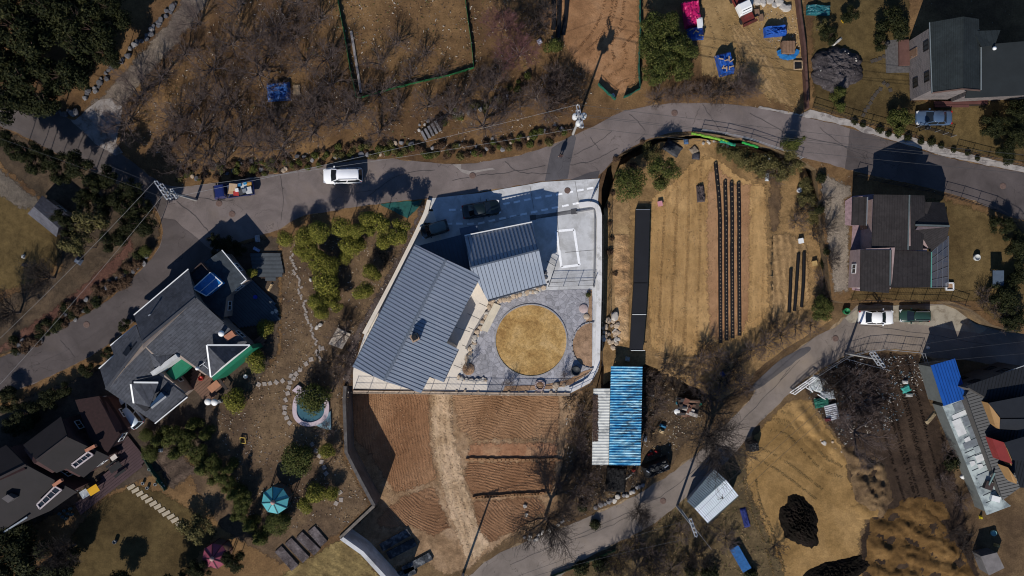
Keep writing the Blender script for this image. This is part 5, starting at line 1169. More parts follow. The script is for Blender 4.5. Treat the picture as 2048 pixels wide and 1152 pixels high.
for x, y, r, k, lab in ((1782,48,36,'dark','dark pine left of the brick house near the top edge'),(1655,72,22,'dark','dark bushy pine by the teal sheet at the top right'),(1640,55,16,'olive','olive shrub below the teal sheet at the top right'),(1680,185,17,'cone','narrow green conifer in front of the big grey heap'),(1682,212,14,'cone','small green conifer just below the narrow conifer by the kerb'),
    (1797,242,28,'pine','round dark green pine left of the parked blue grey sedan'),(1640,618,28,'pine','green pine at the corner where the lower road bends'),(2005,590,34,'dark','dark spreading tree at the right edge beside the small blue grey shed'),(2025,640,26,'dark','dark tree at the right edge above the lower road'),(2030,490,30,'dark','dark hedge tree along the right edge of the east lawn'),(2000,450,24,'dark','dark green hedge tree at the top of the east lawn'),(2040,545,26,'dark','dark tree on the far right edge of the east lawn'),
    (1985,250,30,'dark','dark tree in the corner right of the blue grey sedan'),(2025,270,32,'dark','dark tree at the right edge beneath the brick house'),(2035,225,28,'dark','dark tree at the right edge below the brick house roof'),(2010,305,24,'dark','dark low tree above the pale kerb at the right edge'),
    (1700,30,20,'dark','dark shrub tree between the teal sheet and the dark pine at the top'),(1760,85,20,'dark','dark small pine at the lower side of the dark pine by the brick house'),(1905,930,22,'darkshrub','dark green bush beside the patched flat roof')):
    tree(k, x, y, r, 'evergreen', lab, 'tree', None, 1.1, .9)
for x, y, r in ((40,60,52),(100,30,50),(165,42,48),(50,150,50),(130,158,46),(195,65,44),(20,208,44),(92,205,40),(160,105,46),(230,30,34),(0,110,50),(75,105,50),(215,110,30),(130,-10,50),(40,-10,50),(210,-8,40)):
    tree('dark', x, y, r, 'forest_pine', 'dark green pine in the shady wood in the upper left corner', 'tree', 'pines of the upper left wood', 1.4, 3.5)
for x, y, r in ((185,440,36),(160,492,32),(225,482,26),(250,455,22),(140,455,20),(210,410,24),(255,415,26),(160,330,30),(110,320,26),(60,305,26),(215,355,28),(265,380,24),(15,285,26),(185,375,26),(130,350,24),(80,330,24),(40,305,24),(240,400,24),(170,400,22),(285,415,22),(290,450,24),(270,450,22),(120,435,18)):
    tree('olive' if r in (36, 32) else 'dark', x, y, r, 'west_tree', 'dark olive tree in the shadowed strip between the west lane and the little shed', 'tree', 'trees by the west lane', 1.6, 3.6)
tree('round', 292, 503, 15, 'clipped_shrub', 'round clipped green shrub at the top of the west hedge bank', 'shrub', None, 1, .4)
HL = [(318,880,22),(345,868,24),(372,880,24),(352,905,22),(395,905,24),(405,935,22),(425,925,20),(436,948,24),(455,965,20),(470,985,26),(490,1000,24),(480,1025,20),(500,1050,22),(385,850,18),(410,868,18),(520,1075,22),(460,935,18)]
for x, y, r in HL: tree('cone' if r % 4 else 'pine', x, y, r, 'hedge_conifer', 'dark green conifer in the diagonal hedge between the two lower left gardens', 'tree', 'conifers of the diagonal hedge', 1.3, 1.0)
for x, y, r in ((300,905,20),(292,870,16)): tree('round', x, y, r, 'round_shrub', 'bright green shrub at the corner of the maroon deck', 'shrub', 'shrubs at the deck corner', 1, .5)
tree('olive', 395, 1062, 36, 'olive_tree', 'loose olive tree at the end of the pale stepping stone path', 'tree', None, 1, 1.2)
for x, y, r in ((60,1110,56),(20,1060,44),(100,1145,44),(10,1140,50),(140,1120,30),(230,1170,34),(400,1140,26),(360,1170,36),(470,1120,26)):
    tree('dark', x, y, r, 'corner_tree', 'dark tree in the black shadowed lower left corner', 'tree', 'trees of the lower left corner', 1.2, 2)
for x, y, r in ((440,505,20),(460,490,18),(480,500,16),(430,480,16)): tree('dark', x, y, r, 'dark_shrub', 'dark clipped shrub in the shade between the rear wing and the road', 'shrub', 'shrubs by the rear wing', 1, .8)
for x, y, r in ((60,830,30),(20,800,28),(100,800,24),(30,850,24),(130,780,18),(215,705,14),(250,650,14),(175,740,18)): tree('dark', x, y, r, 'roadside_tree', 'dark bush between the lower left houses and the road', 'bush', 'bushes along the lower left road', 1, .8)
for x, y, r in ((1165,1015,16),(1190,1050,16),(1200,1130,22),(1160,1140,20),(1420,1150,26),(1500,1150,20),(1385,1145,18)):
    tree('darkshrub', x, y, r, 'verge_shrub', 'dark green shrub beside the lower road near the bottom edge', 'shrub', 'dark shrubs by the lower road')
tree('shrub', 1176, 590, 7, 'yellow_shrub', 'small yellow green shrub in the corner of the garden paving', 'shrub', None, 1.2)
# little clipped shrubs on the stony bank of the road
random.seed(9)
def along(pts, n, wdt):
    out = []; L = [0]
    for a, b in zip(pts, pts[1:]): L.append(L[-1]+math.hypot(b[0]-a[0], b[1]-a[1]))
    for k in range(n):
        s = L[-1]*(k+rnd(.1, .9))/n; i = max(j for j in range(len(pts)-1) if L[j] <= s); t = (s-L[i])/(L[i+1]-L[i])
        a, b = pts[i], pts[i+1]; d = Vector((b[0]-a[0], b[1]-a[1])).normalized(); o = rnd(-wdt, wdt)
        out.append((a[0]+(b[0]-a[0])*t-d.y*o, a[1]+(b[1]-a[1])*t+d.x*o))
    return out
bank = [(350,348),(430,345),(520,335),(600,325),(680,305),(760,298),(850,298),(930,300),(1010,290),(1080,275),(1140,255)]
SH = [along(bank, 165, 14), along([(870,250),(900,235),(935,222),(975,205),(1005,195),(1040,170),(1065,150)], 30, 11)]
for x, y in SH[0]+SH[1]:
    k = random.choice(('shrub', 'shrub', 'brown', 'brown'))
    tree(k, x, y, rnd(5.5, 11), 'bank_shrub', 'small rounded clipped shrub on the stony bank above the road', 'shrub', 'clipped shrubs on the stony bank', 1.05)
for x, y in along([(20,700),(90,655),(180,600),(240,555),(290,515)], 52, 17):
    tree(random.choice(('brown', 'brown', 'darkshrub')), x, y, rnd(8, 15), 'hedge_shrub', 'brown winter shrub on the rocky hedge bank along the west road', 'shrub', 'shrubs of the west hedge bank', .9)
for x, y in along([(1230,560),(1215,400),(1240,340),(1270,330)], 8, 6)+along([(1225,320),(1260,300),(1300,282)], 9, 6):
    tree('brown', x, y, rnd(7, 13), 'edge_shrub', 'brown scrubby shrub on the edge between road and crop terrace', 'shrub', 'scrub at the crop terrace edge', .8)
for x, y in along([(1640,350),(1650,470),(1660,590)], 12, 7): tree('darkshrub', x, y, rnd(9, 15), 'hedge_evergreen', 'low dark evergreen clump on the gravel yard edge', 'shrub', 'dark clumps by the gravel yard', 1)
for x, y in along([(1700,252),(1780,276),(1860,300),(1960,330)], 12, 5): tree('darkshrub', x, y-12, rnd(7, 12), 'fence_shrub', 'dark low shrub behind the fence along the pale kerb', 'shrub', 'shrubs behind the kerb fence', .9)
# ================================================================ boulders
random.seed(3)
stone = [pm('grey_boulder', (.18,.175,.18), .9, .35, 1.5, .4), pm('tan_boulder', (.42,.33,.24), .9, .3, 1.5, .4), pm('white_boulder', (.42,.39,.35), .9, .2, 1.5, .3), pm('dark_boulder', (.09,.09,.1), .9, .35, 1.5, .4)]
def rock_mesh(seed, mat):
    bm = bmesh.new(); bmesh.ops.create_icosphere(bm, subdivisions=2, radius=1)
    for v in bm.verts:
        n = v.co.normalized(); v.co = n*(1+.35*noise.noise(n*1.3+Vector((seed, 0, 0)))+.15*noise.noise(n*3.3+Vector((0, seed, 0))))
        v.co.x = max(-.85, min(.8, v.co.x)); v.co.z = max(-.6, min(.62, v.co.z))
    me = bpy.data.meshes.new('rock'); bm.to_mesh(me); bm.free(); me.materials.append(mat); return me
ROCK = {i: [rock_mesh(s+i*10, stone[i]) for s in range(3)] for i in range(4)}
def rock(px, py, r, mi, label, group, name='boulder'):
    z = ground_z(px, py); p = pt(px, py, z+r/PXM*.4); o = bpy.data.objects.new(name, random.choice(ROCK[mi])); COL.objects.link(o)
    o.location = p; s = r/PXM; o.scale = (s*rnd(.8, 1.35), s*rnd(.7, 1.1), s*rnd(.7, 1)); o.rotation_euler = (rnd(-.2, .2), rnd(-.2, .2), rnd(0, 6.3)); return tag(o, label, 'boulder', group)
for x, y in along([(352,8),(330,30),(305,60),(272,92),(245,118),(215,150),(185,182),(165,195)], 36, 5): rock(x, y, rnd(3.5, 7), random.choice((0, 3, 3)), 'grey boulder in the row along the orchard track', 'boulders along the orchard track')
for x, y in along([(45,190),(90,218),(115,228),(155,222)], 14, 4): rock(x, y, rnd(3, 8), random.choice((0, 3)), 'grey boulder edging the wood beside the west lane', 'boulders by the west lane')
for x, y in along(bank, 44, 15): rock(x, y, rnd(3, 6), random.choice((0, 1, 0, 3)), 'grey or tan stone among the clipped shrubs of the road bank', 'stones of the road bank')
for x, y in along([(835,262),(860,245),(900,240),(935,225),(975,210),(1020,190)], 26, 11): rock(x, y, rnd(2.5, 6), random.choice((0, 2, 3, 0)), 'pale stone in the rockery above the road bank', 'rockery stones')
for x, y in along([(20,705),(110,650),(190,600),(250,550),(300,505)], 22, 13): rock(x, y, rnd(3, 7), random.choice((0, 3)), 'rough stone on the shrubby bank of the west road', 'stones of the west hedge bank')
for x, y in along([(985,607),(975,622),(962,650),(953,668),(945,690),(938,712),(930,730)], 22, 3): rock(x, y, rnd(4, 6.5), random.choice((1, 1, 2)), 'tan stone edging the garden paving beside the house apron', 'tan edging stones')
for x, y in along([(916,752),(930,760),(950,761),(974,758)], 11, 1.5): rock(x, y, rnd(4, 6), random.choice((1, 2)), 'tan stone curving round the round planting bed', 'tan stones round the planting bed')
for x, y in along([(978,606),(1010,599),(1050,588),(1092,576)], 24, 3): rock(x, y, rnd(3.5, 5.5), random.choice((1, 1, 2)), 'flat cream stone at the foot of the garage wing wall', 'cream stones by the garage wing')
for x, y in along([(1080,565),(1090,540),(1096,570)], 7, 2): rock(x, y, rnd(2, 4), 3, 'dark stone by the corner of the garage wing', 'dark stones by the garage wing')
for x, y in along([(910,784),(960,786),(1020,786),(1140,785)], 14, 2): rock(x, y, rnd(2.5, 4.5), 1, 'small tan stone along the front fence of the garden', 'stones along the front fence')
for k in range(30):
    a = rnd(0, 6.3); d = math.sqrt(random.random()); rock(1222+d*17*math.cos(a), 665+d*32*math.sin(a), rnd(3.2, 6), random.choice((1, 2, 1, 1)), 'broken pale stone in the heap beside the boundary wall', 'stones of the heap')
rock(1229, 632, 10, 2, 'largest whitish boulder, at the top of the stone heap', None)
for k, (x, y, r) in enumerate(((1500,4,8),(1514,3,9),(1526,6,8),(1540,2,8),(1558,4,9),(1566,14,9),(1574,17,10),(1550,10,6))): rock(x, y, r, 2, 'white boulder at the top edge of the tan yard', 'white boulders of the yard')
for x, y in along([(1050,1080),(1085,1070),(1110,1055),(1130,1045)], 18, 6): rock(x, y, rnd(2.5, 5), random.choice((0, 2)), 'pale stone at the foot of the bare tree by the field', 'stones by the field tree')
for x, y in along([(1190,1018),(1215,1005),(1245,992),(1262,986),(1290,965)], 14, 3): rock(x, y, rnd(3, 6), random.choice((0, 2)), 'pale stone along the verge below the black tarp', 'stones on the lower road verge')
for x, y in ((621,560),(634,573),(624,600),(634,655),(640,650),(545,625),(552,622),(1050,1012),(1053,1030),(1648,886)): rock(x, y, rnd(4, 6), 2, 'lone pale stone lying by itself on the ground', 'scattered pale stones')
for x, y in along([(1640,870),(1625,850),(1660,890),(1690,905)], 10, 8): rock(x, y, rnd(2, 4), 1, 'tan rubble stone on the rim of the sandy lot', 'rubble of the sandy lot')
for x, y in along([(1400,285),(1430,285),(1460,290)], 7, 4): rock(x, y, rnd(3, 5), 2, 'white stone below the green netting', 'white stones below the netting')

for k in range(5):
    x, y = 846+k*7, 272-k*5; o = MB().prism([pt(x-6,y-9,.5+.18*k), pt(x-1,y-11,.5+.18*k), pt(x+8,y+6,.5+.18*k), pt(x+3,y+8,.5+.18*k)], z0=-.1).build('stone_step', stone[0]); tag(o, 'long grey slab in the stone steps of the rockery', 'stone step', 'rockery slab steps')
random.seed(41)
# ================================================================ vehicles
tyre = pm('tyre_rubber', (.015,.015,.016), .9, .1); rimm = pm('alloy_rim', (.4,.41,.42), .35, .05, metal=.7)
lampm = pm('headlamp_glass', (.6,.62,.64), .15, .05); redl = pm('tail_lamp_red', (.35,.01,.01), .25, .05)
cglass = pm('car_glass', (.012,.015,.018), .06, .05, spec=.7)
def car(px, py, ang, name, label, paint, L=4.6, W=1.85, H=1.48, style='sedan', cat='car', roofm=None, z=None):
    """x forward; a lofted body with bonnet and boot, glasshouse, roof, wheels, lamps and mirrors"""
    z = ground_z(px, py) if z is None else z
    root = thing(name, label, cat, pt(px, py, z+.0)+Vector((0, 0, .07)), ang)
    belt = H*.62
    hood = {'sedan': .24, 'suv': .22, 'hatch': .2}[style]; tail = {'sedan': .82, 'suv': .985, 'hatch': .97}[style]
    def sec(t, wk, zb, zt, crown):
        x = L/2-t*L; w_ = W/2*wk
        return [Vector((x, s*w_*a, zz)) for s, a, zz in ((-1,.86,zb),(-1,1,zb+.18),(-1,1.0,zb+.38),(-1,.95,zt-.06),(-1,.72,zt+crown*.6),(0,1,zt+crown),(1,.72,zt+crown*.6),(1,.95,zt-.06),(1,1.0,zb+.38),(1,1,zb+.18),(1,.86,zb))]
    body = [sec(0,.70,.34,.58,.0), sec(.02,.84,.25,.66,.02), sec(.07,.95,.22,.74,.04), sec(.16,.99,.2,.82,.05), sec(hood+.05,1,.2,belt,.03), sec(.5,1,.2,belt,.0), sec(tail-.02,.99,.2,belt,.02), sec(.93,.96,.22,belt-.02 if style == 'sedan' else belt,.03), sec(.985,.86,.28,belt-.08,.02), sec(1,.74,.36,belt-.16,.0)]
    MB().loft([b[::-1] for b in body]).build('body', paint, root, True)
    g0, g1 = L/2-(hood)*L, L/2-(tail+.015)*L
    r0, r1 = L/2-(hood+.165)*L, L/2-(tail-(.13 if style == 'sedan' else .05))*L
    bw, rw = W/2*.93, W/2*.74
    def ring(x0, x1, hw, zz, n=5):
        return [Vector((x0, -hw*.86, zz)), Vector((x0+.06, 0, zz)), Vector((x0, hw*.86, zz)), Vector(((x0*.8+x1*.2), hw, zz)), Vector(((x0+x1)/2, hw, zz)), Vector(((x0*.15+x1*.85), hw*.98, zz)), Vector((x1, hw*.84, zz)), Vector((x1-.05, 0, zz)), Vector((x1, -hw*.84, zz)), Vector(((x0*.15+x1*.85), -hw*.98, zz)), Vector(((x0+x1)/2, -hw, zz)), Vector(((x0*.8+x1*.2), -hw, zz))]
    lo_, hi_ = ring(g0, g1, bw, belt-.05), ring(r0, r1, rw, H-.06)
    MB().loft([lo_, hi_], smooth=False).build('window', cglass, root, True)
    top = ring(r0-.08, r1+.06, rw*.93, H)
    MB().loft([[p*1.0+Vector((0, 0, -.015)) for p in ring(r0+.04, r1-.03, rw*1.03, H-.06)], top]).build('roof', roofm or paint, root, True)
    mb = MB()
    for s in (-1, 1):
        for a, b in ((lo_[0 if s < 0 else 2], hi_[0 if s < 0 else 2]), (lo_[8 if s < 0 else 6], hi_[8 if s < 0 else 6]), (lo_[10 if s < 0 else 4], hi_[10 if s < 0 else 4])): mb.bar(a+Vector((0, s*.012, .01)), b+Vector((0, s*.012, .0)), .08, .07)
    mb.build('pillar', paint, root, True)
    for sx in (.185, .8):
        for s in (-1, 1):
            c = Vector((L/2-sx*L, s*(W/2-.12), .26)); wb = MB(); wb.tube(c-Vector((0, .11, 0)), c+Vector((0, .11, 0)), .33, n=18); wh = wb.build('wheel', tyre, root, True)
            MB().tube(c+Vector((0, s*.10, 0)), c+Vector((0, s*.125, 0)), .2, n=14).build('rim', rimm, wh, True)
    for s in (-1, 1):
        MB().box((L/2-.045*L, s*W*.36, .62), (.34,.32,.12), -s*.35).build('headlight', lampm, root, True)
        MB().box((-L/2+.025*L, s*W*.36, belt-.13), (.16,.3,.14), s*.25).build('tail_light', redl, root, True)
        MB().box((g0-.42, s*(W/2+.06), belt+.06), (.16,.22,.13)).build('mirror', paint, root, True)
    if style == 'suv':
        mb = MB()
        for s in (-1, 1): mb.bar((r0-.15, s*rw*.86, H+.04), (r1+.15, s*rw*.86, H+.04), .05, .06)
        mb.build('roof_rail', pm('rail_grey', (.3,.3,.31), .4, metal=.5), root, True)
    return root
def paint(name, c): return pm(name, c, .28, .04, 1, spec=.5, coat=.6)
car(688, 353, R(181), 'white_suv', 'white sport utility vehicle with roof rails parked on the road under the bank', paint('white_car_paint', (.90,.91,.92)), 4.85, 1.95, 1.7, 'suv')
car(963, 420, R(9), 'dark_sedan', 'long dark green black sedan parked in the shade across the dashed court lines', paint('dark_car_paint', (.006,.012,.012)), 4.75, 1.9, 1.45, 'sedan')
car(870, 459, R(197), 'small_hatchback', 'small dark hatchback with pale glass roof parked beside the west wall', paint('dark_hatch_paint', (.01,.014,.016)), 3.5, 1.62, 1.5, 'hatch', roofm=pm('pale_car_roof', (.12,.15,.15), .3))
car(1747, 634, R(0), 'white_sedan', 'white sedan parked on the concrete apron below the east house', paint('white_car_paint', (.90,.91,.92)), 4.5, 1.9, 1.5, 'sedan', z=LOW+.03)
car(1823, 631, R(180), 'green_suv', 'dark green sport utility vehicle parked beside the white sedan', paint('dark_green_paint', (.02,.05,.035)), 3.7, 1.7, 1.65, 'suv', z=LOW+.03)
car(1862, 238, R(180), 'blue_grey_sedan', 'blue grey sedan parked on the lawn south of the brick house', paint('blue_grey_paint', (.06,.10,.17)), 4.4, 1.85, 1.48, 'sedan')
car(263, 824, R(131), 'white_blue_car', 'white car half hidden beside the charcoal shingle house wall', paint('silver_white_paint', (.50,.58,.64)), 4.2, 1.8, 1.5, 'hatch')
# the blue cargo truck
t = thing('cargo_truck', 'small dark blue cab truck loaded with colourful household goods on the road', 'truck', pt(473,382,.07), R(188))
bp = paint('navy_truck_paint', (.012,.02,.10))
MB().loft([[Vector((x, s*a, z)) for s, a, z in ((-1,.8,.35),(-1,.85,1.0),(-1,.72,zt),(1,.72,zt),(1,.85,1.0),(1,.8,.35))] for x, zt in ((2.45,1.15),(2.3,1.5),(1.9,1.9),(1.1,1.95),(.95,1.9))][::-1], smooth=False).build('cab', bp, t, True)
MB().box((2.27,0,1.45), (.1,1.35,.5), 0, 0, Matrix.Rotation(-.55, 4, 'Y')).build('windscreen', cglass, t, True)
MB().box((-.8,0,.62), (3.3,1.7,.14)).build('load_bed', pm('truck_bed', (.10,.12,.2), .6), t, True)
for s in (-1, 1):
    MB().box((-.8, s*.86, .83), (3.3,.05,.34)).build('side_gate', bp, t, True)
    for x in (1.75, -1.5): MB().tube((x, s*.62, .27), (x, s*.84, .27), .32, n=16).build('wheel', tyre, t, True)
    MB().box((1.9, s*.98, 1.35), (.1,.22,.28)).build('mirror', black, t, True)
MB().box((-2.45,0,.83), (.05,1.7,.34)).build('tail_gate', bp, t, True)
goods = [(.4,.1,.75,.6,.5,(.40,.27,.16)),(-.05,-.3,1.0,.9,.6,(.45,.32,.2)),(-.3,.45,.7,.6,.45,(.35,.03,.03)),(-.9,.4,.6,.6,.5,(.05,.05,.055)),(-1.3,-.3,.8,.7,.35,(.5,.51,.5)),(-.8,-.5,.5,.4,.5,(.02,.14,.3)),(-1.9,.3,.7,.8,.55,(.5,.5,.5)),(-2.0,-.4,.6,.5,.4,(.48,.25,.06)),(-1.4,.3,.5,.4,.7,(.2,.22,.24)),(-.5,.1,.4,.4,.7,(.7,.7,.68)),(.5,-.5,.5,.4,.4,(.55,.56,.55)),(-1.55,-.6,.4,.3,.5,(.02,.2,.4))]
for i, (x, y, a, b, h, c) in enumerate(goods):
    M = t.matrix_basis; o = MB().box((x, y, .7+h/2), (a,b,h), rnd(-.4, .4)).build('cargo_box', pm('cargo_%d' % i, c, .7, .15, 4), None, True)
    for v in o.data.vertices: v.co = (Matrix.Rotation(R(188), 4, 'Z') @ v.co) + pt(473,382,.07)
    tag(o, ['tan woven box at the front of the truck load','largest tan carton on the truck load','dark red bundle on the truck load','black bag on the truck load','pale grey slab on the truck load','blue tub on the truck load','white carton at the rear of the truck load','orange brown carton at the rear corner of the truck load','grey metal piece standing on the truck load','small white bucket on the truck load','white box behind the truck cab','bright blue crate on the side of the truck load'][i], 'cargo')
# red and white farm truck at the top
t = thing('farm_truck', 'red farm truck with white cab roof at the top edge of the yard', 'truck', pt(1482,20,.05), R(-65))
redm = pm('rusty_red_paint', (.15,.025,.02), .6, .3, 3, stain=((.06,.025,.018), .5))
MB().loft([[Vector((x, s*a, z)) for s, a, z in ((-1,.75,.4),(-1,.8,1.0),(-1,.68,zt),(1,.68,zt),(1,.8,1.0),(1,.75,.4))] for x, zt in ((.9,1.2),(.75,1.6),(.4,1.95),(-.35,1.95),(-.45,1.8))][::-1], smooth=False).build('cab', white, t, True)
MB().box((.66,0,1.6), (.08,1.2,.5), 0, 0, Matrix.Rotation(-.6, 4, 'Y')).build('windscreen', cglass, t, True)
MB().box((1.5,0,.7), (1.1,1.5,.5)).build('front_deck', redm, t, True); MB().box((-1.4,0,.65), (1.8,1.6,.2)).build('load_bed', redm, t, True)
for s in (-1, 1):
    MB().box((-1.4, s*.78, .9), (1.8,.06,.35)).build('side_gate', redm, t, True)
    for x in (1.4, -1.5): MB().tube((x, s*.62, .3), (x, s*.84, .3), .35, n=14).build('wheel', tyre, t, True)
MB().bar((2.1,-.9,.9), (2.1,.9,.9), .25, .5).build('blade', redm, t, True)
# ================================================================ tarpaulins and heaps
def tarp(px, py, lx, ly, h, ang, mat, name, label, cat='tarp', z=None, slump=.35, straps=0, strapm=None, seed=1, base=None):
    """cloth thrown over a load: top sagging between the lumps, skirts to the ground"""
    z = ground_z(px, py)+.03 if z is None else z; n, m = 22, 16; vs = []
    root = thing(name, label, cat, pt(px, py, z), ang)
    for j in range(m+1):
        for i in range(n+1):
            u, v = i/n*2-1, j/m*2-1
            e = min(1, (1-abs(u)**5)*1.3)*min(1, (1-abs(v)**5)*1.3); e = max(0, e)
            k = .05*noise.noise(Vector((u*3, v*3, seed)))
            hh = h*e**.5*(1+slump*noise.fractal(Vector((u*1.6, v*1.6, seed)), .6, 2, 4))+.06*noise.noise(Vector((u*7, v*7, seed)))
            vs.append(Vector(((u+k)*lx/2, (v+k)*ly/2, max(0, hh))))
    fs = [(j*(n+1)+i, j*(n+1)+i+1, (j+1)*(n+1)+i+1, (j+1)*(n+1)+i) for j in range(m) for i in range(n)]
    mb = MB(); mb.add(vs, fs, 0, False); mb.build('cloth', mat, root, True)
    if base: MB().box((0, 0, h*.2), (lx*.94,ly*.94,h*.4)).build('pallet_base', base, root, True)
    for k in range(straps):
        a = vs[random.randrange(3, m-3)*(n+1)+random.randrange(3, n-3)]
        mb = MB(); q = rnd(0, 3.1); d = Vector((math.cos(q), math.sin(q), 0))*rnd(.2, .35); mb.bar(a-d+Vector((0, 0, .1)), a+d+Vector((0, 0, .1)), .12, .1); mb.build('weight', strapm or wood, root, True)
    return root
blt = pm('blue_tarp', (.012,.07,.32), .45, .25, 2.5, .5, 5); mag = pm('magenta_tarp', (.40,.01,.10), .4, .25, 2.5, .5, 5); dbt = pm('black_tarp', (.012,.013,.015), .5, .2, 3, .5, 5); grt = pm('green_tarp', (.01,.10,.07), .6, .25, 3, .5)
palw = pm('pale_lumber', (.40,.29,.18), .8, .25, 4)
tarp(558, 184, 2.9, 2.3, .7, R(4), pm('torn_blue_tarp', (.025,.10,.32), .55, .35, 2.5, .6, 5, stain=((.12,.11,.1), .35), stsc=1.5), 'blue_tarp_pile', 'torn blue tarp pile lying among the leafless orchard trees', seed=3, slump=.6)
pl = thing('pallet', 'grey wooden pallet at the right side of the torn blue tarp in the orchard', 'pallet', pt(592,180,0))
mb = MB()
for k in range(6): mb.box(pt(588+k*2.2,180,.15), (.1,1.3,.04))
mb.build('slats', palw, pl); mb = MB(); mb.box(pt(593,174,.07), (1,.1,.12)); mb.box(pt(593,187,.07), (1,.1,.12)); mb.build('bearers', palw, pl)
tarp(1382, 30, 2.1, 3.3, 1.2, R(8), mag, 'magenta_tarp_stack', 'magenta tarp covered stack beside the green pine clump', seed=5, slump=.2, base=palw)
tarp(1390, 69, 2.0, 1.5, .9, R(6), blt, 'blue_tarp_stack', 'blue tarp stack directly below the magenta one', seed=6, slump=.2, straps=4, strapm=palw, base=palw)
MB_ = MB(); MB_.box(pt(1399,47,.7), (.5,1.0,1.3), R(6)); MB_.box(pt(1399,47,1.38), (.6,1.1,.06), R(6)); tag(MB_.build('white_box', white), 'white box between the magenta and the blue tarp stacks', 'box')
tarp(1448, 130, 1.9, 2.7, 1.3, R(14), blt, 'blue_tarp_stack', 'blue tarp stack weighted with wood pieces standing alone in the tan yard', seed=7, slump=.15, straps=9, strapm=palw, base=palw)
tarp(1549, 64, 2.8, 1.3, .9, R(5), blt, 'blue_tarp_heap', 'crumpled blue tarp heap beside the rubble at the right side of the yard', seed=8, slump=.5)
t = thing('log_stack', 'stack of brown boards with a blue tarp collar by the yard fence', 'lumber', pt(1576,98,0))
mb = MB()
for k in range(9): mb.box(pt(1564+k*2.8,96,.5), (.15,1.5,.9+.1*(k % 2)))
mb.build('boards', wood, t); mb = MB()
for i in range(16):
    a = math.pi+math.pi*i/15; mb.box(pt(1576+17*math.cos(a), 104-11*math.sin(a), .2), (.5,.45,rnd(.3, .5)), rnd(0, 3))
mb.build('collar', pm('bright_blue_tarp', (.02,.16,.42), .5, .3, 3, .4), t)
for k in range(9):
    a = rnd(.2, 5.9); rock(1672+40*math.cos(a)*rnd(.75, 1.05), 137+34*math.sin(a)*rnd(.7, 1.0), rnd(1.5, 2.6), 2, 'small white stone holding down the grey netting heap', 'white stones on the netting heap').location.z = .75
t = thing('wire_frame', 'low white wooden frame with dark netting at the yard fence', 'frame', pt(1596,130,0)); mb = MB(); a = [pt(1588,122,.3), pt(1604,122,.3), pt(1605,138,.3), pt(1588,139,.3)]
for i in range(4): mb.bar(a[i], a[(i+1) % 4], .1, .1)
mb.build('timber', palw, t); MB().prism([p-Vector((0, 0, .06)) for p in a], dz=.15).build('netting', dbt, t)
for x, y, a_ in ((1514,25,.1),(1522,35,.2)): tag(MB().box(pt(x,y,.25), (.5,.8,.5), a_).box(pt(x,y,.53), (.56,.86,.05), a_).build('crate', wood), 'brown crate right of the red farm truck, the %s one' % ('upper' if y < 30 else 'lower'), 'crate')
tarp(1636, 21, 3.0, 1.3, .5, R(-2), pm('teal_tarp', (.015,.10,.12), .4, .25, 2, .4), 'teal_tarp', 'dark teal tarp sheet over a pile at the top right garden', seed=9)
tag(mound('heap', 1672, 137, 50, 46, 1.2, 0, soil('grey_netting', [(.04,.035,.036),(.06,.052,.054),(.085,.075,.076)], s1=.5, s2=2, s3=9, bump=.9, contrast=.45, specks=((.25,.24,.24), 2.6, .09)), 12, 0, .25, 1.1), 'big grey netting covered heap in the north east garden', 'heap')
tarp(1311, 932, 3.6, 1.7, 1.6, R(22), dbt, 'tarp_covered_truck', 'black tarp covered vehicle shape beside the lower road', 'tarp', seed=11, slump=.2, straps=2, strapm=steel)
tarp(1232, 958, 2.6, 3.3, .5, R(-4), pm('matte_black_net', (.008,.008,.009), .9, .2, 3, .3), 'black_net_pile', 'matte black rounded net pile under the south end of the blue shed', seed=12)
tarp(1502, 890, 1.5, 1.3, 1.5, R(10), dbt, 'black_bale', 'black wrapped bale standing at the edge of the sandy lot', 'bale', seed=13, slump=.1)
tarp(1655, 790, 1.8, 1.2, .25, R(8), pm('grey_sheeting', (.30,.33,.36), .6, .25, 2, .4), 'grey_sheet', 'grey plastic sheet lying across the junk at the sandy lot', 'sheet', seed=14)
tarp(1634, 768, 1.8, 1.9, .2, R(-22), pm('pale_sheeting', (.40,.43,.44), .6, .2, 2, .4), 'pale_sheet', 'pale grey sheet lying beside the white frame at the lot corner', 'sheet', seed=15)
tarp(1643, 805, 1.9, 1.3, .3, R(10), grt, 'green_tarp', 'dark green tarp between the two grey sheets of the junk', seed=16)
corrug([pt(1648,812,LOW+.35), pt(1672,806,LOW+.45), pt(1680,838,LOW+.3), pt(1655,843,LOW+.3)], 8, .04).build('corrugated_sheet', pm('pale_corrugated', (.38,.39,.42), .5, .2))
tag(bpy.data.objects['corrugated_sheet'], 'pale corrugated sheet lying below the dark green tarp', 'sheet')
tarp(1490, 1035, .8, 2.6, .2, R(15), pm('navy_cloth', (.01,.02,.12), .7, .3, 3, .4), 'blue_cloth', 'long dark blue cloth crumpled on the ground behind the white ribbed shed', 'cloth', seed=17)
t = thing('blue_trough', 'long blue box trough lying in the weeds near the bottom edge', 'container', pt(1478,1114,LOW), R(25)+R(90)+R(5))
MB().box((0,0,.35), (3.3,1.15,.7)).build('box', pm('trough_grey', (.2,.22,.23), .6), t, True); MB().box((0,0,.73), (3.4,1.25,.06)).build('lid', pm('trough_blue', (.02,.10,.27), .5, .35, 3, .3), t, True)
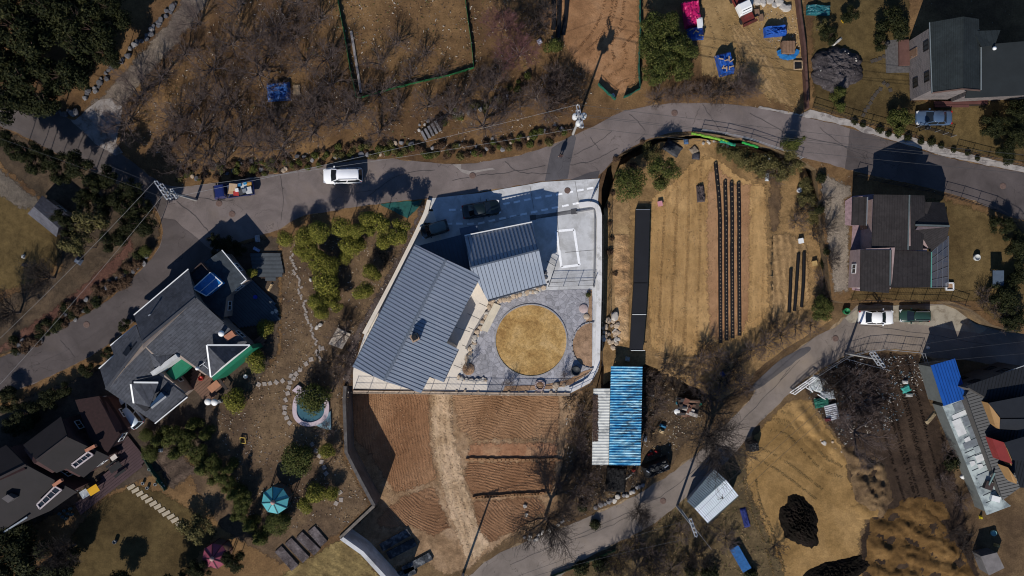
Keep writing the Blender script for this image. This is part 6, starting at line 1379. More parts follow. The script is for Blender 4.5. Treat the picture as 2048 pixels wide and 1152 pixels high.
# ================================================================ crop field furniture
t = thing('shade_tunnel', 'long low black shade cloth tunnel along the left side of the crop field', 'tunnel', pt(1283,550,MID)); bc = pm('black_shade_cloth', (.012,.013,.017), .85, .15, .6, coords='world')
for a in (((1272,420),(1300,420),(1296,565),(1268,565)), ((1268,566.5),(1296,566.5),(1292,628),(1264,628)), ((1264,630),(1292,630),(1286,700),(1260,700))):
    MB().prism([pt(x, y, MID+.75) for x, y in a], dz=.7).build('cloth_section', bc, t)
for y0 in (419, 629, 701):
    xx = 1286-(y0-419)*.036; MB().bar(pt(xx-14, y0, MID+.8), pt(xx+14, y0, MID+.8), .07, .07).build('end_bar', white if y0 > 600 else steel, t)
bm_ = pm('black_mulch_film', (.008,.008,.009), .5, .2, 3)
film_dot = pm('mulch_hole_soil', (.28,.2,.12), .9)
def film(name, pts, z, label, group, wdt=.5, dots=True):
    root = thing(name, label, 'mulch film', pt(pts[0][0], pts[0][1], z), 0, group); P = [pt(x, y, z) for x, y in smooth(pts, 8)]; mb = MB(); secs = []
    for i, p in enumerate(P):
        d = (P[min(i+1, len(P)-1)]-P[max(0, i-1)]).normalized(); n = Vector((-d.y, d.x, 0)); w_ = wdt/2*(1+.12*noise.noise(p*.9))
        secs.append([p+n*w_+Vector((0, 0, .0)), p+n*w_*.7+Vector((0, 0, .2)), p-n*w_*.7+Vector((0, 0, .2)), p-n*w_])
    mb.loft(secs, cap=False); mb.build('film', bm_, root)
    if dots:
        db = MB(); L = 0
        for a, b in zip(P, P[1:]):
            n = max(1, int((b-a).length/.38))
            for k in range(n): c = a.lerp(b, k/n); db.lathe(c+Vector((0, 0, .195)), [(.085,0),(.06,.015)], 8)
        kind(db.build('planting_hole', film_dot, root), 'stuff')
for k, (x0, y0, x1, y1) in enumerate(((1431,326,1441,686),(1450,362,1453,681),(1463,364,1465,676),(1477,366,1479,671))):
    film('mulch_row', [(x0,y0),(x0*.4+x1*.6+(2 if k == 0 else 0),(y0*3+y1)/4),(x1-1,(y0+y1)/2),(x1,y1)], MID+.08, ('%s long black plastic mulch row in the crop field, counted from the left' % ('first','second','third','fourth')[k]), 'long mulch rows')
for k, p in enumerate(([(1582,538),(1580,590),(1578,625)], [(1597,508),(1593,570),(1589,622)], [(1608,505),(1607,560),(1603,614)])): film('mulch_row', p, MID+.08, 'short black mulch row at the right of the crop field, %s of three' % ('leftmost','middle','rightmost')[k], 'short mulch rows', .45, False)
for k, p in enumerate(([(1106,-30),(1108,40),(1106,60)], [(1120,-30),(1118,40),(1116,75)], [(1136,-30),(1132,30),(1126,70)])): film('mulch_row', p, .05, 'black mulch row on the red soil plot at the top edge, %s of three' % ('left','middle','right')[k], 'top edge mulch rows', .6, False)
for x, y, c, lab in ((1600,482,'wh','white beehive box beside the short mulch rows'),(1627,527,'ye','yellowish beehive box at the hedge below the white one'),(1635,594,'ta','tan box half hidden by the green pine at the road bend'),(1319,408,'pk','pink tub on the tan crop field near the shade tunnel')):
    m_ = {'wh': white, 'ye': pm('straw_box', (.45,.3,.12), .7), 'ta': wood, 'pk': pm('pink_tub', (.55,.25,.27), .6)}[c]; r_ = thing('hive_box' if c != 'pk' else 'tub', lab, 'box', pt(x, y, MID))
    MB().box(pt(x, y, MID)+Vector((0, 0, .22)), (.5,.55,.4), .2).build('box', m_, r_); MB().box(pt(x, y, MID)+Vector((0, 0, .45)), (.6,.65,.06), .2).build('lid', m_, r_)
tarp(1401, 387, 1.0, 2.2, .3, R(4), pm('cut_brush', (.07,.055,.055), .95, .5, 6, .9), 'brush_pile', 'small grey pile of cut twigs on the crop field', 'brush pile', seed=19, slump=.8)
def drum(px, py, r, h, mat, name, label, cat, lid=None, z=None):
    z = ground_z(px, py)+.06 if z is None else z; p = pt(px, py, z); root = thing(name, label, cat, p); r /= PXM
    MB().lathe(p, [(r*.85,0),(r,h*.35),(r,h*.9),(r*.93,h),(r*.8,h),(r*.78,h*.7)], 18).build('shell', mat, root); MB().lathe(p+Vector((0, 0, h*.62)), [(r*.77,0),(r*.77,.03)], 18).build('contents', lid or black, root); return root
drum(1597, 381, 5, .6, white, 'bucket', 'white bucket with black mouth on the path beside the crop field', 'bucket')
drum(1151, 741, 10, .8, pm('iron_grey', (.03,.035,.04), .6), 'fire_bowl', 'large black round fire bowl on the garden paving', 'fire bowl', pm('ash_grey', (.12,.12,.125), .9))
drum(1951, 515, 6.5, .5, pm('pale_ring', (.45,.46,.44), .7), 'well_ring', 'white rimmed round well on the east lawn', 'well')
drum(1985, 1065, 6, .4, pm('teal_ring', (.18,.36,.36), .6), 'tyre_ring', 'pale teal ring lying by the flat roof annex', 'tub', pm('ring_inside', (.05,.09,.09), .8))
drum(404, 756, 5, .6, pm('red_pot', (.35,.03,.02), .5), 'plant_pot', 'bright red pot on the brown timber deck', 'pot', z=.4)
drum(1690, 622, 7, .7, pm('green_drum', (.015,.16,.06), .5), 'water_drum', 'green drum at the road bend under the pine', 'drum', z=LOW)
drum(493, 752, 4, .5, white, 'plant_pot', 'white ring pot at the right edge of the timber deck', 'pot')
drum(512, 594, 4, .4, pm('bright_blue_pot', (.01,.05,.4), .4), 'wash_bowl', 'bright blue bowl on the shaded blue grey deck', 'bowl', z=.25)
drum(232, 1082, 4, .5, pm('slate_pot', (.1,.11,.12), .6), 'plant_pot', 'dark pot near the lower left corner lawn', 'pot')
for k, (x, y) in enumerate(((287,966),(300,938),(312,968),(323,966),(296,975),(328,972))): drum(x, y, 3, .35, pm('pale_pot', (.4,.42,.42), .6), 'plant_pot', 'small pale pot in the cluster at the green garden fence', 'pot').__setitem__('group', 'pots at the green fence')
for k, (x, y) in enumerate(((131,1020),(138,1026),(128,1032),(143,1016),(135,1036),(146,1028),(122,1026))): drum(x, y, 3, .45, pm('dark_teal_jar', (.05,.09,.1), .35), 'jar', 'dark glazed jar in the jar group at the deck end', 'jar', pm('jar_lid', (.2,.24,.25), .5)).__setitem__('group', 'jars at the deck end')
# garden ornaments on the paving
def disc(px, py, r, mat, name, label, cat='stone', h=.12, z=None):
    z = ground_z(px, py)+.08 if z is None else z; o = MB().lathe(pt(px, py, z), [(r/PXM,0),(r/PXM*1.02,h*.6),(r/PXM*.9,h)], 20).build(name, mat); return tag(o, label, cat)
disc(1167, 617, 9, pm('pinkish_stone', (.42,.33,.31), .9, .2, 3), 'millstone', 'round pinkish millstone slab near the planting bed wall')
disc(1173, 633, 6, _P['tan_boulder'], 'flat_stone', 'small oval tan stone just below the round pinkish slab')
disc(937, 738, 12, bedm, 'round_bed', 'round earth bed with tan stone rim at the paving corner', 'flower bed', .1)
rt = thing('ring_planter', 'round pinkish ring planter at the front fence', 'planter', pt(1080,771,.08)); mb = MB()
for i in range(14): a = 2*math.pi*i/14; mb.box(pt(1080+9*math.cos(a), 771+9*math.sin(a), .2), (.3,.2,.28), -a+R(90))
mb.build('ring', _P['pinkish_stone'], rt); MB().lathe(pt(1080,771,.1), [(.5,0),(.45,.12)], 16).build('soil', bedm, rt)
for x, y, h in ((1112,772,.8),(1128,770,.5)): rock(x, y, 7 if h > .6 else 5, 1, 'upright tan stone near the front fence, %s of two' % ('left' if h > .6 else 'right'), None)
for x, y, lab in ((1020,768,'young bare sapling in the front bed near its left end'),(1128,755,'young bare sapling beside the black fire bowl'),(937,735,'young bare sapling in the round earth bed')): bare('pale', x, y, .5, 'sapling', lab, None, 'sapling')
# ================================================================ fences
def fence(name, label, pts, z, h, step, railm, postm, panel='bars', group=None, bar=.16, rails=(1, .5), pr=.035, cat='fence'):
    root = thing(name, label, cat, pt(pts[0][0], pts[0][1], z), 0, group); P = [pt(x, y, z) for x, y in pts]; rb, pb = MB(), MB()
    for a, b in zip(P, P[1:]):
        L = (b-a).length; n = max(1, round(L/step))
        for k in range(n+(b is P[-1])):
            q = a.lerp(b, k/n); MB().tube(q-Vector((0, 0, .1)), q+Vector((0, 0, h+.06)), pr, n=6).build('post', postm, root)
        for f in rails: rb.bar(a+Vector((0, 0, h*f)), b+Vector((0, 0, h*f)), .035, .035)
        if panel == 'bars':
            m = int(L/bar)
            for k in range(m): q = a.lerp(b, (k+.5)/m); pb.bar(q+Vector((0, 0, .08)), q+Vector((0, 0, h)), .014, .014)
        elif panel == 'net':
            m = int(L/.35); pv = None
            for k in range(m+1):
                q = a.lerp(b, k/m)+Vector((rnd(-.06, .06), rnd(-.06, .06), h*rnd(.75, 1))); e = q*1; e.z = a.z
                if pv: pb.add([pv[0], q, e, pv[1]], [(0,1,2,3)])
                pv = (q, e)
    rb.build('rail', railm, root)
    if panel: pb.build('panel', railm if panel == 'bars' else postm, root)
    return root
ironm = pm('black_iron', (.012,.012,.014), .5); greyf = pm('galvanised_fence', (.40,.42,.44), .5, .1, metal=.4); netg = pm('green_net', (.018,.14,.045), .8, .3, 3); rustm = pm('rust_brown', (.09,.045,.035), .8, .3)
fence('mesh_fence', 'black mesh fence along the front of the main house garden', [(706,783),(860,785),(1000,787),(1140,788),(1182,767),(1196,733)], .25, 1.3, 1.9, ironm, ironm)
fence('mesh_fence', 'black mesh fence on top of the broad white boundary wall', [(1203,730),(1205,560),(1206,432)], .35, 1.1, 2.4, ironm, ironm, rails=(1,))
fence('gate_fence', 'black bar gate between the parking court and the garden paving', [(1097,573),(1186,571)], .08, 1.5, 1.7, ironm, ironm, bar=.12)
fence('gate_fence', 'short black side rail at the south east corner of the garage wing', [(1094,523),(1110,533),(1097,572)], .08, 1.0, 1.6, ironm, ironm, bar=.13)
fence('sliding_gate', 'open black mesh gate leaf at the road entrance of the court', [(1180,404),(1194,376)], .08, 1.3, 2, ironm, ironm, bar=.14)
fence('net_fence', 'green net fence round the little field in the orchard', [(668,-60),(677,0),(690,70),(702,140),(714,195),(722,197),(760,186),(800,175),(850,163),(900,152),(948,137),(943,90),(932,10),(925,-60)], 0, .7, 3, netg, netg, 'net', pr=.025)
t = thing('earth_board', 'pale narrow board lying along the left of the orchard net fence', 'board', pt(706,70,.05)); MB().bar(pt(702,62,.12), pt(722,185,.12), .3, .08).build('plank', pm('grey_plank', (.25,.23,.22), .8), t)
fence('net_fence', 'green net fence along the right side of the red soil plot', [(1277,-40),(1279,60),(1276,130),(1278,180),(1262,190),(1247,196)], 0, 1.1, 2.5, pm('dark_green_net', (.01,.09,.06), .8, .3), _P['dark_green_net'], 'net')
fence('net_fence', 'dark green net fence at the lower left corner of the red soil plot', [(1196,170),(1212,186),(1230,200)], 0, 1.0, 1.5, _P['dark_green_net'], _P['dark_green_net'], 'net')
fence('guard_rail', 'thin grey guard rail along the road above the crop field', [(1402,262),(1450,269),(1500,281),(1550,298),(1600,318)], .02, 1.1, 2.6, greyf, greyf, None, rails=(1,.6))
for nm, pts_, c, lab in (('a', [(1383,266),(1412,272),(1445,280),(1458,286)], (.16,.34,.035), 'bright yellow green netting bundle hung along the road rail'), ('b', [(1484,284),(1500,289),(1516,294)], (.02,.30,.05), 'short bright green netting bundle farther along the road rail'), ('c', [(1440,281),(1462,288),(1470,290)], (.01,.24,.13), 'emerald netting bundle at the right end of the yellow green one')):
    P = [pt(x, y, .5) for x, y in smooth(pts_, 6)]; mb = MB()
    for a, b in zip(P, P[1:]): mb.tube(a+Vector((0, rnd(-.05, .05), rnd(-.05, .05))), b+Vector((0, rnd(-.05, .05), rnd(-.05, .05))), rnd(.13, .22), rnd(.13, .22), 8)
    tag(mb.build('netting_bundle', pm('netting_'+nm, c, .8, .3, 4, .6)), lab, 'netting')
fence('mesh_fence', 'pale galvanised fence round the dark brown lot at the lower road', [(1584,783),(1610,762),(1655,733),(1690,712),(1730,701),(1765,698),(1838,705),(1850,742)], LOW, 1.5, 2.6, greyf, greyf, 'bars', bar=.3)
fence('lot_rail', 'thin pale rail running diagonally across the fenced brown lot', [(1692,718),(1720,726),(1775,740)], LOW, .9, 3, greyf, greyf, None, rails=(1,))
fence('garden_fence', 'dark iron fence along the south side of the east house', [(1702,602),(1760,600),(1820,600),(1900,602),(1930,612)], 0, 1.2, 1.9, ironm, ironm, 'bars', bar=.2)
fence('garden_fence', 'dark mesh fence along the road north of the east house', [(1710,352),(1770,366),(1850,382),(1920,400),(1985,420),(2030,445),(2048,470)], 0, 1.4, 2.6, ironm, ironm, None, rails=(1,.5,.1))
fence('garden_fence', 'dark iron fence behind the pale kerb at the north east garden', [(1625,216),(1700,240),(1780,262),(1830,276)], 0, 1.1, 2.2, ironm, ironm, 'bars', bar=.25)
fence('entrance_gate', 'dark lattice gate below the blue grey sedan', [(1832,255),(1870,264),(1902,274)], .05, 1.2, 1.2, ironm, pm('gate_grey', (.2,.2,.21), .6), 'bars', bar=.1, rails=(1,.75,.5,.25))
fence('garden_fence', 'dark iron fence along the pale kerb at the right edge', [(1910,300),(1975,316),(2048,336)], 0, 1.1, 2.2, ironm, ironm, 'bars', bar=.25)
wall_run('yard_wall', 'long rust brown board fence between the tan yard and the north east garden', [(1594,-40),(1602,30),(1610,90),(1617,216)], 0, 1.1, .28, rustm)
fence('net_fence', 'dark green net fence beside the dug bed in the lower left', [(290,905),(305,935),(335,978)], 0, 1.0, 1.6, _P['dark_green_net'], _P['dark_green_net'], 'net')
fence('net_fence', 'green netting strip edging the verge south of the lower road near the bottom', [(1100,1152),(1160,1128),(1230,1098)], LOW, .7, 1.8, pm('moss_net', (.03,.07,.03), .9), _P['moss_net'], 'net')
fence('lot_rail', 'grey pipe rail running down from the lower road past the white ribbed shed', [(1362,1018),(1385,1050),(1420,1095)], LOW, .9, 2.5, greyf, greyf, None, rails=(1,.5))
# white angle frame at the lot corner
t = thing('steel_frame', 'white steel ladder frame lying at the corner of the sandy lot', 'frame', pt(1608,770,LOW)); A, B, C_, D = pt(1580,785,LOW+.5), pt(1625,754,LOW+1.0), pt(1634,757,LOW+.9), pt(1590,789,LOW+.4); mb = MB()
for a, b in ((A,B),(B,C_),(C_,D),(D,A),(A.lerp(B,.33),D.lerp(C_,.33)),(A.lerp(B,.66),D.lerp(C_,.66)),(A.lerp(D,.5),B.lerp(C_,.5))): mb.bar(a, b, .09, .09)
mb.build('frame_bars', white, t)
for k, (a, b) in enumerate((((1612,775),(1626,784)),((1618,772),(1625,785)),((1639,768),(1632,781)),((1635,789),(1651,799)))): tag(MB().bar(pt(*a, LOW+.3), pt(*b, LOW+.35), .1, .08).build('white_bar', white), ['white bar nearest the ladder frame','white bar crossing the first one','white bar leaning on the pale sheet','white bar lying on the grey sheet'][k]+' in the lot corner', 'bar')
# ================================================================ poles and wires
polem = pm('concrete_pole', (.34,.33,.31), .85, .12, 2); insm = pm('insulator_grey', (.5,.5,.5), .4)
def pole(px, py, z, h, name, label, arms=(), ang=0, cans=0, top=None):
    """base at the photo point; if top is given, that is where the head of the pole is seen instead"""
    if top: b = pt(top[0], top[1], z+h); b.z = z
    else: b = pt(px, py, z)
    root = thing(name, label, 'utility pole', b); MB().tube(b-Vector((0, 0, .3)), b+Vector((0, 0, h)), .17, .1, 12).build('pole', polem, root); ends = []
    e = Vector((math.cos(ang), math.sin(ang), 0)); f = Vector((-e.y, e.x, 0))
    for (zz, ln) in arms:
        a = b+Vector((0, 0, zz)); ar = MB().bar(a-e*ln/2+f*.15, a+e*ln/2+f*.15, .1, .1).bar(a-e*ln/2-f*.15, a+e*ln/2-f*.15, .1, .1).build('crossarm', greyf, root)
        for k in range(5):
            q = a+e*ln*(k/4-.5); MB().bar(q-f*.15, q+f*.15, .06, .05).lathe(q+Vector((0, 0, .05)), [(.05,0),(.09,.06),(.05,.12),(.09,.18),(.04,.26)], 8).build('insulator', insm, ar); ends.append(q+Vector((0, 0, .3)))
    for k in range(cans):
        d = Matrix.Rotation(2.1*k+2.5, 3, 'Z') @ Vector((.52, 0, 0)); c = b+d+Vector((0, 0, h-2.4+.35*k)); cn_ = MB().lathe(c, [(.3,0),(.34,.08),(.34,.95),(.28,1.02),(.1,1.05)], 16).build('transformer', pm('transformer_white', (.6,.61,.6), .5), root)
        MB().lathe(c+Vector((.1, 0, 1.03)), [(.09,0),(.05,.1),(.09,.18),(.03,.3)], 8).build('bushing', black, cn_); MB().bar(c+Vector((0, 0, .5)), b+Vector((0, 0, h-2+.35*k)), .1, .1).build('bracket', greyf, cn_)
    return root, b, ends
p1, b1, e1 = pole(1146, 268, 0, 10.5, 'utility_pole', 'tall concrete utility pole with three white transformers beside the road', ((10.2,2.6),(8.9,2.0)), R(-78), 3)
p2, b2, e2 = pole(0, 0, 0, 10.0, 'utility_pole', 'utility pole with double steel crossarms at the left road junction', ((9.8,2.4),(8.6,2.0),(6.5,1.2)), R(-55), 0, (322,380))
p3, b3, e3 = pole(926, 1148, LOW, 8.5, 'utility_pole', 'utility pole at the bottom edge where the field track meets the lower road', ((8.2,1.6),), R(20))
p4, b4, e4 = pole(1354, 1012, LOW, 9.5, 'utility_pole', 'utility pole on the verge beside the white ribbed metal shed', ((9.2,2.2),), R(-70))
p5, b5, e5 = pole(1692, 706, LOW, 9.5, 'utility_pole', 'utility pole at the fenced lot corner across from the parked white sedan', ((9.2,2.2),(8.2,1.8)), R(-55))
e6 = [pt(2260, 330+k*9, 9.5) for k in range(5)]
wirem = pm('cable_black', (.05,.05,.052), .5); wirew = pm('cable_pale', (.30,.30,.30), .5)
def wire(a, b, sag, label, m_=None, r=.02, group='overhead wires'):
    mb = MB(); n = 24; pv = a
    for i in range(1, n+1):
        t_ = i/n; q = a.lerp(b, t_)-Vector((0, 0, sag*4*t_*(1-t_))); mb.tube(pv, q, r, n=4, caps=False); pv = q
    return tag(mb.build('power_cable', m_ or wirem), label, 'cable', group)
for k, i in enumerate((0, 2, 4)):
    wire(e1[i], e6[(0, 2, 4)[k]], 1.2, 'overhead cable running from the transformer pole along the hillside road to the right edge', None, .02, 'cables along the north east road')
wire(e1[6], e6[1], 1.6, 'overhead cable running from the transformer pole along the hillside road to the right edge', None, .02, 'cables along the north east road')
wire(e1[0], e2[4], 1.4, 'pale overhead cable running from the transformer pole to the junction pole', wirew, .016, 'cables along the stony bank'); wire(e1[4], e2[2], 1.8, 'pale overhead cable running from the transformer pole to the junction pole', wirew, .013, 'cables along the stony bank')
for k in (0, 3): wire(e2[k], pt(-200, 860+k*40, 9), 1.3, 'overhead cable from the junction pole to the lower left along the west road', wirew, .012, 'cables along the west road')
for k in (1, 4): wire(e2[k], pt(-200, 150+k*14, 9), 1.3, 'overhead cable from the junction pole along the west lane', None, .018, 'cables along the west lane')
for k in (0, 2, 4): wire(e4[k], e5[k], 1.1, 'overhead cable over the sandy lot between two utility poles', None, .018, 'cables over the sandy lot'); wire(e5[k], pt(2200, 640+k*14, LOW+9), 1.2, 'overhead cable from the lot corner pole to the right edge', None, .018, 'cables over the lower road')
wire(e3[0], e4[0], 1.2, 'overhead cable along the lower road at the bottom', None, .018, 'cables at the bottom'); wire(e3[4], e4[4], 1.2, 'overhead cable along the lower road at the bottom', None, .018, 'cables at the bottom')
def lamp(px, py, z, h, label, ang=0):
    b = pt(px, py, z); root = thing('garden_lamp', label, 'lamp', b); MB().tube(b, b+Vector((0, 0, h)), .06, .045, 8).build('post', black, root)
    MB().lathe(b+Vector((0, 0, h)), [(.12,0),(.24,.12),(.24,.32),(.3,.34),(.05,.5)], 12).build('lamp_head', black, root)
lamp(1757, 97, 0, 2.2, 'black garden lamp on the lawn left of the brick patio'); lamp(1838, 262, 0, 1.8, 'small black lamp by the lattice gate')
# manholes
mh = pm('rusty_manhole', (.13,.085,.07), .8, .3, 6, .5)
for x, y in ((438,407),(464,428),(1349,226),(945,351),(1671,677),(1326,1002),(173,649),(2006,372),(1135,381)):
    z = ground_z(x, y)+.036; o = MB().lathe(pt(x, y, z+.01), [(.4,0),(.4,.012),(.36,.016)], 20).build('manhole_cover', mh); tag(o, 'round rusty manhole cover set in the road or court surface', 'manhole', 'manhole covers')
# ================================================================ garden furniture on the left
def gazebo(px, py, r, h, mat, mat2, label, n=8, pole_=True, rise=1.0):
    b = pt(px, py, h); b.z = 0; root = thing('gazebo', label, 'gazebo', b); r /= PXM; rim = [b+Vector((r*math.cos(2*math.pi*k/n+.2), r*math.sin(2*math.pi*k/n+.2), h-.3)) for k in range(n)]; ap = b+Vector((0, 0, h+rise-.3))
    mb = MB(); mb.add([ap]+rim, [(0, 1+k, 1+(k+1) % n) for k in range(n)]); mb.add([p-Vector((0, 0, .12)) for p in [ap]+rim], [(0, 1+(k+1) % n, 1+k) for k in range(n)]); mb.add(rim+[p-Vector((0, 0, .12)) for p in rim], [(k, n+k, n+(k+1) % n, (k+1) % n) for k in range(n)]); mb.build('roof', mat, root)
    mb = MB()
    for k in range(n): mb.bar(ap+Vector((0, 0, .03)), rim[k]+Vector((0, 0, .04)), .1, .06)
    mb.build('rib', mat2, root); MB().lathe(ap-Vector((0, 0, .1)), [(.28,0),(.28,.18),(.08,.35)], 10).build('finial', pm('pink_finial', (.4,.25,.22), .7), root)
    for k in range(0, n, 1 if n == 8 else 2): MB().tube(Vector((rim[k].x*.94+b.x*.06, rim[k].y*.94+b.y*.06, 0)), rim[k]-Vector((0, 0, .1)), .06, n=8).build('post', mat2, root)
    MB().lathe(b, [(r*.9,0),(r*.9,.15)], 8).build('floor', deckm, root)
gazebo(549, 1002, 27, 2.7, pm('teal_roof', (.08,.33,.36), .6, .1, 2), pm('dark_teal_rib', (.02,.08,.09), .5), 'teal octagonal gazebo roof among the dark garden trees')
gazebo(428, 1114, 25, 2.6, pm('rose_roof', (.22,.045,.075), .7, .12, 2), pm('dark_rose_rib', (.05,.012,.018), .6), 'dusky pink octagonal gazebo roof near the bottom edge')
# pond
pd = thing('garden_pool', 'small kidney pool with pink rim and teal water beside the ball tree', 'pool', pt(620,825,0))
ring_ = smooth([(587,800),(600,785),(622,778),(648,790),(658,812),(652,838),(628,852),(602,850),(586,832)], 5, True)
o_, i_ = [pt(x, y, .32) for x, y in ring_], [pt(620+(x-620)*.76, 818+(y-818)*.76, .32) for x, y in ring_]; n = len(o_); mb = MB(); mb.add(o_+i_, [(k, n+k, n+(k+1) % n, (k+1) % n) for k in range(n)]); mb.add(o_+[Vector((p.x, p.y, 0)) for p in o_], [(k, (k+1) % n, n+(k+1) % n, n+k) for k in range(n)]); mb.add(i_+[Vector((p.x, p.y, .03)) for p in i_], [(k, n+k, n+(k+1) % n, (k+1) % n) for k in range(n)]); mb.build('rim', pm('pink_tile', (.48,.40,.43), .7, .12, 4), pd)
MB().prism([Vector((p.x, p.y, .2)) for p in i_], dz=.15).build('water', pm('teal_water', (.05,.12,.15), .06, .15, 1.5, .1, 6, spec=.5), pd)
MB().prism([pt(x, y, .3) for x, y in ((630,850),(661,822),(662,860),(645,857))], dz=.25).build('spill_apron', pm('blue_apron', (.16,.26,.31), .6, .3, 3), pd)
MB().prism([pt(x, y, .35) for x, y in ((584,781),(596,770),(606,777),(597,790))], dz=.3).build('step', pm('pink_tile', (.48,.40,.43)), pd)
slabm = pm('stepping_stone', (.30,.26,.23), .9, .25, 2, .3); paleslab = pm('pale_stepping_stone', (.40,.34,.25), .9, .15, 2, .2)
def steps(P, size, mat, label, group, ang=None, name='stepping_stone'):
    for k, (x, y) in enumerate(P):
        z = ground_z(x, y)+.05; a = rnd(0, 3) if ang is None else ang; o = MB().prism([pt(x, y, z+.04)+Matrix.Rotation(a, 3, 'Z') @ Vector((sx*size[0]*rnd(.85, 1.1)/2, sy*size[1]*rnd(.85, 1.1)/2, 0)) for sx, sy in ((-1,-1),(1,-1),(1.05,.1),(.9,1),(-.95,1))], dz=.1).build(name, mat); tag(o, label, 'stepping stone', group)
steps([(517,769),(529,768),(540,767),(552,765),(565,762),(580,765),(577,775),(575,787),(571,800),(569,815),(569,826),(573,836),(579,846),(587,757),(600,740),(612,728),(622,719),(634,704),(644,697),(582,752),(592,748)], (.55,.5), slabm, 'irregular grey stepping stone in the curved garden path near the pool', 'stepping stones near the pool')
steps([(624,889),(632,902),(638,912),(643,924),(648,935),(652,947),(682,1000),(680,985),(672,1007)], (.55,.5), slabm, 'grey stepping stone below the pool toward the retaining wall', 'stepping stones below the pool')
steps([(262+k*8.8, 974+k*6.6) for k in range(13)], (.45,1.0), paleslab, 'pale rectangular stepping stone in the straight diagonal row on the dark lawn', 'pale stepping stones', R(-62))
steps([(1768,166),(1761,178),(1755,184),(1750,190),(1745,197),(1741,206),(1736,214),(1731,221),(1727,230),(1775,170),(1781,180),(1745,122),(1752,120),(1760,117),(1768,113)], (.45,.45), pm('dark_stepping_stone', (.06,.05,.042), .9), 'dark stepping stone on the lawn of the north east garden', 'dark stepping stones')
o = MB().prism([pt(x, y, .22) for x, y in ((675,655),(701,668),(684,698),(657,688))], dz=.2).build('stone_slab', pm('cream_slab', (.50,.43,.35), .85, .15, 1.5, .2)); tag(o, 'big cream stone slab behind the small bare tree near the house corner', 'slab')
steps([(580+k*1.6+rnd(-5,5), 510+k*5.4) for k in range(40)], (.4,.25), slabm, 'small grey cobble of the garden path through the grove', 'cobbles of the grove path', name='cobble')
# cobbled beds
bedsoil = soil('leafy_bed', [(.05,.04,.04),(.09,.075,.075),(.14,.12,.12)], s1=.8, s2=3, s3=8, bump=.9, contrast=.5, specks=((.3,.28,.28), 5, .12))
for k, (a, b) in enumerate((((556,1098),(590,1136)),((576,1082),(612,1120)),((598,1070),(634,1105)),((622,1058),(648,1088)))):
    d = Vector((b[0]-a[0], b[1]-a[1])).normalized(); n_ = Vector((-d.y, d.x))*9; P = [(a[0]+n_.x, a[1]+n_.y), (b[0]+n_.x, b[1]+n_.y), (b[0]-n_.x, b[1]-n_.y), (a[0]-n_.x, a[1]-n_.y)]
    o = MB().prism([pt(x, y, .25) for x, y in P], dz=.25).build('raised_bed', bedsoil); tag(o, 'dark leafy raised bed at the bottom of the wooded garden, %s of four' % ('leftmost','second from left','third from left','rightmost')[k], 'garden bed')
filmbed = soil('film_bed', [(.025,.03,.035),(.05,.055,.065),(.16,.17,.18)], s1=1.2, s2=4, s3=10, bump=.8, contrast=.6)
for k, (a, b) in enumerate((((762,1096),(818,1064)),((776,1112),(830,1084)),((806,1142),(862,1112)),((780,1160),(830,1140)))):
    d = Vector((b[0]-a[0], b[1]-a[1])).normalized(); n_ = Vector((-d.y, d.x))*8; P = [(a[0]+n_.x, a[1]+n_.y), (b[0]+n_.x, b[1]+n_.y), (b[0]-n_.x, b[1]-n_.y), (a[0]-n_.x, a[1]-n_.y)]
    o = MB().prism([pt(x, y, LOW+.3) for x, y in P], dz=.3).build('film_covered_bed', filmbed); tag(o, 'shiny film covered vegetable bed below the ploughed field, %s of four' % ('topmost','second from top','third from top','lowest')[k], 'garden bed')
sheet('grass_plot', [(676,1078),(640,1100),(560,1148),(500,1200),(700,1300),(800,1220),(762,1154),(722,1106),(690,1080)], 0, soil('yellow_grass', [(.15,.105,.045),(.2,.145,.06),(.24,.175,.075)], s1=.3, s2=1.4, s3=7, bump=.8, furrow=(R(60), 1.2, 1.5, .3, .12)), 4, ragged=2)
# deck furniture
def table(px, py, lx, ly, h, ang, mat, label, name='table', cat='table', z=.33):
    b = pt(px, py, z); root = thing(name, label, cat, b, ang); MB().box((0,0,h), (lx,ly,.06)).build('table_top', mat, root, True)
    for sx in (-1, 1):
        for sy in (-1, 1): MB().box((sx*(lx/2-.08), sy*(ly/2-.08), h/2), (.07,.07,h)).build('leg', wood, root, True)
table(193, 977, 1.35, .95, .75, R(32), pm('bright_yellow', (.62,.34,.01), .5, .05), 'bright yellow topped table on the maroon deck')
table(174, 985, 1.0, .95, .6, R(32), pm('silver_cover', (.42,.45,.48), .5, .15, 3), 'pale silver covered table next to the yellow one', z=.33)
table(232, 911, .8, .8, .7, R(35), pm('cream_top', (.55,.5,.46), .6), 'small cream square table at the top of the maroon deck')
table(236, 932, 1.6, .8, .72, R(35), black, 'black picnic table on the maroon deck'); 
for k, (x, y) in enumerate(((226,926),(243,945))): table(x, y, 1.6, .3, .42, R(35), black, 'black bench at the %s side of the picnic table' % ('upper left' if k == 0 else 'lower right'), 'bench', 'bench')
for k, (x, y) in enumerate(((420,802),(433,803))):
    b = pt(x, y, .35); r_ = thing('round_table', 'round white table at the deck tip, the %s of two' % ('left' if k == 0 else 'right'), 'table', b); MB().lathe(b+Vector((0, 0, .68)), [(.42,0),(.42,.05)], 20).build('table_top', white, r_); MB().tube(b, b+Vector((0, 0, .68)), .05, n=8).build('leg', black, r_)
table(431, 772, 1.5, .9, .5, R(40), pm('terracotta_top', (.38,.18,.10), .7), 'terracotta coloured low table on the brown timber deck'); table(447, 766, 2.0, .35, .45, R(-52), pm('dark_bench', (.03,.022,.02), .7), 'dark long bench right of the terracotta table', 'bench', 'bench')
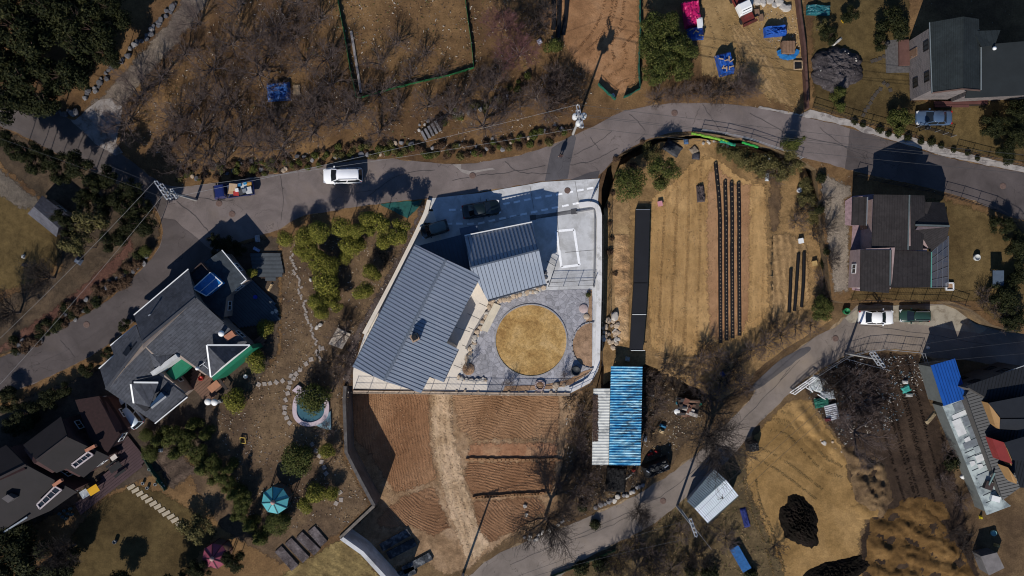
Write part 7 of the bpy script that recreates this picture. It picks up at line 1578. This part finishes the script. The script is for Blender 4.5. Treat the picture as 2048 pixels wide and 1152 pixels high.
table(1708, 556, .45, .75, .8, 0, white, 'white cabinet table on the brick terrace of the east house', z=.1)
r_ = thing('swing_seat', 'small blue grey roofed swing seat on the east lawn', 'swing seat', pt(1997,557,0)); MB().prism([pt(1986,541,1.9), pt(2008,541,1.9), pt(2008,571,1.7), pt(1986,571,1.7)], dz=.08).build('canopy', pm('slate_blue_canvas', (.06,.085,.12), .8), r_)
for x, y in ((1987,543),(2007,543),(1987,569),(2007,569)): MB().tube(pt(x, y, 0), pt(x, y, 1.75), .04, n=6).build('post', black, r_)
MB().box(pt(1997,556,.45), (1.1,.6,.1)).build('seat', wood, r_)
r_ = thing('sand_box', 'white framed square planter beside the glazed lean-to', 'planter', pt(1902,572,0)); mb = MB(); a = [pt(1893,566,.3), pt(1907,566,.3), pt(1907,580,.3), pt(1893,580,.3)]
for i in range(4): mb.bar(a[i]-Vector((0, 0, .1)), a[(i+1) % 4]-Vector((0, 0, .1)), .14, .3)
mb.build('frame', white, r_); MB().prism([p-Vector((0, 0, .1)) for p in a], dz=.15).build('soil', bedm, r_)
r_ = thing('open_crate', 'small yellow framed box on the bare garden earth', 'frame', pt(485,881,0)); mb = MB(); a = [pt(480,875,.35), pt(490,876,.35), pt(491,887,.35), pt(481,886,.35)]
for i in range(4): mb.bar(a[i], a[(i+1) % 4], .08, .1); mb.bar(a[i], Vector((a[i].x, a[i].y, 0)), .06, .06)
mb.build('frame', pm('pale_yellow', (.55,.38,.08), .6), r_)
r_ = thing('garden_container', 'grey flat topped container in the bottom right corner', 'container', pt(1988,1130,LOW)); MB().prism([pt(1963,1113,LOW+2.1), pt(1994,1106,LOW+2.1), pt(2008,1136,LOW+2.1), pt(1978,1150,LOW+2.1)], z0=LOW).build('body', pm('grey_container', (.1,.095,.095), .8, .2), r_); MB().prism([pt(1962,1113,LOW+2.2), pt(1994,1105,LOW+2.2), pt(2009,1136,LOW+2.2), pt(1978,1151,LOW+2.2)], dz=.09).build('lid', pm('container_lid', (.17,.155,.15), .8, .2), r_)
# ================================================================ junk
r_ = thing('junk_shack', 'low shack roofed with rusty sheets and planks beside the bare tree', 'shack', pt(1376,815,LOW)); MB().prism([pt(x, y, LOW+1.5) for x, y in ((1358,800),(1400,800),(1396,832),(1362,830))], z0=LOW).build('wall', pm('shack_board', (.07,.05,.04), .9), r_)
random.seed(8)
for k in range(13):
    x, y = rnd(1360,1394), rnd(800,830); MB().box(pt(x, y, LOW+1.58+.03*k), (rnd(.5, 1.7), rnd(.2, .7), .04), R(rnd(-25, 5)+(90 if k % 4 == 0 else 0))).build('roof_sheet', [pm('rust_sheet', (.14,.065,.045), .8, .4, 3), pm('plank_brown', (.19,.11,.075), .85, .3), pm('pale_strip', (.42,.38,.34), .8, .2), pm('dark_sheet', (.05,.045,.045), .8)][k % 4], r_)
disc(1354, 823, 6, white, 'satellite_dish', 'round white dish beside the junk shack', 'dish', .1, LOW+1.2)
JK = [(1358,798,.8,.5,(.5,.46,.38),'cream bag on the shack corner'),(1357,806,.7,.4,(.03,.25,.33),'turquoise bag on the shack corner'),(1398,808,.8,.4,(.03,.28,.2),'sea green sheet at the right side of the shack'),(1326,852,.9,.4,(.03,.16,.3),'blue plastic scrap between shed and shack'),(1322,862,.9,.5,(.4,.3,.17),'pale wooden pallet scrap beside the blue scrap'),(1445,748,.5,.6,(.01,.07,.3),'blue drum cover in the brush at the field corner'),(1300,908,.8,.3,(.35,.02,.02),'red scrap strip above the black tarp'),(1312,903,.6,.25,(.4,.03,.03),'smaller red scrap strip above the black tarp'),(1255,718,.6,.6,(.3,.32,.3),'crumpled pale sheet north of the blue shed'),(1290,876,.6,.9,(.1,.12,.16),'grey bin beside the blue shed wall'),(1267,941,.5,.4,(.32,.04,.03),'red tool at the shed corner'),(1302,790,.9,.4,(.3,.3,.3),'grey rag bundle right of the blue shed'),
      (1738,797,.6,.5,(.03,.13,.2),'blue scrap in the middle of the dark lot'),(1720,785,.4,.3,(.4,.42,.42),'small white scrap in the dark lot'),(1810,764,.7,.5,(.5,.5,.48),'white sack at the head of the covered scrap pile'),(1812,778,1.2,.9,(.04,.28,.24),'sea green sheet on the scrap pile near the blue workshop'),(1818,790,1.0,.5,(.3,.3,.28),'grey board under the sea green sheet'),(1655,838,.7,.5,(.1,.02,.025),'dark red rag below the corrugated sheet'),(1694,836,.8,1.1,(.14,.17,.2),'grey oval sheet in the brown lot brush'),
      (1928,950,.6,1.1,(.6,.61,.6),'white tray beside the flat roof annex'),(1855,695,.4,.4,(.6,.62,.62),'white box beside the royal blue workshop roof'),(1960,1034,.3,.4,(.5,.4,.02),'small yellow can at the annex corner'),(1992,1090,.7,.4,(.4,.27,.1),'tan box in the junk near the container'),(1862,835,.6,2.0,(.22,.17,.1),'straw filled trough along the annex'),
      (1226,191,.45,.5,(.6,.6,.58),'white bucket lid by the green corner net'),(1079,83,.6,.6,(.5,.48,.55),'white bag beside the reddish tree'),(1686,42,.4,.5,(.6,.36,.02),'small yellow toy on the top right lawn'),(1674,84,1.6,.3,(.45,.43,.4),'pale board above the big grey heap'),(1372,283,.6,.7,(.05,.1,.2),'blue drum below the yellow green netting'),(1388,300,1.0,1.0,(.2,.16,.12),'slatted pallet below the white stones'),(1392,312,1.0,.9,(.04,.04,.05),'dark mat below the slatted pallet'),(1345,296,2.2,1.6,(.035,.037,.042),'dark netting pile between pine and crop field'),(1525,338,.8,.5,(.5,.52,.53),'white scrap among the olive bushes'),(1534,352,.5,1.3,(.4,.43,.45),'pale ladder piece among the olive bushes'),(1537,316,1.3,.4,(.3,.33,.34),'grey frame piece in the olive bushes'),
      (541,574,.3,1.1,(.5,.36,.2),'tan plank standing at the edge of the shaded deck'),(515,477,.6,.9,(.3,.31,.33),'pale crate near the road hedge'),(513,499,.9,.4,(.25,.33,.5),'pale blue cloth near the road hedge'),(440,802,.7,.5,(.2,.21,.22),'grey cushion at the deck tip'),(322,900,.5,.5,(.5,.52,.52),'white basin on the dug bed'),(48,513,.35,.5,(.5,.5,.48),'white object standing on the west lawn'),(50,530,.5,.5,(.06,.06,.06),'black box standing on the west lawn'),(158,522,.9,.8,(.08,.1,.14),'blue grey rock like cover below the olive trees'),(1250,958,2.9,.25,(.55,.54,.5),'long white beam leaning beside the black net pile')]
for k, (x, y, a, b, c, lab) in enumerate(JK):
    z = ground_z(x, y)+.02; an = R(36) if 'beam' in lab else rnd(-.7, .7); h = rnd(.3, .6) if max(a, b) < 1 else .25
    n_ = 'bucket' if 'bucket' in lab or 'can' in lab else 'debris'; m_ = pm('debris_%d' % k, c, .7, .3, 4, .4)
    mb = MB(); q = pt(x, y, z); M = Matrix.Rotation(an, 3, 'Z'); g_ = 6; vs = []
    for j in range(g_+1):
        for i in range(g_+1):
            u, v = i/g_*2-1, j/g_*2-1; e = (1-max(abs(u), abs(v))**6); vs.append(q+M @ Vector((u*a/2*(1+.12*noise.noise(Vector((v*2, k, 0)))), v*b/2*(1+.12*noise.noise(Vector((u*2, k, 5)))), h*e*(1+.3*noise.noise(Vector((u*1.7, v*1.7, k)))))))
    mb.add(vs, [(j*(g_+1)+i, j*(g_+1)+i+1, (j+1)*(g_+1)+i+1, (j+1)*(g_+1)+i) for j in range(g_) for i in range(g_)]); tag(mb.build(n_, m_), lab, 'debris')
# litter of sticks, straw and stones that nobody could count
random.seed(99)
def litter(name, label, poly, n, z, cols, smin, smax, long_=1.0):
    xs = [p[0] for p in poly]; ys = [p[1] for p in poly]; mb = [MB() for _ in cols]; N = len(poly); done = 0
    while done < n:
        x, y = rnd(min(xs), max(xs)), rnd(min(ys), max(ys)); c = False
        for i in range(N):
            (x1, y1), (x2, y2) = poly[i], poly[(i+1) % N]
            if (y1 > y) != (y2 > y) and x < (x2-x1)*(y-y1)/(y2-y1)+x1: c = not c
        if not c: continue
        done += 1
        if noise.noise(Vector((x*.03, y*.03, 4))) < rnd(-.6, .4): continue
        q = pt(x, y, z); a = rnd(0, 6.3); s = rnd(smin, smax); d = Vector((math.cos(a), math.sin(a), rnd(-.1, .3))); e = Vector((-d.y, d.x, rnd(-.2, .2)))*s*rnd(.3, .6)/long_; d *= s*long_
        m_ = random.choice(mb); m_.add([q-d+Vector((0, 0, .02)), q+e+Vector((0, 0, rnd(.03, .09))), q+d+Vector((0, 0, rnd(.02, .12))), q-e+Vector((0, 0, .02))], [(0,1,2,3)])
    big = MB()
    for i, m_ in enumerate(mb): big.add(m_.v, m_.f, i)
    kind(tag(big.build(name, cols), label, 'litter'), 'stuff')
straw = pm('straw_bits', (.26,.18,.09), .9, .3, 5); ltw = pm('dead_leaf_bits', (.10,.06,.04), .9, .3, 5); pstone = pm('pale_grit', (.40,.36,.31), .9, .2, 5); grn = pm('weed_tufts', (.07,.07,.02), .9, .3, 5)
litter('dry_grass', 'dry grass tufts, dead leaves and grit of the orchard slope', [(250,250),(350,340),(640,318),(900,310),(1140,255),(1190,190),(1080,0),(480,0),(330,130)], 9000, .03, [straw, ltw, ltw, pstone, grn], .05, .15, 1.3)
litter('dry_grass', 'dead leaves and grit of the wooded garden', [(560,480),(820,450),(830,490),(700,740),(690,900),(740,1000),(680,1060),(500,1050),(430,830),(540,720)], 5200, .05, [ltw, ltw, straw, pstone], .05, .13, 1.2)
litter('dry_grass', 'dead leaves and sticks of the low scrub ground', [(1130,800),(1180,780),(1300,720),(1420,760),(1400,860),(1250,990),(1130,1050)], 3800, LOW+.04, [ltw, ltw, straw, pstone], .05, .15, 1.3)
litter('dry_grass', 'weeds and sticks south of the lower road', [(1220,1100),(1380,1000),(1480,900),(1500,960),(1580,1150),(1180,1152)], 3500, LOW+.05, [ltw, straw, grn], .05, .14, 1.3)
litter('clods', 'earth clods and stubble over the tan crop field', [(1302,400),(1390,325),(1530,370),(1536,640),(1410,710),(1300,700)], 5200, MID+.07, [pm('tan_clod', (.22,.14,.065), .95, .2, 4), pm('pale_clod', (.44,.3,.15), .95, .2, 4)], .03, .08)
litter('clods', 'clods and chips on the ploughed red field', [(700,790),(1120,785),(1110,990),(950,1090),(760,1050),(720,900)], 5200, LOW+.06, [pm('red_clods', (.17,.09,.05), .95, .2, 4), pm('pale_red_clods', (.38,.25,.15), .95, .2, 4)], .03, .09)
litter('debris_bits', 'small scraps and sticks in the fenced brown lot', [(1600,775),(1690,720),(1830,710),(1850,770),(1780,860),(1690,890),(1640,830)], 2600, LOW+.05, [ltw, ltw, pstone, pm('scrap_blue', (.06,.14,.2), .7), pm('scrap_white', (.5,.5,.48), .7)], .04, .14, 1.3)
litter('debris_bits', 'scraps and stones on the ground around the tan yard', [(1480,0),(1600,0),(1612,100),(1600,120),(1540,100)], 700, .05, [pstone, ltw, palw], .04, .12)
# ================================================================ the person on the road
def person(px, py, z, ang):
    b = pt(px, py, z); root = thing('person', 'person in dark coat walking on the patched asphalt below the transformer pole', 'person', b, ang)
    V = []; E = []; Rr = []
    def j(p, r, par=None):
        V.append(p); Rr.append(r)
        if par is not None: E.append((par, len(V)-1))
        return len(V)-1
    pel = j((0,0,.95), .155); bel = j((.01,0,1.1), .14, pel); chs = j((.02,0,1.32), .165, bel); nk = j((.03,0,1.48), .06, chs); hd = j((.06,0,1.6), .095, nk); j((.07,0,1.7), .085, hd)
    for s in (-1, 1):
        hip = j((0, s*.09, .88), .1, pel); f = .16*s; kn = j((f, s*.1, .5), .068, hip); an = j((f-.1*(s < 0), s*.1, .1), .045, kn); j((f+.16-.1*(s < 0), s*.11, .05), .04, an)
        sh_ = j((.01, s*.19, 1.38), .072, chs); el_ = j((-.06*s, s*.26, 1.1), .05, sh_); wr = j((.06-.1*s, s*.27, .86), .034, el_); pa = j((.09-.1*s, s*.27, .80), .036, wr)
        for k in range(4): a = j((.105-.1*s+.012*(k % 2), s*.27+(k-1.5)*.018, .74), .009, pa); j((.12-.1*s, s*.27+(k-1.5)*.018, .71-.006*(k in (1, 2))), .008, a)
        th = j((.13-.1*s, s*.235, .785), .01, pa); j((.15-.1*s, s*.225, .755), .008, th)
    me = bpy.data.meshes.new('body'); me.from_pydata(V, E, []); o = bpy.data.objects.new('body', me); COL.objects.link(o); o.parent = root
    sk = o.modifiers.new('Skin', 'SKIN'); o.modifiers.new('Sub', 'SUBSURF').levels = 1; o.modifiers['Sub'].render_levels = 2; sk.use_smooth_shade = True
    for i, r in enumerate(Rr): me.skin_vertices[0].data[i].radius = (r, r)
    me.skin_vertices[0].data[0].use_root = True
    m, nt, bb = newmat('person_skin_and_clothes'); zz = nd(nt, 'SeparateXYZ', i0=pos(nt, 'obj')).outputs[2]; hand = math_(nt, 'LESS_THAN', math_(nt, 'ABSOLUTE', math_(nt, 'SUBTRACT', zz, .78)), .085); yy = math_(nt, 'GREATER_THAN', math_(nt, 'ABSOLUTE', nd(nt, 'SeparateXYZ', i0=pos(nt, 'obj')).outputs[1]), .2)
    c = mixc(nt, math_(nt, 'GREATER_THAN', zz, .86), (.02,.022,.03), (.028,.024,.03)); c = mixc(nt, math_(nt, 'GREATER_THAN', zz, 1.46), c, (.42,.26,.19)); c = mixc(nt, math_(nt, 'MULTIPLY', hand, yy), c, (.42,.26,.19)); nt.links.new(c, bb.inputs['Base Color']); bb.inputs['Roughness'].default_value = .8; me.materials.append(m)
    MB().lathe((.05,0,1.60), [(.106,0),(.118,.05),(.11,.12),(.07,.18),(.02,.205)], 16).build('hair', pm('dark_hair', (.02,.013,.01), .6), root, True)
    MB().loft([[Vector((.02+rx*math.cos(t_), ry*math.sin(t_), zc)) for t_ in [2*math.pi*k/16 for k in range(16)]] for zc, rx, ry in ((.72,.2,.24),(.95,.19,.22),(1.15,.17,.2),(1.36,.165,.22),(1.44,.1,.13))]).build('coat', pm('dark_plum_coat', (.04,.018,.02), .85, .2, 5), root, True)
    for s in (-1, 1): MB().box((.158, s*.035, 1.625), (.012,.022,.012)).build('eye', black, root, True)
    MB().box((.165,0,1.6), (.03,.025,.035)).build('nose', pm('face_skin', (.4,.25,.18), .7), root, True); MB().box((.155,0,1.555), (.012,.045,.01)).build('mouth', pm('lip', (.3,.12,.1), .6), root, True)
person(1121, 313, .045, R(-100))
